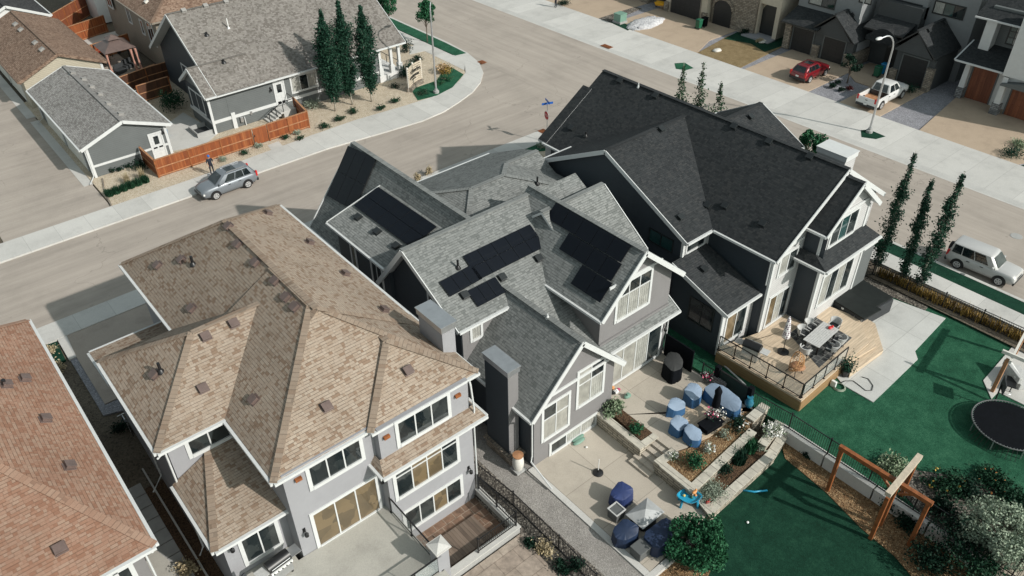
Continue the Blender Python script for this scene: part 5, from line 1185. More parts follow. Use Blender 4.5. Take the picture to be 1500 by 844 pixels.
def wheel(par, x, y, r, w, side, rim='rim'):
    pr = [(r*.64, -w/2), (r*.93, -w/2), (r, -w*.34), (r, w*.34), (r*.93, w/2), (r*.64, w/2)]; n = 20
    mb = MB(); v = []; f = []
    for q, t in pr:
        for k in range(n): a = 2*PI*k/n; v.append((x+q*math.cos(a), y+t*side, r+q*math.sin(a)))
    for i in range(len(pr)-1):
        for k in range(n): f.append((i*n+k, i*n+(k+1) % n, (i+1)*n+(k+1) % n, (i+1)*n+k))
    mb.add(v, f, 0); o = mb.build('wheel', 'rubber', par, local=True, auto=40)
    m2 = MB(); yo = y+side*(w/2-.012)
    m2.add([(x+r*.63*math.cos(2*PI*k/16), yo-side*.05, r+r*.63*math.sin(2*PI*k/16)) for k in range(16)], [tuple(range(16))], 1)
    for k in range(5):
        a = 2*PI*k/5+.3; c, s = math.cos(a), math.sin(a); m2.bar((x, yo, r), (x+c*r*.6, yo, r+s*r*.6), .085, .03, 0, up=(0, 1, 0))
    for k in range(16):
        a, b = 2*PI*k/16, 2*PI*(k+1)/16; m2.bar((x+r*.61*math.cos(a), yo, r+r*.61*math.sin(a)), (x+r*.61*math.cos(b), yo, r+r*.61*math.sin(b)), .05, .035, 0, up=(0, 1, 0))
    m2.build('rim', [rim, 'dark'], o, local=True)
def quad_on(mb, pts, off, m=0):
    p = [Vector(q) for q in pts]; n = (p[1]-p[0]).cross(p[3]-p[0]).normalized()
    c = sum(p, Vector())/4
    if n.dot(c-Vector((c.x*.6, 0, .7))) < 0: n = -n
    return mb.face([q+n*off for q in p], m)
def car(name, label, cat, paint, loc, heading, L, Wd, H, wb, stn, gh, pill, r=.33, rack=None, spare=False, truck=None, roofglass=None, plates=True):
    root = thing(name, label, cat); hw = Wd/2
    mb = MB(); loft(mb, [body_sec(x*L, zb, zt, hw*k) for x, zb, zt, k in stn]); mb.build('body', paint, root, local=True, auto=50)
    xb0, xb1, xt0, xt1, zb, zt, hb, ht = gh
    g = MB(); secs = []
    for t, z in ((0, zb-.06), (.0, zb), (.55, zb+(zt-zb)*.55), (.93, zt-.05), (1.03, zt)):
        x0, x1, w = xb0+(xt0-xb0)*t, xb1+(xt1-xb1)*t, hb+(ht-hb)*t
        if t > 1: x0 += .12; x1 -= .12; w -= .12
        secs.append([(x0, -w*.9, z), (x0+.08, -w, z), (x1-.12, -w, z), (x1, -w*.86, z), (x1+.05*(t < 1), 0, z), (x1, w*.86, z), (x1-.12, w, z), (x0+.08, w, z), (x0, w*.9, z), (x0-.03, 0, z)])
    loft(g, secs); g.build('cabin', paint, root, local=True, auto=40)
    def at(side, fx, t):   # point on the side glass plane
        x0, x1, w = xb0+(xt0-xb0)*t, xb1+(xt1-xb1)*t, hb+(ht-hb)*t
        return (x0+(x1-x0)*fx, side*w, zb+(zt-zb)*t)
    for s in (-1, 1):
        for a, b in pill:
            quad_on(q := MB(), [at(s, a, .08), at(s, b, .08), at(s, min(b, .93), .86), at(s, a, .86)], .012); q.build('side_window', 'glass', root, local=True, fix=False)
    def endg(front, t, k):
        x = (xb1+(xt1-xb1)*t) if front else (xb0+(xt0-xb0)*t); w = (hb+(ht-hb)*t)*.82*k; return x, w
    for front in (True, False):
        (xa, wa), (xc, wc) = endg(front, .08, 1), endg(front, .88, 1); za, zc = zb+(zt-zb)*.08, zb+(zt-zb)*.88
        e = .055 if front else -.04
        q = MB(); q.face([(xa+e, -wa*.98, za), (xa+e, wa*.98, za), (xc+e, wc*.98, zc), (xc+e, -wc*.98, zc)]); q.build('windscreen' if front else 'rear_window', 'glass', root, local=True, fix=False)
    for s in (-1, 1):
        for x in (wb/2, -wb/2):
            xx = x+(truck or {}).get('shift', 0)
            a = MB(); R_ = r+.09; a.extr([(xx+R_*math.cos(PI*k/10), s*(hw*.98), max(r+R_*math.sin(PI*k/10), .2)) for k in range(11)]+[(xx-R_, s*hw*.98, .22), (xx+R_, s*hw*.98, .22)], (0, s*.03, 0)); a.build('wheel_arch', 'black', root, local=True)
            wheel(root, xx, s*(hw-.085), r, .23, s)
        m = MB(); m.obox((xb1-.25, s*(hw+.08), zb+.02), (.12, .2, .14)); m.build('mirror', paint, root, local=True, bevel=.03)
        fx = L*.5; m = MB(); m.obox((fx-.17, s*hw*.70, stn[-2][2]-.24), (.26, hw*.36, .15)); m.build('headlight', 'plastic_wht', root, local=True, bevel=.03)
        m = MB(); m.obox((-fx+.05, s*hw*.86, zb-.32), (.14, .17, .42)); m.build('tail_light', 'plastic_red', root, local=True, bevel=.03)
        for xh in ((.1, -.75) if len(pill) > 1 else (-.1,)): MB().obox((xh, s*(hw+.005), zb-.2), (.2, .04, .035)).build('door_handle', 'dark', root, local=True)
    MB().obox((L*.5-.02, 0, .34), (.1, Wd*.9, .2)).build('front_bumper', 'dark', root, local=True, bevel=.03)
    MB().obox((-L*.5+.03, 0, .32), (.14, Wd*.93, .24)).build('rear_bumper', 'dark', root, local=True, bevel=.03)
    MB().obox((L*.5-.03, 0, .62), (.07, Wd*.42, .14)).build('grille', 'dark', root, local=True)
    if plates: MB().obox((-L*.5-.045, 0, .5 if truck else .62), (.02, .32, .16)).build('number_plate', 'plastic_wht', root, local=True)
    if rack:
        for s in (-1, 1): MB().bar((xt0+.25, s*ht*.86, zt+.05), (xt1-.25, s*ht*.86, zt+.05), .05, .05).build('roof_rail', rack, root, local=True)
    if roofglass: MB().obox((xt1-.75, 0, zt+.004), (.75, ht*1.25, .012)).build('sunroof', 'glass', root, local=True)
    if spare:
        m = MB(); m.tube([(-L*.5-.16, .05, .95), (-L*.5+.04, .05, .95)], [.30, .33], 20); m.build('spare_wheel', 'rubber', root, local=True, auto=40)
    if truck: truck['fn'](root, hw)
    root.location = loc; root.rotation_euler = (0, 0, heading); return root
MT['pt_silverblue'] = plain('silver_blue_paint', (.20, .222, .245), .42, .3, var=.03, coat=.35)
MT['pt_silver'] = plain('pale_silver_paint', (.50, .495, .485), .42, .2, var=.03, coat=.3)
MT['pt_red'] = plain('dark_red_paint', (.17, .006, .012), .3, .2, var=.03, coat=.9)
MT['pt_white'] = plain('white_car_paint', (.62, .62, .61), .35, 0, var=.02, coat=.6)
SUV = [(-.5, .42, .92, .86), (-.485, .34, 1.04, .93), (-.40, .24, 1.07, .99), (-.2, .22, 1.06, 1.0), (.12, .22, 1.04, 1.0), (.26, .22, 1.02, .985), (.38, .24, .98, .96), (.455, .28, .90, .90), (.49, .36, .78, .82), (.5, .42, .66, .76)]
a, b = P(316, 292), P(362.5, 274.75); c = (a+b)/2; hd = math.atan2((a-b).y, (a-b).x)
car('parked_car', 'silver blue crossover parked by the kerb below the orange fence', 'car', 'pt_silverblue', (c.x+.05, c.y+.78, .0), hd, 4.5, 1.82, 1.68, 2.62, SUV, (-2.1, 1.12, -1.72, .28, 1.05, 1.66, .85, .64), ((.10, .27), (.29, .52), (.54, .80)), rack='steel', roofglass=True)
a, b = P(1461, 417), P(1401, 392); c = (a+b)/2; hd = math.atan2((a-b).y, (a-b).x)
BOX = [(-.5, .45, .98, .92), (-.49, .36, 1.02, .96), (-.4, .26, 1.03, 1.0), (-.1, .25, 1.02, 1.0), (.2, .25, 1.0, 1.0), (.3, .26, .99, .98), (.43, .28, .95, .95), (.48, .32, .90, .92), (.5, .4, .7, .86)]
car('parked_suv', 'pale silver sport utility vehicle with a spare wheel on its tailgate', 'car', 'pt_silver', (c.x+.72, c.y+.05, 0), hd, 4.3, 1.74, 1.70, 2.62, BOX, (-2.05, 1.0, -1.95, .42, 1.0, 1.69, .82, .68), ((.05, .25), (.27, .53), (.55, .82)), spare=True)
car('parked_car', 'dark red hatchback parked on the driveway facing the dark garage doors', 'car', 'pt_red', (70.2, 38.55, .1), 0, 4.4, 1.84, 1.6, 2.65, SUV, (-2.12, 1.05, -1.6, .2, 1.02, 1.58, .84, .62), ((.12, .28), (.30, .53), (.55, .8)), roofglass=True)
def bed(root, hw):
    m = MB(); m.box(-2.85, -.85, -hw+.1, hw-.1, .62, .72, 0); m.build('bed_floor', 'cedar_cap', root, local=True)
    for s in (-1, 1):
        m = MB(); m.box(-2.88, -.8, s*hw*.99-(.09 if s > 0 else 0), s*hw*.99+(.09 if s < 0 else 0), .38, 1.16); m.build('bed_side', 'pt_white', root, local=True, bevel=.03)
    m = MB(); m.box(-2.95, -2.86, -hw+.02, hw-.02, .48, 1.15); t = m.build('tailgate', 'pt_white', root, local=True, bevel=.03)
    MB().obox((-2.96, 0, .9), (.03, .2, .06)).build('handle', 'dark', t, local=True)
    MB().box(-.84, -.76, -hw+.1, hw-.1, .7, 1.15).build('bed_front', 'dark', root, local=True)
TRK = [(-.13, .36, 1.16, .99), (.05, .34, 1.15, 1.0), (.2, .34, 1.14, 1.0), (.32, .36, 1.12, .98), (.42, .38, 1.08, .96), (.48, .44, 1.02, .93), (.5, .5, .8, .88)]
car('pickup_truck', 'white pickup truck with an open bed backed on to the driveway', 'truck', 'pt_white', (70.2, 30.95, .1), 0, 5.9, 1.98, 1.92, 3.65, TRK, (-.78, 1.55, -.55, .75, 1.13, 1.88, .9, .7), ((.08, .46), (.50, .82)), r=.39, truck=dict(shift=0, fn=bed))

# ================================================================ PEOPLE
def person(label, loc, rz, shirt, pants, cap=None, h=1.72, bend=0):
    root = thing('person', label, 'person'); k = h/1.72
    J = {'pel': (0, 0, .95), 'wst': (0, 0, 1.08), 'chs': (0, .02, 1.28), 'nck': (0, .0, 1.45), 'hd0': (0, .02, 1.53), 'hd1': (0, .03, 1.66),
         'lh': (.10, 0, .90), 'lk': (.12, .05, .50), 'la': (.12, 0, .09), 'lt': (.13, .17, .04), 'rh': (-.10, 0, .90), 'rk': (-.12, .0, .50), 'ra': (-.13, -.06, .09), 'rt': (-.14, .11, .04),
         'ls': (.19, 0, 1.40), 'le': (.25, .03, 1.14), 'lw': (.22, .18, .95), 'lf': (.21, .26, .89), 'rs': (-.19, 0, 1.40), 're': (-.25, .0, 1.14), 'rw': (-.22, .2, 1.0), 'rf': (-.2, .28, .97)}
    Rr = dict(pel=.15, wst=.135, chs=.16, nck=.06, hd0=.085, hd1=.095, lh=.1, lk=.062, la=.045, lt=.04, rh=.1, rk=.062, ra=.045, rt=.04, ls=.065, le=.045, lw=.032, lf=.035, rs=.065, re=.045, rw=.032, rf=.035)
    E_ = [('pel', 'wst'), ('wst', 'chs'), ('chs', 'nck'), ('nck', 'hd0'), ('hd0', 'hd1'), ('pel', 'lh'), ('lh', 'lk'), ('lk', 'la'), ('la', 'lt'), ('pel', 'rh'), ('rh', 'rk'), ('rk', 'ra'), ('ra', 'rt'), ('chs', 'ls'), ('ls', 'le'), ('le', 'lw'), ('lw', 'lf'), ('chs', 'rs'), ('rs', 're'), ('re', 'rw'), ('rw', 'rf')]
    ks = list(J); me = bpy.data.meshes.new('body'); me.from_pydata([tuple(c*k for c in J[q]) for q in ks], [(ks.index(a), ks.index(b)) for a, b in E_], [])
    o = bpy.data.objects.new('body', me); COL.objects.link(o); sk = o.modifiers.new('s', 'SKIN'); o.modifiers.new('u', 'SUBSURF').levels = 1
    for i, q in enumerate(ks): me.skin_vertices[0].data[i].radius = (Rr[q]*k,)*2
    me.skin_vertices[0].data[0].use_root = True
    dg = bpy.context.evaluated_depsgraph_get(); m2 = bpy.data.meshes.new_from_object(o.evaluated_get(dg)); bpy.data.objects.remove(o)
    for q in ('skin', shirt, pants, 'dark'): m2.materials.append(MT[q])
    for p in m2.polygons:
        z = p.center.z/k; x = abs(p.center.x)/k; p.use_smooth = True
        p.material_index = 3 if z < .1 else 2 if z < 1.0 and x < .2 else 0 if (z > 1.45 or (z < 1.12 and x > .19)) else 1
    b = bpy.data.objects.new('body', m2); COL.objects.link(b); b.parent = root
    c = Vector((0, .03, 1.66))*k
    hm = MB(); hm.ball((0, .015*k, 1.685*k), (.105*k, .115*k, .085*k), 0, 12, 8); hm.build('cap' if cap else 'hair', cap or 'hair', root, local=True, smooth=True)
    if cap: MB().obox((0, .15*k, 1.66*k), (.14*k, .12*k, .015)).build('cap_peak', cap, root, local=True)
    f = MB(); f.ball((0, .125*k, 1.60*k), (.016, .02, .025), 0, 8, 5)
    for s in (-1, 1): f.ball((s*.1*k, .03*k, 1.61*k), (.012, .02, .03), 0, 8, 5)
    f.build('face', 'skin', root, local=True, smooth=True)
    root.location = loc; root.rotation_euler = (0, 0, rz); return root
person('person in dark clothes and a blue cap standing behind the silver blue car', P(312, 256, .12), PI, 'cloth_navy', 'cloth_navy', 'cloth_blue')
person('person in red top and dark trousers walking on the far pavement', P(814, 11, .12), 1.2, 'cloth_red', 'cloth_navy')

# ================================================================ STREET FURNITURE
def lamp_post(loc, zt, arm, rz, label):
    r = thing('street_lamp', label, 'street lamp', loc, 'curved grey street lamps'); x, y, z = loc
    MB().lathe([(.28, 0), (.28, .22), (.16, .25), (.16, .4)], loc, 12).build('base', 'foundation', r)
    d = Vector((math.cos(rz), math.sin(rz), 0)); p = Vector(loc); pts = [p+Vector((0, 0, .3)), p+Vector((0, 0, zt*.5)), p+Vector((0, 0, zt-1.3))]
    for k in range(1, 7): a = PI/2*k/6; pts.append(p+d*(arm*(1-math.cos(a)))+Vector((0, 0, zt-1.3+1.3*math.sin(a))))
    pts.append(pts[-1]+d*.5+Vector((0, 0, -.06)))
    MB().tube(pts, [.10, .085, .07]+[.06]*6+[.05], 9).build('pole', 'steel', r, auto=50)
    e = pts[-1]; h = MB(); h.ball((e+d*.3), (.42, .2, .10), 0, 12, 6); h.build('lamp_head', 'plastic_wht', r, smooth=True); return r
b = P(1273, 194, .13); lamp_post((b.x, b.y, .13), ztop(b.x, b.y, 52), 1.1, 2.9, 'tall grey street lamp in the green triangle beside the white pickup')
b = P(639, 136, .13); lamp_post((b.x, b.y, .13), ztop(b.x, b.y, -4), 1.1, 0.4, 'tall grey street lamp beside the slatted sign on the corner')
b = P(801, 208, .1); r_ = thing('stop_sign', 'red stop sign with blue street names on a thin post', 'road sign', (b.x, b.y, .1))
zt_ = ztop(b.x, b.y, 152); MB().tube([(b.x, b.y, .1), (b.x, b.y, zt_)], .035, 8).build('post', 'steel', r_)
def text_mesh(body, size, mat, parent, M, name='lettering', ext=.004):
    cu = bpy.data.curves.new('t', 'FONT'); cu.body = body; cu.size = size; cu.align_x = 'CENTER'; cu.align_y = 'CENTER'; cu.extrude = ext
    o = bpy.data.objects.new('t', cu); COL.objects.link(o); dg = bpy.context.evaluated_depsgraph_get(); dg.update()
    me = bpy.data.meshes.new_from_object(o.evaluated_get(dg)); bpy.data.objects.remove(o); bpy.data.curves.remove(cu)
    me.transform(M); me.transform(Matrix.Translation(-org(parent))); me.materials.append(MT[mat]); q = bpy.data.objects.new(name, me); COL.objects.link(q); q.parent = parent; return q
zs_ = ztop(b.x, b.y, 169); F_ = Vector((-1, .25, 0)).normalized(); S_ = Vector((-F_.y, F_.x, 0)); cc = Vector((b.x, b.y, zs_))+F_*.06
def octo(R0, off): return [cc+F_*off+S_*R0*math.cos(PI/8+k*PI/4)+Vector((0, 0, R0*math.sin(PI/8+k*PI/4))) for k in range(8)]
MB().extr(octo(.40, 0), F_*.012).build('sign_rim', 'plastic_wht', r_); pl = MB().extr(octo(.365, .013), F_*.006).build('sign_plate', 'sign_red', r_)
Mt = Matrix.Translation(cc+F_*.022) @ Matrix((( S_.x, 0, F_.x, 0), (S_.y, 0, F_.y, 0), (0, 1, 0, 0), (0, 0, 0, 1)))
text_mesh('STOP', .24, 'plastic_wht', r_, Mt)
for k, a in enumerate((-.35, 1.2)):
    d_ = Vector((math.cos(a), math.sin(a), 0)); z_ = zt_+.02+.2*k; p_ = Vector((b.x, b.y, z_)); MB().bar(p_-d_*.5, p_+d_*.5, .015, .19).build('street_name_blade', 'sign_blue', r_)
# slatted community sign on the corner
b = P(611, 128, .12); r_ = thing('community_sign', 'curved pale slatted wall sign with dark lettering on a stone base', 'sign', (b.x, b.y, .12))
c0 = Vector((b.x+.3, b.y+1.2, 0))
def arcp(t, off=0): a = -2.35+1.05*t; return Vector((b.x-1.2+(2.9+off)*math.cos(a)*-0+t*2.3, b.y-.25+t*1.15-1.0*(t-.5)**2-off, 0))
for k in range(9):
    m = MB()
    for i in range(8): m.bar(arcp(i/8)+Vector((0, 0, .62+k*.21)), arcp((i+1)/8)+Vector((0, 0, .62+k*.21)), .06, .135)
    m.build('slat', 'pale_timber', r_)
m = MB()
for i in range(8): m.bar(arcp(i/8)+Vector((0, 0, .27)), arcp((i+1)/8)+Vector((0, 0, .27)), .5, .5)
m.build('stone_base', 'stone', r_)
for i in (0, 1, .5): m = MB(); m.obox(arcp(i, -.12), (.14, .14, 2.5)); m.build('post', 'offwhite', r_)
def script_marks():
    m = MB(); rr = random.Random(5)
    for row, (z, t0, t1, h) in enumerate(((1.75, .22, .95, .42), (1.25, .12, .85, .30), (.98, .3, .62, .16))):
        t = t0; up = True; pts = []
        while t < t1:
            p = arcp(t, .06); pts.append(p+Vector((0, 0, z+(h/2 if up else -h/2)*rr.uniform(.5, 1)))); t += .03*rr.uniform(.7, 1.3)*(1.6 if row == 0 else 1); up = not up
        for a_, b_ in zip(pts, pts[1:]): m.bar(a_, b_, .03, .05)
    m.build('lettering', 'dark', r_)
script_marks()
# utility cabinet, bins, heap
b = P(908, 33, .12); r_ = thing('utility_cabinet', 'pale green utility cabinet on a small grass patch by the far pavement', 'cabinet', (b.x, b.y, .12))
MB().obox(b, (1.2, 1.2, .25)).build('plinth', 'foundation', r_); MB().obox(b+Vector((0, 0, .25)), (1.05, 1.05, .75), 0, 0, .98).build('housing', 'util_green', r_, bevel=.02); MB().obox(b+Vector((0, 0, 1.0)), (1.12, 1.12, .08)).build('lid', 'util_green', r_, bevel=.02)
sheet('boulevard_grass', px(.12, (894, 33), (902, 30), (925, 38), (920, 45)), .13, 'grass_dk')
def bin_(loc, mat, label, rz=0):
    r = thing('wheelie_bin', label, 'bin'); MB().obox((0, 0, .08), (.5, .55, .9), 0, 0, 1.12).build('body', mat, r, local=True, bevel=.02)
    MB().obox((0, -.02, .98), (.62, .68, .07), 0, 0, .9).build('lid', mat, r, local=True, bevel=.02); MB().tube([(-.26, .33, .95), (.26, .33, .95)], .02, 6).build('handle', 'dark', r, local=True)
    for s in (-1, 1): MB().tube([(s*.22, .26, .1), (s*.3, .26, .1)], .1, 12).build('wheel', 'rubber', r, local=True)
    r.location = loc; r.rotation_euler = (0, 0, rz); return r
bin_(P(1023, 42, .1), 'plastic_green', 'green wheelie bin beside the dark garage door and arched stone front', 1.57)
bin_(P(1031, 39, .1), 'cv_black', 'black wheelie bin behind the green bin', 1.57)
bin_(P(1293, 108, .1), 'plastic_blue', 'blue wheelie bin in front of the white pickup', 1.57); bin_(P(1284, 112, .1), 'plastic_green', 'dark green bin next to the blue wheelie bin', 1.5)
b = P(1315, 117, .1); r_ = thing('toy_car', 'red toy car with a pink hood by the blue wheelie bin', 'toy', b); MB().obox(b+Vector((0, 0, .15)), (.9, 1.4, .35), 0, 0, .85).build('body', 'plastic_red', r_, bevel=.06); MB().obox(b+Vector((0, .1, .5)), (.7, .7, .4), 0, 0, .7).build('hood', 'fl_pink', r_, bevel=.05)
for sx in (-.4, .4):
    for sy in (-.45, .45): MB().tube([(b.x+sx-.05, b.y+sy, b.z+.17), (b.x+sx+.05, b.y+sy, b.z+.17)], .17, 12).build('wheel', 'rubber', r_)
hp = MB(); c = P(945, 35, .1); rr = random.Random(3)
hp.ball((c.x, c.y, .02), (2.9, 1.5, .55), 0, 28, 10, .12, rr); one(hp, 'gravel_heap', speckle('pale_gravel_heap', [(.42, .42, .43), (.56, .56, .57), (.36, .36, .38)], 7, bump=1), 'low heap of pale gravel on the far driveway beside the utility cabinet', 'heap', smooth=True)
b = P(967, 12, .1); r_ = thing('wheelbarrow', 'yellow wheelbarrow tipped against the stone pier', 'wheelbarrow', b); m = MB(); m.obox(b+Vector((0, 0, .35)), (.7, 1.0, .35), .3, 0, 1.3); m.build('tray', 'plastic_yel', r_, bevel=.04); MB().tube([b+Vector((-.05, .65, .18)), b+Vector((.05, .65, .18))], .18, 12).build('wheel', 'rubber', r_)
for s in (-.25, .25): MB().tube([b+Vector((s, .6, .2)), b+Vector((s*1.1, -.2, .38)), b+Vector((s*1.2, -.9, .55))], .025, 6).build('handle', 'cedar_cap', r_); MB().tube([b+Vector((s, -.3, .38)), b+Vector((s, -.35, 0))], .02, 6).build('leg', 'steel', r_)
for i, (u, v, w) in enumerate(((1050, 75, 'pale flat boulder lying on the parched brown grass'), (1117, 62, 'round pale boulder near the arched porch'))):
    c = P(u, v, .1); m = MB(); m.ball((c.x, c.y, c.z+.08), (.55, .4, .18), 0, 12, 6, .15, rr); one(m, 'boulder', 'offwhite', w, 'boulder', smooth=True)
def cover_plate(u, v, label, rr_=.35):
    c = P(u, v, .012); m = MB(); m.lathe([(rr_, 0), (rr_, .015), (rr_*.85, .02)], (c.x, c.y, 0.001), 20); one(m, 'manhole_cover', 'foundation', label, 'manhole cover')
cover_plate(1489, 346, 'round manhole cover in the wide street ahead of the silver vehicle', .4)
for u, v, w_, lb in ((889, 68, 1.2, 'rust red storm drain grate at the kerb below the pale gravel heap'), (797, 193, .9, 'rust red storm drain grate beside the stop sign'), (706, 91, .7, 'rust red drain mark at the corner kerb by the green boulevard')):
    c = P(u, v, .125); m = MB()
    for k in range(7): m.obox((c.x-.25+.08*k, c.y, .122), (.05, w_, .03))
    m.obox((c.x, c.y, .12), (.7, w_+.1, .012)); o = one(m, 'drain_grate', 'cedar_post', lb, 'drain grate')
# ================================================================ TREES AND PLANTS
def limb(mb, p, q, r0, r1, rng, n=5, wob=.06):
    p, q = Vector(p), Vector(q); L = (q-p).length
    pts = [p.lerp(q, i/n)+Vector((rng.uniform(-1, 1), rng.uniform(-1, 1), 0))*wob*L*math.sin(PI*i/n) for i in range(n+1)]
    mb.tube(pts, [r0+(r1-r0)*i/n for i in range(n+1)], 6); return pts
def columnar(base, zt, R0, mat, label, seed, dens=1.0, lean=(0, 0), group=None, sparse_top=.25, bare=.06, leaf=.2, name='aspen_tree'):
    rng = random.Random(seed); b = Vector(base); H = zt-b.z; root = thing(name, label, 'tree', b, group)
    ax = lambda t: b+Vector((lean[0]*t, lean[1]*t, H*t))
    tr = MB(); tr.tube([ax(t/8)+Vector((rng.uniform(-.05, .05), rng.uniform(-.05, .05), 0)) for t in range(9)], [.085*(1-.11*t) for t in range(9)], 7)
    lf = MB(); nb = int(34*dens*max(1, H/6))
    for i in range(nb):
        t = bare+(.97-bare)*(i+rng.random())/nb; prof = math.sin(PI*min(1, (t-bare+.10)/(1.02-bare)*.92+.08))**.75*(1 if t < .62 else 1-.55*(t-.62)/.38)
        a = rng.uniform(0, 2*PI); rr = R0*prof*rng.uniform(.55, 1.15); o = ax(t); e = o+Vector((math.cos(a)*rr, math.sin(a)*rr, rr*rng.uniform(.9, 1.7)))
        if i % 2 == 0: tr.tube([o, (o+e)/2+Vector((0, 0, .05)), e], [.02, .014, .006], 4)
        k = int(44*dens*(1 if t < 1-sparse_top else .4)*rng.uniform(.4, 1.4))
        for _ in range(k):
            q = o.lerp(e, rng.uniform(.15, 1.08)); g = .07+.11*prof*R0
            lf.leaf(q+Vector((rng.gauss(0, g), rng.gauss(0, g), rng.gauss(0, g*1.5))), leaf, rng)
    tr.build('trunk', 'aspen_trunk', root, fix=False, smooth=True); lf.build('crown', mat, root, fix=False); return root
def round_tree(base, zc, R0, rz, mat, label, seed, n=1800, leaf=.2, cat='tree', name='round_tree', clumps=16, trunk='bark_trunk', group=None, stem=.07):
    """trunk, limbs out to clumps, leaves scattered round each clump"""
    rng = random.Random(seed); b = Vector(base); root = thing(name, label, cat, b, group); c = Vector((b.x, b.y, zc)); tr = MB(); lf = MB()
    tr.tube([b-Vector((0, 0, .1)), b.lerp(c, .5)+Vector((.03, -.02, 0)), c], [stem, stem*.75, stem*.4], 7)
    for i in range(clumps):
        u = rng.uniform(-.75, 1); a = rng.uniform(0, 2*PI); k = math.sqrt(max(0, 1-u*u)); f = rng.uniform(.55, .92)
        e = c+Vector((R0*f*k*math.cos(a), R0*f*k*math.sin(a), rz*f*u)); limb(tr, b.lerp(c, rng.uniform(.35, .95)), e, stem*.4, .008, rng)
        g = R0*rng.uniform(.24, .40)
        for _ in range(n//clumps):
            d = Vector((rng.gauss(0, 1), rng.gauss(0, 1), rng.gauss(0, .8))); d = d.normalized()*g*rng.uniform(.3, 1.05)**.6
            lf.leaf(e+d, leaf, rng, up=.5)
    tr.build('trunk', trunk, root, fix=False, smooth=True); lf.build('crown', mat, root, fix=False); return root
def shrub(base, R0, h, mat, label, seed, n=500, leaf=.13, cat='shrub', name='shrub', flowers=None, nf=40, group=None, up=.4):
    rng = random.Random(seed); b = Vector(base); root = thing(name, label, cat, b, group); lf = MB(); tr = MB()
    cl = [(rng.uniform(0, 2*PI), rng.uniform(.15, .8), rng.uniform(.35, .9)) for _ in range(9)]
    for a, f, z in cl:
        e = b+Vector((math.cos(a)*R0*f, math.sin(a)*R0*f, h*z*(1-.35*f))); tr.tube([b, b.lerp(e, .5)+Vector((0, 0, .04)), e], [.02, .014, .006], 4)
        for _ in range(n//9):
            d = Vector((rng.gauss(0, .30*R0), rng.gauss(0, .30*R0), rng.gauss(0, .22*h))); q = e+d
            if q.z < b.z+.02: q.z = b.z+rng.uniform(.02, .12)
            lf.leaf(q, leaf, rng, up=up)
    tr.build('stem', 'bark_trunk', root, fix=False); lf.build('foliage', mat, root, fix=False)
    if flowers:
        fl = MB()
        for _ in range(nf):
            a = rng.uniform(0, 2*PI); f = math.sqrt(rng.random())*R0; q = b+Vector((math.cos(a)*f, math.sin(a)*f, h*(1.0-.45*(f/R0)**2)*rng.uniform(.8, 1.1)))
            for k in range(4): fl.leaf(q+Vector((rng.gauss(0, .03), rng.gauss(0, .03), rng.gauss(0, .02))), .11, rng, up=1.5, asp=.8)
        fl.build('blossom', flowers, root, fix=False)
    return root
def juniper(base, R0, h, label, seed, mat='lf_juniper', n=420, group=None, name='juniper_shrub'):
    rng = random.Random(seed); b = Vector(base); lf = MB(); root = thing(name, label, 'shrub', b, group); tr = MB()
    for _ in range(26):
        a = rng.uniform(0, 2*PI); L = R0*rng.uniform(.5, 1.1); e = b+Vector((math.cos(a)*L, math.sin(a)*L, h*rng.uniform(.4, 1.0))); m = b+Vector((math.cos(a)*L*.4, math.sin(a)*L*.4, h*.6)); tr.tube([b, m, e], [.018, .012, .005], 4)
        for _ in range(n//26):
            t = rng.uniform(.15, 1.05); q = b.lerp(m, min(1, t*2)) if t < .5 else m.lerp(e, (t-.5)*2)
            lf.leaf(q+Vector((rng.gauss(0, .07), rng.gauss(0, .07), rng.gauss(.03, .06))), .17, rng, asp=.35)
    tr.build('stem', 'bark_trunk', root, fix=False); lf.build('foliage', mat, root, fix=False); return root
def grass_clump(base, R0, h, mat, label, seed, n=220, group=None, w=.03, lean=.35, name='ornamental_grass'):
    rng = random.Random(seed); b = Vector(base); m = MB()
    for _ in range(n):
        a = rng.uniform(0, 2*PI); f = math.sqrt(rng.random())*R0*.6; m.blade(b+Vector((math.cos(a)*f, math.sin(a)*f, 0)), h*rng.uniform(.6, 1.1), w, lean*h*rng.uniform(.3, 1.2), rng)
    return one(m, name, mat, label, 'grass clump', group, fix=False)

GA = 'columnar aspens in front of the corner house'
b = P(492, 163, .1); columnar(b, ztop(b.x, b.y, 12), 1.0, 'lf_aspen', 'columnar aspen left in front of the corner house window', 1, 2.7, group=GA, bare=.1)
b = P(516, 154, .1); columnar(b, ztop(b.x, b.y, -2), 1.0, 'lf_aspen', 'columnar aspen in the middle, tallest against the taupe roof', 2, 2.7, group=GA, bare=.1)
b = P(545, 149, .1); columnar(b, ztop(b.x, b.y, 6), 1.0, 'lf_aspen', 'columnar aspen nearest the white porch of the corner house', 3, 2.7, group=GA, bare=.12)
GB = 'columnar aspens along the fence by the wide street'
for (u, v, vt, ut, sd_, lb) in ((1281, 398, 221, 1342, 4, 'columnar aspen nearest the dark house gable by the wide street'), (1318, 414, 260, 1368, 5, 'middle and thinnest columnar aspen by the wide street'), (1342, 428, 250, 1413, 6, 'columnar aspen nearest the silver vehicle by the wide street')):
    b = P(u, v, ZD+.03); zt_ = ztop(b.x, b.y, vt); tp = (b.x, b.y, zt_); ux = proj(tp)[0]; k = (ut-ux)*(zt_-10)*0
    dx = (ut-ux)/22.0; columnar(b, zt_, .5 if sd_ != 5 else .42, 'lf_aspen', lb, sd_, 1.7, (dx*.77, -dx*.64), GB, bare=.05, leaf=.15)
GC = 'sparse young aspens beyond the dark ridge'
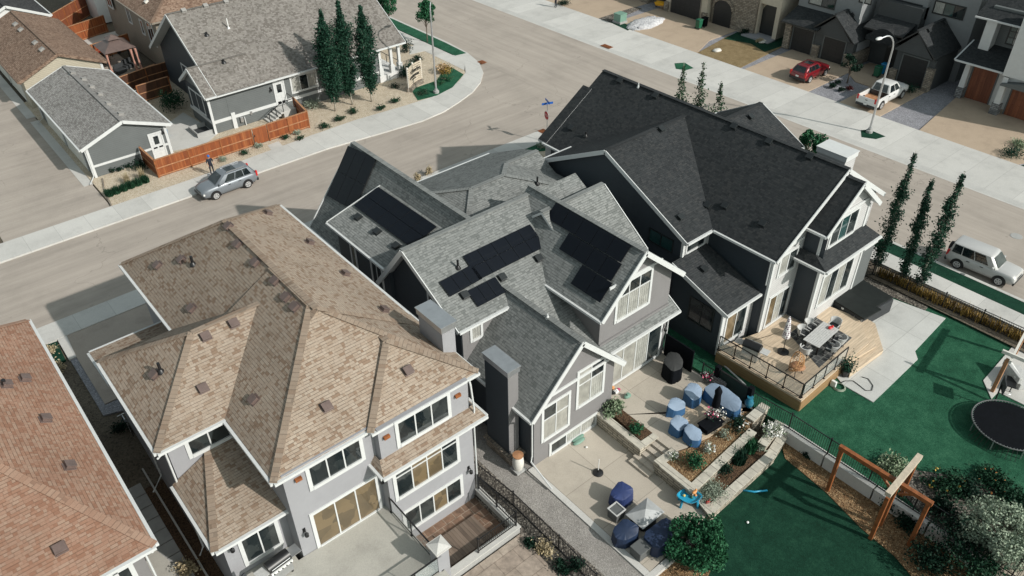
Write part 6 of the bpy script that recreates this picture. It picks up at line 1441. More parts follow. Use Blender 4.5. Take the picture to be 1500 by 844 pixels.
for (u, v, x, sd_, lb) in ((1003, 90, 46.6, 7, 'leftmost sparse aspen showing over the charcoal ridge'), (1032, 88, 46.6, 8, 'middle sparse aspen showing over the charcoal ridge'), (1058, 118, 46.8, 9, 'shortest sparse aspen beside the charcoal dormer')):
    t = PX(u, v, x); columnar((t.x, t.y, .1), t.z, .66, 'lf_aspen_b', lb, sd_, 1.2, group=GC, sparse_top=.35, leaf=.18)
b = P(571, 45, .12); round_tree(b, ztop(b.x, b.y, 6), 1.15, 1.3, 'lf_bright', 'green street tree beside the taupe roof at the top edge', 10, 3800, .2, clumps=34, group='street trees on the boulevard')
b = P(626, 62, .12); round_tree(b, ztop(b.x, b.y, 18), 1.15, 1.5, 'lf_bright', 'green street tree behind the corner street lamp', 11, 3800, .2, clumps=34, group='street trees on the boulevard')
t = PX(1193, 207, 46.0); round_tree((t.x, t.y, .05), t.z, 1.0, 1.1, 'lf_bright', 'small green tree beside the white chimney of the dark house', 12, 2600, .19)
b = P(1241, 121, .1); round_tree(b, ztop(b.x, b.y, 95), .85, 1.1, 'lf_dark', 'small dark tree in the gravel bed between the red car and the pickup', 13, 900, .2)
b = P(1014, 817, ZG); round_tree(b, ZG+1.12, 1.3, 1.15, 'lf_bright', 'round leafy green bush at the corner of the lower patio', 14, 11000, .15, 'shrub', 'round_bush', 46, stem=.05)
b = P(1449, 806, ZD); round_tree(b, ZD+1.25, 1.5, 1.3, 'lf_silver', 'large silver leaved bush behind the timber arbour', 15, 12000, .13, 'shrub', 'silver_bush', 50, stem=.05)
for (u, v, r, h, m, lb, sd_) in ((1392, 800, 1.5, 1.4, 'lf_dark', 'large dark shrub in front of the silver leaved bush', 20), (1360, 830, 1.1, 1.0, 'lf_dark', 'dark spreading shrub at the foot of the lawn mulch bed', 21), (1425, 842, 1.0, 1.0, 'lf_juniper', 'dark shrub by the pale corner paving', 22), (1330, 770, .6, .6, 'lf_dark', 'low dark shrub under the right end of the timber arbour', 23),
        (1310, 755-10, .7, .7, 'lf_dark', 'dark shrub with white flowers under the timber arbour', 24), (1312, 690, .75, .5, 'lf_hosta', 'bright leafy plant behind the black fence and timber beam', 25), (1385, 712, 1.0, .6, 'lf_juniper', 'leafy bed plant with yellow flowers right of the arbour', 26), (1418, 725, .7, .45, 'lf_dark', 'dark low plant left of the silver leaved bush', 27), (1455, 710, .9, .4, 'lf_juniper', 'low green plant with orange flowers by the lawn edge', 28), (1490, 735, .9, .6, 'lf_juniper', 'green shrub at the right edge above the silver bush', 29), (1375, 745, .6, .55, 'lf_dark', 'dark shrub beside the right post of the arbour', 30), (1185, 678-12, .4, .3, 'lf_dark', 'small dark plant in bark mulch near the concrete wall', 31)):
    z = ZD if u > 1300 and v < 760 else ZG if v > 780 and u < 1380 else ZD
    if u in (1310, 1330): z = ZG
    if u == 1185: z = ZG
    shrub(P(u, v, z+.03), r, h, m, lb, sd_, int(500+900*r), .15, flowers={1310: 'fl_white', 1385: 'fl_yellow', 1455: 'fl_orange'}.get(u), nf=11)
# planters by the patio
shrub(P(902, 604, ZU+.05), .55, .55, 'lf_hosta', 'variegated hosta in the block bed against the grey wall', 40, 600, .2, 'plant', 'hosta'); shrub(P(931, 630, ZU+.05), .4, .35, 'lf_bright', 'bright green plant at the step end of the block bed', 41, 350, .13, 'plant', 'leafy_plant')
shrub(P(1016, 682, ZU), .55, .7, 'lf_bright', 'leafy green shrub in the upper planting bed near the steps', 42, 700, .13); shrub(P(1040, 660, ZU), .3, .4, 'lf_sage', 'pale flowering plant in the upper planting bed', 43, 250, .1, 'plant', 'leafy_plant', 'fl_white', 14); shrub(P(1083, 625, ZU), .55, .5, 'lf_dark', 'dark leafy plant by the blue covered sofa', 44, 500, .13, 'plant', 'leafy_plant', 'fl_white', 10); shrub(P(1060, 640, ZU), .3, .4, 'lf_sage', 'purple grey plant behind the coffee table', 45, 220, .1, 'plant', 'leafy_plant')
shrub(P(986, 671, ZU), .25, .25, 'lf_hosta', 'tiny white flowered plant at the corner of the upper planting bed', 46, 120, .1, 'plant', 'leafy_plant', 'fl_white', 16)
shrub(P(1042, 724, -.36), .75, .42, 'lf_sage', 'domed silvery sage shrub in the lower planting bed', 47, 2600, .075, name='sage_shrub'); shrub(P(1060, 694, -.36), .5, .6, 'lf_dark', 'dark shrub next to the silvery sage shrub', 48, 700, .12); grass_clump(P(1082, 676, -.36), .55, .8, 'lf_aspen', 'tall green lily leaves in the lower planting bed', 49, 320, w=.05, name='lily_clump'); grass_clump(P(1098, 660, -.36), .5, .75, 'lf_bright', 'arching green leaves near the white flowers', 50, 260, w=.05, name='lily_clump'); shrub(P(1112, 658, -.36), .4, .35, 'lf_sage', 'low grey green plant at the end of the lower planting bed', 51, 300, .1, 'plant', 'leafy_plant')
shrub(P(1132, 634, .05), .55, .45, 'lf_hosta', 'white flowering shrub on the pale wall by the concrete retaining wall', 52, 500, .1, 'shrub', 'flowering_shrub', 'fl_white', 90)
# juniper and small plants of the corner bed
JG = 'low junipers in the tan gravel bed'
for i, (u, v, r, lb) in enumerate(((477, 187, .62, 'dark juniper closest to the end of the cedar fence'), (498, 177, .6, 'dark juniper second from the cedar fence end'), (519, 166, .62, 'dark juniper in the middle of the five by the pavement'), (558, 161, .55, 'dark juniper nearest the pavement below the aspens'), (579, 150, .62, 'dark juniper nearest the slatted sign'))): juniper(P(u, v, .1), r, .35, lb, 60+i, group=JG)
for i, (u, v, r, lb) in enumerate(((440, 205, .35, 'small pale shrub at the right end of the cedar gate path'), (437, 197, .35, 'small pale shrub by the cedar fence post'), (418, 204, .38, 'small sage shrub right beside the cedar gate'), (380, 216, .42, 'sage shrub left of the cedar gate path'), (360, 226, .42, 'sage shrub against the long cedar fence'), (328, 236, .42, 'sage shrub closest to the person and car'))): juniper(P(u, v, .1), r, .3, lb, 70+i, 'lf_sage' if i % 2 else 'lf_juniper', 260, 'small shrubs along the cedar fence')
shrub(P(458, 160, .1), .75, .75, 'lf_sage', 'pale feathery shrub beside the steps of the corner house', 80, 700, .13); shrub(P(597, 77, .12), .55, 1.5, 'lf_dark', 'dark upright cedar shrub beside the white porch', 81, 900, .14, name='cedar_shrub'); shrub(P(600, 112, .12), .95, 1.3, 'lf_aspen', 'dark green shrub left of the slatted sign', 82, 1300, .17); shrub(P(612, 91, .12), .6, .7, 'lf_dark', 'dark shrub behind the slatted sign', 83, 500, .14)
shrub(P(648, 106, .12), .85, .8, 'lf_hedge', 'pale pink flowering hydrangea right of the corner lamp', 84, 800, .15, flowers='fl_peach', nf=90, name='hydrangea'); juniper(P(655, 117, .13), .8, .35, 'wide green juniper on the corner lawn', 85, 'lf_bright'); juniper(P(644, 124, .13), .6, .3, 'smaller green juniper at the foot of the corner lamp', 86, 'lf_bright'); juniper(P(620, 138, .13), .7, .25, 'flat blue green juniper below the slatted sign', 87, 'lf_juniper')
MB_ = shrub(P(578, 77+52, .12), .5, .4, 'lf_dark', 'rusty low shrub below the white porch', 88, 240, .13)
GRS = 'row of grass clumps beside the lane'
for i in range(6):
    p = P(161+10.5*i, 287-4.0*i, .1); grass_clump(p, .5, .62, 'lf_juniper', ['green grass clump next to the lane edging', 'second green grass clump from the lane', 'third green grass clump from the lane', 'fourth green grass clump from the lane', 'fifth green grass clump from the lane', 'green grass clump furthest from the lane'][i], 90+i, 220, GRS, .04)
for i, (u, v, lb) in enumerate(((187, 268, 'straw coloured grass plume behind the green clumps'), (209, 262, 'tall straw grass plume near the cedar fence corner'))): grass_clump(P(u, v, .1), .35, .95, 'lf_straw', lb, 97+i, 130, w=.025)
shrub(P(206, 247, .1), .65, .6, 'lf_dark', 'dark green shrub by the corner of the cedar fence', 100, 600, .14)
for i, u in enumerate((165, 176, 187)): shrub(P(u, 253-3.5*i, .1), .3, .4, 'lf_dark', ['first low plant along the grey garage wall by the lane', 'middle low plant along the grey garage wall', 'low plant along the garage wall near the dark shrub'][i], 101+i, 200, .12)
shrub(P(256, 160, .1), 1.15, 1.5, 'lf_juniper', 'leafy dark shrub against the brown yard fence', 105, 1500, .17); shrub(P(150, 92, .1), .8, 1.1, 'lf_dark', 'shrub squeezed between the garage and gazebo', 106, 600, .15)
# golden hedge, by the clump
for i in range(15):
    t = i/14; p = P(1262, 372, ZD).lerp(P(1500, 474, ZD), t); rr_ = random.Random(300+i)
# hedge row stands just inside the open street fence
rng = random.Random(77); m = MB()
for i in range(2600):
    y = rng.uniform(-2, 17.0); x = 45.05+(17.2-y)*.028+rng.gauss(.25, .16); m.blade((x, y, ZD+.0), rng.uniform(.45, .85), .045, rng.uniform(.05, .3), rng)
o = one(m, 'golden_grass_hedge', 'lf_hedge', 'golden brown grass hedge along the open black fence by the wide street', 'hedge', fix=False)
# white flowering bed plants and grass in the dark lane
for (u, v, z, r, h, m, lb, sd_) in ((75, 518, .1, .45, .5, 'lf_straw', 'yellow green plant beside the left house front walk', 110), (87, 543, 0, .4, .6, 'lf_straw', 'yellow green plant below the left house gutter', 111), (1360, 96+12, .1, .7, .9, 'lf_dark', 'dark shrub against the far stone pier', 112), (1330, 135, .1, .8, .8, 'lf_aspen', 'leafy shrub beside the white pickup', 113), (1345, 122, .1, .7, .8, 'lf_aspen', 'green shrub behind the white pickup bed shrub', 114), (1218, 128, .1, .35, .35, 'lf_dark', 'dark round plant in the grey gravel bed nearest the red car', 115), (1227, 122, .1, .3, .3, 'lf_dark', 'dark plant at the back of the grey gravel bed', 116), (1232, 133, .1, .35, .3, 'lf_dark', 'dark plant in the centre of the grey gravel bed', 117), (1243, 131, .1, .3, .3, 'lf_maroon', 'reddish plant in the grey gravel bed', 118),
        (1480, 226, .12, 1.0, .5, 'lf_aspen', 'green plants in the far bed at the right edge', 119), (1495, 215, .12, .8, .4, 'lf_hosta', 'pale plants at the far right edge of the street bed', 120), (1112, 62, .12, .4, .35, 'lf_straw', 'straw coloured plant by the arched porch', 121), (1090, 50, .12, .5, .6, 'lf_dark', 'thin dark shrub by the stone front', 122), (825, 8, .12, .9, .5, 'lf_dark', 'dark shrub by the far pavement at the top edge', 123), (178, 632, -.2, .5, .5, 'lf_dark', 'dark plant in the shaded side lane', 124), (278, 835, -.25, .5, .4, 'lf_straw', 'yellowed plant at the bottom of the side lane', 125), (800, 213, .1, .5, .3, 'lf_sage', 'pale plant under the stop sign', 126), (793, 216, .1, .4, .25, 'lf_sage', 'small pale plant left of the stop sign', 127), (612, 290-22, .05, .3, .8, 'lf_straw', 'straw plant by the front gutter of the grey house', 128), (628, 256, .05, .3, .7, 'lf_straw', 'straw plant beside the near pavement', 129),
        (822, 834, -.4, .4, .35, 'lf_dark', 'dark green plant in the rock bed beside the fence', 130), (800, 808, -.4, .5, .4, 'lf_straw', 'dry straw plant in the rock bed beside the stamped patio', 131), (843, 828, -.4, .35, .3, 'lf_dark', 'dark plant by the black picket fence', 132), (777, 797, -.4, .3, .3, 'lf_dark', 'small dark plant at the edge of the stamped patio', 133)):
    shrub(P(u, v, z), r, h, m, lb, sd_, int(250+500*r), .13, 'plant', 'garden_plant')
# scattered leaf litter
# ================================================================ FURNITURE AND YARD THINGS
def soft_cover(name, label, cat, base, poly_bot, poly_top, z0, prof, mats_, group=None, seed=0, flare=1.06, skirt=True):
    """cloth thrown over furniture: top outline with its own height per corner, sides hanging with folds"""
    rng = random.Random(seed); root = thing(name, label, cat, base, group); N = 5
    pz = [Vector((p[0], p[1], h)) for p, h in zip(poly_top, prof)]
    for _ in range(1): pz = [q for i in range(len(pz)) for q in (pz[i].lerp(pz[(i+1) % len(pz)], .17), pz[i].lerp(pz[(i+1) % len(pz)], .83))]
    poly_top = [(q.x, q.y) for q in pz]; prof = [q.z for q in pz]; n = len(poly_top)
    c = Vector((sum(p[0] for p in poly_top)/n, sum(p[1] for p in poly_top)/n, 0)); rim = []; low = []
    for i in range(n):
        a, b = poly_top[i], poly_top[(i+1) % n]
        for k in range(N):
            t = k/N; q = Vector((a[0]+(b[0]-a[0])*t, a[1]+(b[1]-a[1])*t, prof[i]+(prof[(i+1) % n]-prof[i])*t-.008*math.sin(PI*t))); rim.append(q)
            d = Vector((q.x, q.y, 0))-c; f = flare+rng.uniform(-.02, .02)+(.035 if k % 2 else -.025); low.append(Vector((c.x+d.x*f, c.y+d.y*f, z0+rng.uniform(.0, .04))))
    M_ = len(rim); top = MB(); cz = sum(prof)/n
    inner = [Vector((c.x+(q.x-c.x)*.82, c.y+(q.y-c.y)*.82, q.z*.94+cz*.06+.035+rng.uniform(-.01, .01))) for q in rim]; v = rim+inner+[Vector((c.x, c.y, cz+.03))]
    top.add(v, [(i, (i+1) % M_, M_+(i+1) % M_, M_+i) for i in range(M_)]+[(M_+i, M_+(i+1) % M_, 2*M_) for i in range(M_)])
    mid = [Vector(((a.x*.45+b.x*.55)+rng.uniform(-.012, .012), (a.y*.45+b.y*.55)+rng.uniform(-.012, .012), (a.z+b.z)/2)) for a, b in zip(rim, low)]
    sd_ = MB(); sd_.add(rim+mid+low, [(j*M_+i, (j+1)*M_+i, (j+1)*M_+(i+1) % M_, j*M_+(i+1) % M_) for j in range(2) for i in range(M_)])
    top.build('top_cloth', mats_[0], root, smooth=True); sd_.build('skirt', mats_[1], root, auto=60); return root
def quadbox(z, h, *uv): return [P2(u, v, z+h) for u, v in uv]
CG = 'blue covered patio seats'
def cov(label, uvs, hs, z, mats_, seed, group=None, name='covered_chair', cat='covered seat', flare=1.07):
    tp = [P2(u, v, z+h) for (u, v), h in zip(uvs, hs)]; cx_ = sum(p[0] for p in tp)/len(tp); cy_ = sum(p[1] for p in tp)/len(tp)
    return soft_cover(name, label, cat, (cx_, cy_, z), None, tp, z, [z+h for h in hs], mats_, group, seed, flare)
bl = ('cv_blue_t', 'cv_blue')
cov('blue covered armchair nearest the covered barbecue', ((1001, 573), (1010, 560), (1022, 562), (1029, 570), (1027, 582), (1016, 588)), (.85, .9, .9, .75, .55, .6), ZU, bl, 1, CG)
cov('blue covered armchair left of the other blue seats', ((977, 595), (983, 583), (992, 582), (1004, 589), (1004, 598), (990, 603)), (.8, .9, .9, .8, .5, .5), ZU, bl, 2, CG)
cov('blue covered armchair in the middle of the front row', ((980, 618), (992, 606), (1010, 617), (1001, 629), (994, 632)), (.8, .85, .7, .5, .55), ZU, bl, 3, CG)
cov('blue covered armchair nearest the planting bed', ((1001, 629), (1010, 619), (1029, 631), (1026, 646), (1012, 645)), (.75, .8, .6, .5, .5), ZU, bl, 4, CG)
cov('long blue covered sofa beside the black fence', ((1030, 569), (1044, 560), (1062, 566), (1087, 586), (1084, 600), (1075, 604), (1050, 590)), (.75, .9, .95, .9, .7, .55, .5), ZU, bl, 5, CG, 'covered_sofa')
nv = ('cv_navy', 'cv_navy'); n2_ = ('cv_navy2', 'cv_navy2')
cov('bright navy covered fire bowl on the lower patio', ((893, 722), (908, 703), (927, 714), (928, 722), (913, 734), (899, 730)), (.75, .95, .85, .75, .7, .75), ZL, nv, 6, None, 'covered_fire_bowl', 'covered furniture')
cov('dark navy covered armchair in front of the grey storage box', ((897, 775), (915, 758), (936, 770), (934, 783), (917, 792), (902, 789)), (.75, .95, .9, .7, .65, .65), ZL, n2_, 7, 'navy covered seats on the lower patio')
cov('dark navy covered sofa half behind the round green bush', ((940, 783), (974, 757), (985, 764), (985, 790), (962, 806)), (.75, .95, .95, .8, .65), ZL, n2_, 8, 'navy covered seats on the lower patio', 'covered_sofa')
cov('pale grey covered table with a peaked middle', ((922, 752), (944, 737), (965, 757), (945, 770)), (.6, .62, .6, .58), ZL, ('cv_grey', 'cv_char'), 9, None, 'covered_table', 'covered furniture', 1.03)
c = P(945, 752, ZL+.62); one(MB().add([Vector((c.x-.75, c.y-.55, ZL+.63)), Vector((c.x+.75, c.y-.55, ZL+.63)), Vector((c.x+.75, c.y+.55, ZL+.63)), Vector((c.x-.75, c.y+.55, ZL+.63)), Vector((c.x, c.y, ZL+.95))], [(0, 1, 4), (1, 2, 4), (2, 3, 4), (3, 0, 4), (3, 2, 1, 0)]), 'cover_peak', 'cv_grey', 'raised peak of cloth on the pale grey covered table', 'cover')
cov('black covered barbecue beside the patio door', ((971, 530), (980, 515), (994, 517), (1001, 528), (999, 540), (985, 545)), (1.05, 1.2, 1.2, 1.1, .9, .95), ZU, ('cv_char', 'cv_black'), 10, None, 'covered_barbecue', 'covered furniture', 1.1)
# storage box, planter
b = P(944, 806, ZL); r_ = thing('storage_box', 'dark grey wicker storage box beside the navy covers', 'storage box', b); MB().obox(b, (1.3, .62, .5), -.02).build('body', 'wicker', r_, bevel=.02); MB().obox(b+Vector((0, 0, .5)), (1.34, .66, .06), -.02).build('lid', 'pot', r_, bevel=.02)
b = P(902, 757, ZL); r_ = thing('planter_box', 'square grey planter with a pale rim beside the navy fire bowl', 'planter', b); MB().obox(b, (.55, .55, .55), .02, 0, 1.08).build('body', 'pot', r_)
m = MB()
for s, t in ((1, 0), (-1, 0)): m.obox(b+Vector((s*.29, 0, .55)), (.06, .64, .05)); m.obox(b+Vector((0, s*.29, .55)), (.52, .06, .05))
m.build('rim', 'wicker_lt', r_); MB().obox(b+Vector((0, 0, .5)), (.5, .5, .03)).build('soil', 'soil', r_)
# umbrella stand, water table, toys
b = P(876, 693, ZL); r_ = thing('umbrella_base', 'black umbrella base with a bare white pole on the lower patio', 'umbrella base', b); MB().lathe([(.27, 0), (.27, .05), (.2, .09), (.06, .12), (.05, .25)], b, 20).build('base', 'black', r_, auto=40); MB().tube([b+Vector((0, 0, .1)), b+Vector((0, 0, 1.02))], .024, 8).build('pole', 'plastic_wht', r_)
b = P(1008, 738, ZL); r_ = thing('water_table', 'blue plastic water play table against the block wall', 'toy', b); A_ = math.radians(-42)
def wt(x, y, z): c_, s_ = math.cos(A_), math.sin(A_); return b+Vector((x*c_-y*s_, x*s_+y*c_, z))
def peanut(k, z, n=28): return [wt(k*(.58*math.cos(t)), k*(.34-.09*math.cos(t*2)*1.0)*math.sin(t), z) for t in [2*PI*i/n for i in range(n)]]
m = MB(); R4 = [peanut(.80, .42), peanut(1.0, .60), peanut(1.06, .62), peanut(.94, .61), peanut(.82, .50)]; v = [q for r in R4 for q in r]; n = 28
m.add(v, [(i*n+k, i*n+(k+1) % n, (i+1)*n+(k+1) % n, (i+1)*n+k) for i in range(4) for k in range(n)]+[tuple(range(n-1, -1, -1)), tuple(4*n+k for k in range(n))]); m.build('tray', 'plastic_aqua', r_, auto=50)
for x in (-.36, .36):
    for y in (-.2, .2): MB().tube([wt(x, y, .45), wt(x*1.15, y*1.2, 0)], [.07, .06], 10).build('leg', 'plastic_aqua', r_)
for x, y, q in ((-.25, .05, 'fl_yellow'), (.1, -.05, 'plastic_green'), (.3, .08, 'fl_orange')): MB().ball(wt(x, y, .55), .07, 0, 8, 5).build('toy_piece', q, r_, smooth=True)
for u, v, z, q, lb in ((1037, 736, -.28, 'plastic_red', 'red plastic toy on the lower block wall cap'), (1017, 722, ZU+.06, 'fl_orange', 'tiny orange toy on the wall cap by the water table')):
    b = P(u, v, z); m = MB(); m.ball((b.x, b.y, z+.06), (.16, .09, .07), 0, 10, 6); m.ball((b.x+.1, b.y, z+.14), (.06, .06, .06), 0, 8, 5); one(m, 'toy', q, lb, 'toy', smooth=True)
for u, v, lb in ((859, 656, 'small white rock on the lower patio near the basement window'), (1095, 766, 'small white ball lying on the dark lawn'), (1191+87, 711, 'round pale boulder in the bark mulch by the arbour')):
    z = ZL if u < 900 else ZG; k = .07 if u < 1200 else .26; b = P(u, v, z); m = MB(); m.ball((b.x, b.y, b.z+k*.6), (k, k*.9, k*.7), 0, 12, 7, .08); one(m, 'rock', 'plastic_wht' if u < 1200 else 'offwhite', lb, 'rock', smooth=True)
m = MB(); m.tube([P(1088, 718, ZG+.05), P(1105, 720.5, ZG+.06), P(1124, 718.5, ZG+.05)], .05, 8); one(m, 'pool_noodle', 'plastic_aqua', 'pale blue foam tube lying on the dark lawn', 'toy', smooth=True)
m = MB(); b = P(848, 648, ZL); 
for k in range(2): m.ball((b.x+.12*k, b.y+.2*k, ZL+.08), (.42, .16, .07), 0, 12, 6)
one(m, 'pool_float', 'util_green', 'pale green float leaning below the basement window', 'toy', smooth=True)
b = P(919, 582, ZU); m = MB(); m.ball((b.x, b.y, ZU+.1), (.25, .16, .1), 0, 10, 6); m.obox((b.x, b.y, ZU+.15), (.15, .12, .15)); one(m, 'toy', 'util_green', 'pale green toy on the upper patio by the door', 'toy')
r_ = thing('toy_heap', 'small heap of coloured toys in the corner by the patio door', 'toys', P(900, 573, ZU)); 
for i, (u, v, q, k) in enumerate(((897, 570, 'fl_orange', .12), (902, 576, 'plastic_wht', .16), (906, 572, 'fl_pink', .1), (898, 577, 'dark', .12))): b = P(u, v, ZU); MB().ball((b.x, b.y, ZU+k*.8), (k, k, k*.8), 0, 8, 6, .2).build('toy_piece', q, r_)
# coffee table, closed umbrella, flower pots
b = P(1040, 627, ZU); r_ = thing('coffee_table', 'low black coffee table under the closed umbrella', 'table', b); MB().obox(b+Vector((0, 0, .38)), (1.25, .75, .06), -.1).build('tabletop', 'cv_black', r_, bevel=.01); MB().obox(b+Vector((0, 0, .05)), (1.1, .6, .33), -.1).build('base', 'cv_black', r_)
b = P(1046, 607, ZU); r_ = thing('closed_umbrella', 'tall closed navy patio umbrella among the blue covered seats', 'umbrella', b); zt_ = ztop(b.x, b.y, 566); MB().lathe([(.25, 0), (.25, .08), (.05, .1)], b, 14).build('base', 'black', r_); MB().tube([b, (b.x, b.y, zt_)], .025, 8).build('pole', 'dark', r_)
m = MB(); hh = zt_-b.z; m.lathe([(.17, .5), (.23, .62), (.2, 1.1), (.17, hh-.6), (.2, hh-.35), (.03, hh)], b, 12); m.build('canopy', 'cv_black', r_, auto=70)
def flowerpot(u, v, z, label, seed, fm='fl_pink', h=.3):
    b = P(u, v, z); r = thing('flower_pot', label, 'flower pot', b); MB().lathe([(.13, 0), (.2, h), (.22, h+.03), (.19, h+.03), (.17, h-.02)], b, 14).build('pot', 'pot', r, auto=40); rng = random.Random(seed); lf = MB(); fl = MB()
    for _ in range(150): lf.leaf(b+Vector((rng.gauss(0, .14), rng.gauss(0, .14), h+.12+rng.gauss(0, .07))), .1, rng)
    for _ in range(60):
        fl.leaf(b+Vector((rng.gauss(0, .17), rng.gauss(0, .17), h+.22+rng.gauss(0, .05))), .12, rng, up=1.2, asp=.8, m=rng.choice((0, 0, 1)))
    lf.build('foliage', 'lf_dark', r, fix=False); fl.build('blossom', [fm, 'fl_white'], r, fix=False); return r
flowerpot(1040, 612, ZU+.44, 'pink and white flower pot on the black coffee table', 1, h=.12); flowerpot(1034, 560, ZU, 'pink flower pot between the blue covered seats and the fence', 2, h=.35); flowerpot(1052, 611, ZU+.3, 'white flower pot beside the umbrella pole', 3, 'fl_white', .12)
b = P(1096, 596, ZU); r_ = thing('urn', 'glossy blue garden urn at the patio corner', 'urn', b); MB().lathe([(.12, 0), (.22, .15), (.25, .35), (.15, .6), (.12, .68), (.17, .74)], b, 16).build('body', plain('blue_glaze', (.03, .16, .24), .15, var=.1), r_, auto=50)
# rain barrel
b = P(759, 688, ZL); r_ = thing('rain_barrel', 'pale beige rain barrel with a stone base against the shaded side wall', 'barrel', b); MB().obox(b, (.6, .6, .12)).build('base', 'foundation', r_); MB().lathe([(.22, .12), (.29, .35), (.30, .6), (.26, .95), (.20, 1.05)], b, 18).build('body', 'offwhite', r_, auto=50); MB().lathe([(.27, 1.05), (.28, 1.12), (.05, 1.16)], b, 18).build('lid', 'cedar_cap', r_, auto=50)
# privacy screen by the dark wall
b = P(1028, 560, ZD); one(MB().box(28.65, 28.8, 16.6, 17.6, ZD-.5, .75), 'stone_column', 'stone_grey', 'short grey block pillar between the covered barbecue and the pink flowers', 'pillar')

# ---------------------------------------------------------------- deck
one(MB().tube([P(1150, 501, ZK+.01), P(1152, 502, ZK+.02)], .01), 'deck_nail', 'dark', 'x', 'nail') if False else None
cR = [P2(1155, 489, ZK), P2(1193, 464, ZK), P2(1248, 495, ZK), P2(1200, 539, ZK)]
m = MB(); m.prism(cR, ZK+.002, ZK+.012); one(m, 'rug', bricky('patterned_rug', (.035, .037, .04), (.09, .09, .09), (.16, .16, .15), .35, .35, ms=.03, bump=0), 'dark patterned rug under the pale dining table', 'rug')
tb = P(1201, 490, ZK+.74); ta = math.atan2(*(P(1222, 476, ZK+.74)-P(1180, 503, ZK+.74)).yx)
tc_ = [P2(1176, 496, ZK+.74), P2(1207, 472, ZK+.74), P2(1229, 482, ZK+.74), P2(1200, 511, ZK+.74)]
ctr = Vector((sum(p[0] for p in tc_)/4, sum(p[1] for p in tc_)/4, 0)); r_ = thing('dining_table', 'pale slatted dining table on the deck rug', 'table', (ctr.x, ctr.y, ZK))
e1 = (Vector((*tc_[1], 0))-Vector((*tc_[0], 0))+Vector((*tc_[2], 0))-Vector((*tc_[3], 0)))/2; TL = e1.length; ta = math.atan2(e1.y, e1.x); e2 = (Vector((*tc_[3], 0))-Vector((*tc_[0], 0))+Vector((*tc_[2], 0))-Vector((*tc_[1], 0)))/2; TW = e2.length
for k in range(8):
    off = Vector((-math.sin(ta), math.cos(ta), 0))*((k-3.5)*TW/8); MB().obox(Vector((ctr.x, ctr.y, ZK+.72))+off, (TL, TW/8-.012, .03), ta).build('slat', 'wicker_lt', r_)
for sx in (-1, 1):
    for sy in (-1, 1): d_ = Vector((math.cos(ta), math.sin(ta), 0))*sx*(TL/2-.2)+Vector((-math.sin(ta), math.cos(ta), 0))*sy*(TW/2-.12); MB().obox(Vector((ctr.x, ctr.y, ZK+.012))+d_, (.08, .08, .71), ta).build('leg', 'black', r_)
def patio_chair():
    r = thing('dining_chair', 'x', 'chair'); MB().obox((0, 0, .40), (.56, .56, .09)).build('seat', 'cush_dk', r, local=True, bevel=.02)
    m = MB(); v0 = []
    for z, t in ((.42, .0), (.88, .14)):
        for k in range(9): a = PI*(k/8); v0.append(Vector((math.cos(a)*(.30+t*.3), .10+math.sin(a)*(.22+t), z)))
    o = [q for q in v0]; i_ = [Vector((q.x*.9, q.y*.9+.0, q.z)) for q in v0]; n = 9
    m.add(o+i_, [(k, k+1, n+k+1, n+k) for k in range(8)]+[(18+k, 18+n+k, 18+n+k+1, 18+k+1) for k in range(8)]+[(n+k, n+k+1, 18+n+k+1, 18+n+k) for k in range(8)]+[(0, n, 18+n, 18), (8, 26, 35, 17)]); m.build('backrest', 'wicker_lt', r, local=True, auto=50)
    for x in (-.24, .24):
        for y in (-.24, .22): MB().tube([(x, y, .4), (x*1.1, y*1.1, 0)], .018, 6).build('leg', 'black', r, local=True)
        MB().bar((x*1.15, -.2, .6), (x*1.15, .25, .62), .05, .03).build('armrest', 'wicker_lt', r, local=True)
    return r
ch = patio_chair(); dv = Vector((-math.sin(ta), math.cos(ta), 0)); du = Vector((math.cos(ta), math.sin(ta), 0)); C0 = Vector((ctr.x, ctr.y, ZK+.012))
CH = [(du*-.35+dv*(TW/2+.35), ta, 'grey dining chair on the wall side nearest the striped umbrella'), (du*.45+dv*(TW/2+.35), ta, 'grey dining chair on the wall side nearest the hot tub'), (du*-.4-dv*(TW/2+.38), ta+PI, 'grey dining chair facing away from the deck railing'), (du*.5-dv*(TW/2+.35), ta+PI, 'grey dining chair on the step side of the table'), (du*-(TL/2+.45), ta+PI/2, 'grey dining chair at the table end by the egg chair'), (du*(TL/2+.4), ta-PI/2, 'grey dining chair at the table end by the hot tub')]
for i, (o_, a_, lb) in enumerate(CH):
    q = ch if i == 0 else copy_thing(ch, (0, 0, 0)); q.location = C0+o_; q.rotation_euler = (0, 0, a_+random.Random(i).uniform(-.15, .15)); q['label'] = lb; q['group'] = 'dining chairs on the deck'
b = P(1216, 481, ZK+.755); m = MB(); m.ball((b.x, b.y, b.z+.06), (.18, .12, .07), 0, 12, 6); m.ball((b.x+.12, b.y-.05, b.z+.1), (.08, .08, .08), 0, 8, 6); one(m, 'red_bowl', 'plastic_red', 'red bowl on the pale dining table', 'bowl', smooth=True)
b = P(1147, 516, ZK); r_ = thing('patterned_umbrella', 'closed white umbrella with a dark dot print on a black base', 'umbrella', b); zt_ = ztop(b.x, b.y, 466)
MB().lathe([(.32, 0), (.32, .07), (.08, .12), (.05, .3)], b, 20).build('base', 'black', r_, auto=40); tp = Vector((b.x+.35, b.y+.3, zt_-.25)); b2 = P(1157, 503, ZK); MB().tube([b+Vector((0, 0, .1)), tp], .022, 8).build('pole', 'dark', r_)
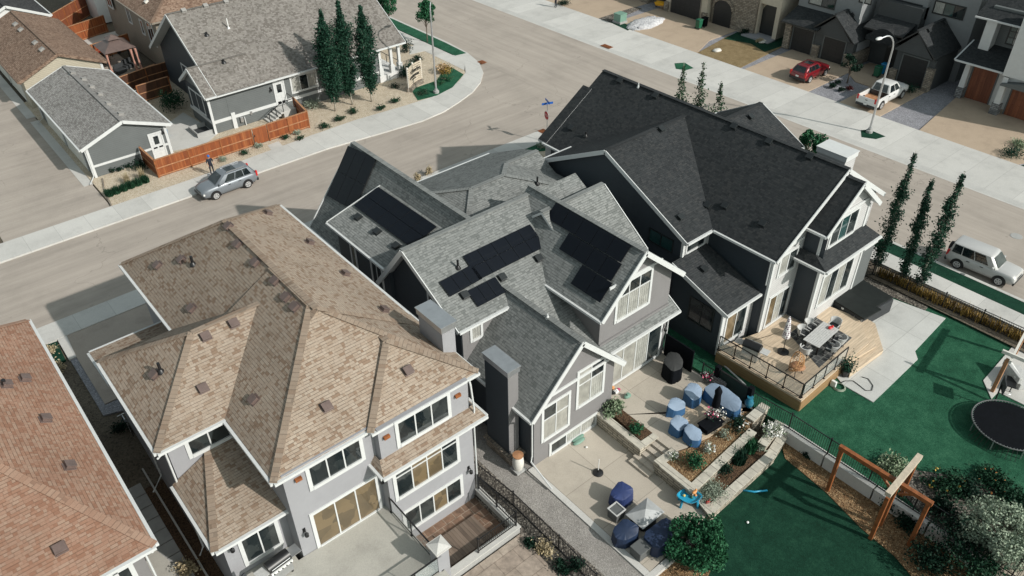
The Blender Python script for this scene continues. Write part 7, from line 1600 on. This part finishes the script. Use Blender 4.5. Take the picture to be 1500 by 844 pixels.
m_, nt_, bs_ = _nt('dotted_canvas'); tc2 = nt_.nodes.new('ShaderNodeTexCoord'); vo_ = _n(nt_, 'ShaderNodeTexVoronoi', Scale=9.0, Randomness=0.0); nt_.links.new(tc2.outputs['Object'], vo_.inputs['Vector']); nt_.links.new(_mix(nt_, _math(nt_, 'LESS_THAN', vo_.outputs['Distance'], .42), (.66, .65, .64), (.10, .04, .08)), bs_.inputs['Base Color']); MT['dots'] = m_
ax_ = (tp-b).normalized(); m = MB(); L_ = (tp-b).length; m.tube([b+ax_*(L_*k) for k in (.38, .42, .5, .75, .92, 1.0)], [.12, .24, .22, .15, .1, .03], 12); m.build('canopy', 'dots', r_, auto=70)
# egg chair
b = P(1163, 545, ZK); r_ = thing('egg_chair', 'round wicker egg chair on black legs by the deck railing', 'chair', b); cc_ = b+Vector((0, 0, .75)); m = MB(); ang = 2.2; fw = Vector((math.cos(ang), math.sin(ang), .35)).normalized(); sd2 = Vector((-math.sin(ang), math.cos(ang), 0)); up2 = fw.cross(sd2)*-1
for ring in range(6):
    t = ring/6*PI*.5; rr_ = .58*math.cos(t); dd = -.5*math.sin(t)+.12; pts = [cc_+fw*dd+(sd2*math.cos(a)+up2*math.sin(a))*rr_ for a in [2*PI*k/22 for k in range(23)]]; m.tube(pts, .028 if ring == 0 else .014, 5)
for k in range(14):
    a = 2*PI*k/14; m.tube([cc_+fw*(-.5*math.sin(t)+.12)+(sd2*math.cos(a)+up2*math.sin(a))*.58*math.cos(t) for t in [PI*.5*j/6 for j in range(7)]], .012, 4)
m.build('shell', 'rattan', r_, fix=False); q_ = MB(); q_.ball(cc_-fw*.12-Vector((0, 0, .25)), (.42, .42, .12), 0, 14, 6); q_.build('cushion', 'cedar_cap', r_, smooth=True)
for a in (.6, 2.2, 3.8, 5.3): MB().tube([cc_+Vector((math.cos(a)*.22, math.sin(a)*.22, -.4)), b+Vector((math.cos(a)*.45, math.sin(a)*.45, 0))], .025, 6).build('leg', 'dark', r_)
# pots on the deck
def potted(u, v, z, label, seed, k=1.0, mat='lf_aspen'):
    b = P(u, v, z); r = thing('potted_plant', label, 'potted plant', b); MB().lathe([(.15*k, 0), (.22*k, .38*k), (.24*k, .40*k), (.19*k, .36*k)], b, 14).build('pot', 'black', r, auto=40); rng = random.Random(seed); m = MB()
    for _ in range(420): m.leaf(b+Vector((rng.gauss(0, .17*k), rng.gauss(0, .17*k), .42*k+abs(rng.gauss(0, .35*k)))), .12*k, rng)
    m.build('foliage', mat, r, fix=False); return r
potted(1237, 550, ZD+.1, 'leafy plant in a black pot at the end of the deck', 5, 1.15); 
b = P(1191, 456, ZK); r_ = thing('cooler_box', 'bright blue cooler box against the pale house wall', 'cooler', b); MB().obox(b+Vector((.05, .1, 0)), (.62, .42, .38), .5).build('body', 'plastic_blue', r_, bevel=.03); MB().obox(b+Vector((.05, .1, .38)), (.64, .44, .07), .5).build('lid', 'plastic_aqua', r_, bevel=.03)
b = P(1199, 450, ZK); r_ = thing('deck_box', 'dark bench box with pale cushions behind the blue cooler', 'box', b); MB().obox(b+Vector((.35, .25, 0)), (1.2, .5, .45), .5).build('body', 'cv_char', r_)
for k, q in enumerate(('wicker_lt', 'plastic_wht')): MB().obox(b+Vector((.15+.4*k, .1+.25*k, .45)), (.35, .35, .12), .5).build('cushion', q, r_, bevel=.04)
b = P(1168, 452, ZK); r_ = thing('broom', 'blue broom leaning against the pale house wall', 'broom', b); MB().tube([b+Vector((0, 0, .2)), b+Vector((.25, .35, 1.4))], .015, 6).build('handle', 'cloth_blue', r_); MB().obox(b, (.3, .1, .25)).build('bristles', 'cloth_blue', r_)
b = P(1159, 453, ZK); r_ = thing('flower_pot', 'small dark flower pot beside the blue broom', 'flower pot', b); MB().lathe([(.1, 0), (.15, .25)], b, 12).build('pot', 'dark', r_); rng = random.Random(4); m = MB(); [m.leaf(b+Vector((rng.gauss(0, .1), rng.gauss(0, .1), .32+rng.gauss(0, .05))), .09, rng, m=rng.choice((0, 1))) for _ in range(90)]; m.build('foliage', ['lf_dark', 'fl_white'], r_, fix=False)
# barbecue behind the glass
grill((31.55, 17.1, ZK), 0.2+PI/2, 'black barbecue behind the glass railing of the pale deck')
# hot tub
zt_ = ZK+.32; hc = [P(1217, 437, zt_), P(1271, 470, zt_), P(1304, 433, zt_), P(1254, 404, zt_)]; hx = sum((q.x for q in hc))/4; hy = sum((q.y for q in hc))/4
e1 = (hc[1]-hc[0]+hc[2]-hc[3])/2; e2 = (hc[3]-hc[0]+hc[2]-hc[1])/2; ra_ = math.atan2(e1.y, e1.x); L1, L2 = e1.length, e2.length; r_ = thing('hot_tub', 'square hot tub under a black folding vinyl cover', 'hot tub', (hx, hy, ZD+.05))
MB().obox((hx, hy, ZD+.05), (L1-.12, L2-.12, zt_-ZD-.14), ra_).build('cabinet', 'cush_dk', r_, bevel=.06)
u1, u2 = e1.normalized(), e2.normalized()
for s in (-1, 1):
    MB().obox(Vector((hx, hy, zt_-.10))+u2*s*(L2/4+.004), (L1, L2/2-.012, .11), ra_).build('cover_half', 'tub', r_, bevel=.03)
MB().obox(Vector((hx, hy, zt_-.25))-u2*(L2/2)-u1*.4, (.16, .05, .1), ra_).build('control_panel', 'plastic_wht', r_)
for s in (.75, .35): MB().tube([Vector((hx, hy, zt_-.2))-u2*(L2/2+.02)+u1*L1*.5*s, Vector((hx, hy, zt_-.45))-u2*(L2/2+.02)+u1*L1*.5*s], .02, 6).build('strap', 'steel', r_)
# hose
m = MB(); hp_ = [(1262, 552), (1272, 555), (1279, 565), (1277, 572), (1268, 572), (1258, 564), (1250, 558), (1238, 558), (1230, 562)]; m.tube([P(u, v, ZD+.08) for u, v in hp_], .02, 6); one(m, 'garden_hose', 'cv_char', 'dark garden hose lying across the pale concrete patio', 'hose', smooth=True)
b = P(1229, 568, ZD); m = MB()
for k in range(3): m.tube([b+Vector(((.34-.03*k)*math.cos(a), (.34-.03*k)*math.sin(a), .03+.03*k)) for a in [2*PI*j/20 for j in range(21)]], .02, 6)
r_ = thing('hose_reel', 'coiled green hose on the lawn at the deck corner', 'hose', b); m.build('coil', 'lf_sage', r_, smooth=True); b = P(1220, 566, ZD); MB().obox(b, (.16, .3, .4)).build('stand', 'plastic_wht', r_, bevel=.03)

# ---------------------------------------------------------------- timber arbour on the lawn
r_ = thing('timber_arbour', 'open timber arbour with crossing beams over the bark mulch bed', 'arbour', (27.9, 7, ZG)); zt_ = 2.15
pA, pB, pC = P(1212, 719, ZG), P(1275, 789, ZG), P(1331, 799, ZG)
for q in ((pA.x, pA.y), (pB.x, pB.y), (pC.x, pC.y), (28.0, 6.75), (29.75, 6.85)): MB().obox((q[0], q[1], ZG if q[0] < 29 else ZD), (.17, .17, zt_-(ZG if q[0] < 29 else ZD))).build('post', 'cedar_post', r_)
MB().bar((pA.x, pA.y+.15, zt_+.11), (pC.x+.02, pC.y-.15, zt_+.11), .2, .22).build('beam', 'cedar_post', r_); MB().bar((pB.x-.2, pB.y, zt_+.34), (29.95, 6.85, zt_+.34), .26, .24).build('cross_beam', 'pale_timber', r_)
for y in (7.6, 6.0): MB().bar((28.0, 6.75+(y-6.75)*.25, zt_-.5), (28.0, y, zt_), .1, .1).build('brace', 'cedar_post', r_)
# right hand neighbour: pergola, sofa, heater, trampoline
r_ = thing('pergola', 'pale beamed pergola with a brown post at the right edge', 'pergola', P(1452, 578, ZD)); q0 = P(1453, 574, ZD); 
MB().obox(q0, (.18, .18, 2.4)).build('post', 'cedar_cap', r_); a_ = q0+Vector((0, 0, 2.4)); 
MB().bar(a_+Vector((-.3, -.2, .1)), a_+Vector((4.5, .6, .1)), .12, .22).build('beam', 'offwhite', r_); MB().bar(a_+Vector((0, .4, .32)), a_+Vector((.6, -5, .32)), .12, .2).build('beam', 'offwhite', r_); MB().obox(q0+Vector((3.9, .5, 0)), (.18, .18, 2.4)).build('post', 'cedar_cap', r_); MB().obox(q0+Vector((.5, -4.2, 0)), (.18, .18, 2.4)).build('post', 'cedar_cap', r_)
b = P(1487, 560, ZD+.05); r_ = thing('outdoor_sofa', 'grey outdoor sofa with a rolled cushion under the pergola', 'sofa', b); MB().obox(b+Vector((.3, 0, 0)), (1.6, .8, .38), .9).build('seat', 'wicker_lt', r_, bevel=.04); MB().obox(b+Vector((0, .35, .38)), (1.6, .2, .4), .9).build('backrest', 'wicker_lt', r_, bevel=.04); MB().tube([b+Vector((-.3, -.1, .55)), b+Vector((.5, .7, .55))], .17, 14).build('bolster', 'plastic_wht', r_, auto=40)
b = P(1478, 567, ZD+.05); r_ = thing('side_table', 'black slatted side table beside the grey sofa', 'table', b); MB().obox(b+Vector((0, 0, .35)), (.9, .5, .05), .3).build('tabletop', 'black', r_)
for sx in (-.35, .35):
    for sy in (-.18, .18): MB().obox(b+Vector((sx, sy, 0)), (.05, .05, .35), .3).build('leg', 'black', r_)
b = P(1453, 598, ZD); r_ = thing('basketball_hoop', 'black portable basketball hoop at the trampoline edge', 'basketball hoop', b); MB().obox(b, (.8, .6, .15)).build('base', 'black', r_, bevel=.04); MB().tube([b, b+Vector((.1, .1, 1.6))], .04, 8).build('pole', 'black', r_); MB().obox(b+Vector((.1, 0, 1.3)), (.9, .05, .65), .5).build('backboard', 'cush_dk', r_); MB().tube([b+Vector((.1, -.25, 1.35))+Vector((.22*math.cos(a), .22*math.sin(a), 0)) for a in [2*PI*k/14 for k in range(15)]], .015, 5).build('rim', 'steel', r_)
tcn = P(1479, 622, ZD+.6); r_ = thing('trampoline', 'round black trampoline with a pale rim on the green lawn', 'trampoline', (tcn.x, tcn.y, ZD)); TR_ = (P(1426, 618, ZD+.6)-tcn).length; c = Vector((tcn.x, tcn.y, ZD+.6))
MB().lathe([(TR_*.95, -.012), (TR_*.95, 0)], c, 40).build('mat', 'cv_black', r_); 
MB().tube([c+Vector((TR_*math.cos(a), TR_*math.sin(a), 0)) for a in [2*PI*k/40 for k in range(41)]], .035, 8).build('frame', 'wicker', r_, smooth=True)
m = MB(); 
for k in range(72): a = 2*PI*k/72; d_ = Vector((math.cos(a), math.sin(a), 0)); m.bar(c+d_*TR_*.95, c+d_*TR_*.99, .02, .015)
m.build('springs', 'steel', r_)
for k in range(8): a = 2*PI*k/8; d_ = Vector((math.cos(a), math.sin(a), 0)); MB().tube([c+d_*TR_, c+d_*TR_+Vector((0, 0, -.58))], .03, 6).build('leg', 'steel', r_)
m = MB(); rng = random.Random(8)
for k in range(40):
    a = -2.1+.9*k/40; d_ = Vector((math.cos(a), math.sin(a), 0)); p_ = c+d_*(TR_+.03); w_ = Vector((-d_.y, d_.x, 0))*.06; h_ = rng.uniform(.15, .4); i_ = rng.choice((0, 1, 2, 2)); m.face([p_-w_, p_+w_, p_+w_-Vector((0, 0, h_)), p_-w_-Vector((0, 0, h_))], i_)
m.build('fringe', ['cv_blue_t', 'fl_pink', 'plastic_wht'], r_, fix=False)
m = MB(); a_ = 3.55
for k in range(12): a = a_-1.0+.11*k; m.tube([c+Vector((TR_*math.cos(a), TR_*math.sin(a), 0)), c+Vector((TR_*1.15*math.cos(a), TR_*1.15*math.sin(a), -.58))], .012, 4)
m.build('net_ties', 'black', r_, fix=False)
# ---------------------------------------------------------------- back yards at the top left
q0 = P(150, 100, .1); r_ = thing('gazebo', 'brown hipped gazebo with tied pink curtains over dark seats', 'gazebo', (20.0, 86.3, .1)); gx0, gx1, gy0, gy1 = 18.3, 21.4, 84.4, 88.0
m = MB(); cx_, cy_ = (gx0+gx1)/2, (gy0+gy1)/2; E4_ = [(gx0, gy0), (gx1, gy0), (gx1, gy1), (gx0, gy1)]; I4 = [(cx_-.4, cy_-.45), (cx_+.4, cy_-.45), (cx_+.4, cy_+.45), (cx_-.4, cy_+.45)]
m.add([(*p, 2.5) for p in E4_]+[(*p, 3.2) for p in I4], [(i, (i+1) % 4, 4+(i+1) % 4, 4+i) for i in range(4)]+[(4, 5, 6, 7), (3, 2, 1, 0)]); m.build('canopy', 'brown_plastic', r_)
m = MB(); m.add([(*p, 3.3) for p in [(cx_-.6, cy_-.65), (cx_+.6, cy_-.65), (cx_+.6, cy_+.65), (cx_-.6, cy_+.65)]]+[(cx_, cy_, 3.7)], [(0, 1, 4), (1, 2, 4), (2, 3, 4), (3, 0, 4), (3, 2, 1, 0)]); m.build('vent_canopy', 'brown_plastic', r_)
for x, y in E4_: MB().box(x-.05, x+.05, y-.05, y+.05, .1, 2.5).build('post', 'dark', r_)
for x in (gx0+.15, gx1-.15, gx1-.6): MB().tube([(x, gy0+.05, 2.4), (x, gy0, 1.4), (x+.06, gy0, .15)], [.14, .07, .16], 8).build('curtain', plain('pink_curtain', (.42, .22, .17), .8), r_, auto=60)
for i, (x, y, lb) in enumerate(((19.4, 85.2, 'dark patio sofa under the gazebo'), (20.5, 86.0, 'dark patio chair under the gazebo'))):
    r2 = thing('patio_bench', lb, 'seat', (x, y, .1)); MB().obox((x, y, .15), (1.1, .8, .35), .4).build('seat', 'cush_dk', r2, bevel=.04); MB().obox((x, y+.35, .5), (1.1, .15, .45), .4).build('backrest', 'cush_dk', r2, bevel=.04)
for x, y, lb, q in ((18.9, 91.9, 'red flowers in a dark pot left along the far orange fence', 'fl_red'), (21.2, 92.4, 'red flowers in a dark pot right along the far orange fence', 'fl_red')):
    b = Vector((x, y-1.4, .1)); r2 = thing('flower_pot', lb, 'flower pot', b); MB().lathe([(.25, 0), (.35, .5)], b, 12).build('pot', 'dark', r2); rng = random.Random(int(x)); m = MB(); [m.leaf(b+Vector((rng.gauss(0, .28), rng.gauss(0, .28), .75+rng.gauss(0, .2))), .2, rng) for _ in range(160)]; m.build('blossom', q, r2, fix=False)
for (x, y, w_, d_, h_, q, lb) in ((22.0, 82.2, 1.2, 2.0, .75, 'cedar_cap', 'brown wooden table beside the taupe house wall'), (19.6, 77.9, 1.0, 1.7, .75, 'cedar_cap', 'brown wooden table in the shaded yard behind the corner house')):
    r2 = thing('patio_table', lb, 'table', (x, y, .1)); MB().obox((x, y, .1+h_-.06), (w_, d_, .06), .3).build('tabletop', q, r2)
    for sx in (-.4, .4):
        for sy in (-.7, .7): MB().obox((x+sx, y+sy, .1), (.08, .08, h_-.06)).build('leg', 'dark', r2)
b = Vector((18.6, 77.8, .1)); r2 = thing('fire_table', 'pale fire table with a round burner behind the garage', 'fire table', b); MB().obox(b, (1.1, 1.1, .55), .2).build('body', 'wicker_lt', r2, bevel=.03); MB().lathe([(.3, 0), (.3, .03), (.22, .04)], b+Vector((0, 0, .55)), 18).build('burner', 'dark', r2)
r2 = thing('window_well', 'pale concrete window well beside the corner house', 'window well', (20.2, 66.6, .1))
for q in ((19.4, 19.5, 65.6, 67.6), (19.5, 20.85, 65.6, 65.7), (19.5, 20.85, 67.5, 67.6)): MB().box(*q, .05, .5).build('well_side', 'foundation', r2)
MB().box(19.5, 20.85, 65.7, 67.5, .05, .13).build('well_floor', 'cush_dk', r2)
m = MB(); rng = random.Random(2)
for k in range(46): x, y = rng.uniform(18.4, 22.3), rng.uniform(99.6, 100.8); m.obox((x, y, .1+rng.uniform(0, .5)), (rng.uniform(.4, .9), .3, .25), rng.uniform(0, 3))
o = m.build('woodpile', 'offwhite', None); tag(o, 'heap of pale cut lumber between the orange and red fences', 'woodpile'); o['kind'] = 'stuff'
b = P(243, 225-26, .115); r2 = thing('tank', 'small blue tank standing by the white garage door', 'tank', b); MB().lathe([(.15, 0), (.22, .1), (.24, .55), (.12, .68)], b, 14).build('body', 'plastic_blue', r2, auto=50); MB().tube([b+Vector((0, 0, .66)), b+Vector((0, 0, .78))], .06, 8).build('valve', 'steel', r2)
b = P(318, 190, .1); r2 = thing('garden_stand', 'white wire stand against the blue grey house wall', 'stand', b); MB().box(b.x-.2, b.x+.2, b.y-.1, b.y+.1, .6, .9).build('basket', 'plastic_wht', r2)
for s in (-.17, .17): MB().tube([b+Vector((s, 0, 0)), b+Vector((s, 0, .8))], .02, 6).build('leg', 'plastic_wht', r2)
# things in the dark lane
b = P(1, 1); 
r2 = thing('bicycle', 'bicycle leaning in the dark lane beside the tan roofed house', 'bicycle', P(187, 632, -.3)); b = P(187, 632, -.3)
for s in (-.5, .5):
    o_ = b+Vector((.1, s, .33)); MB().tube([o_+Vector((0, .33*math.cos(a), .33*math.sin(a))) for a in [2*PI*k/18 for k in range(19)]], .025, 6).build('wheel', 'rubber', r2, smooth=True)
MB().tube([b+Vector((.1, -.5, .33)), b+Vector((.1, -.15, .8)), b+Vector((.1, .35, .85)), b+Vector((.1, .5, .33))], .025, 6).build('frame', 'steel', r2); MB().tube([b+Vector((-.15, .35, .95)), b+Vector((.35, .35, .95))], .018, 6).build('handlebar', 'steel', r2); MB().obox(b+Vector((.1, -.2, .85)), (.12, .25, .06)).build('saddle', 'black', r2)
# ================================================================ CAMERA, SUN, SKY
cam = bpy.data.cameras.new('camera'); co = bpy.data.objects.new('camera', cam); COL.objects.link(co)
Mx = Matrix((( _r.x, _u.x, -_f.x, 0), (_r.y, _u.y, -_f.y, 0), (_r.z, _u.z, -_f.z, CAMH), (0, 0, 0, 1)))
co.matrix_world = Mx; cam.sensor_width = 36; cam.lens = 36*FPX/1500; cam.clip_end = 2000; cam.clip_start = .5
SC.camera = co
SAZ, SEL = rad(108.5), rad(33.5)           # shadows run towards SAZ (from +x), sun SEL above the horizon
sd = Vector((-math.cos(SAZ)*math.cos(SEL), -math.sin(SAZ)*math.cos(SEL), math.sin(SEL)))
sl = bpy.data.lights.new('sun', 'SUN'); sl.energy = 4.0; sl.angle = rad(.8); sl.color = (1, .955, .895)
so = bpy.data.objects.new('sun', sl); COL.objects.link(so); so.rotation_euler = sd.to_track_quat('Z', 'Y').to_euler(); so.location = (0, 0, 60)
w = bpy.data.worlds.new('World'); SC.world = w; w.use_nodes = True
wn = w.node_tree; bg = wn.nodes['Background']; sk = wn.nodes.new('ShaderNodeTexSky'); sk.sky_type = 'NISHITA'; sk.sun_disc = False
sk.sun_elevation = SEL; sk.sun_rotation = math.atan2(sd.x, sd.y); sk.air_density = 1; sk.dust_density = 1.5
hs = wn.nodes.new('ShaderNodeHueSaturation'); hs.inputs['Saturation'].default_value = .33; wn.links.new(sk.outputs[0], hs.inputs['Color'])
tn = wn.nodes.new('ShaderNodeMix'); tn.data_type = 'RGBA'; tn.blend_type = 'MULTIPLY'; tn.inputs[0].default_value = 1; tn.inputs[7].default_value = (.93, 1.03, .96, 1)
wn.links.new(hs.outputs[0], tn.inputs[6]); wn.links.new(tn.outputs[2], bg.inputs[0]); bg.inputs[1].default_value = .138
SC.view_settings.view_transform = 'Standard'; SC.view_settings.look = 'None'; SC.view_settings.exposure = .07; SC.view_settings.gamma = 1
SC.render.engine = 'CYCLES'; SC.cycles.max_bounces = 6; SC.cycles.use_denoising = True
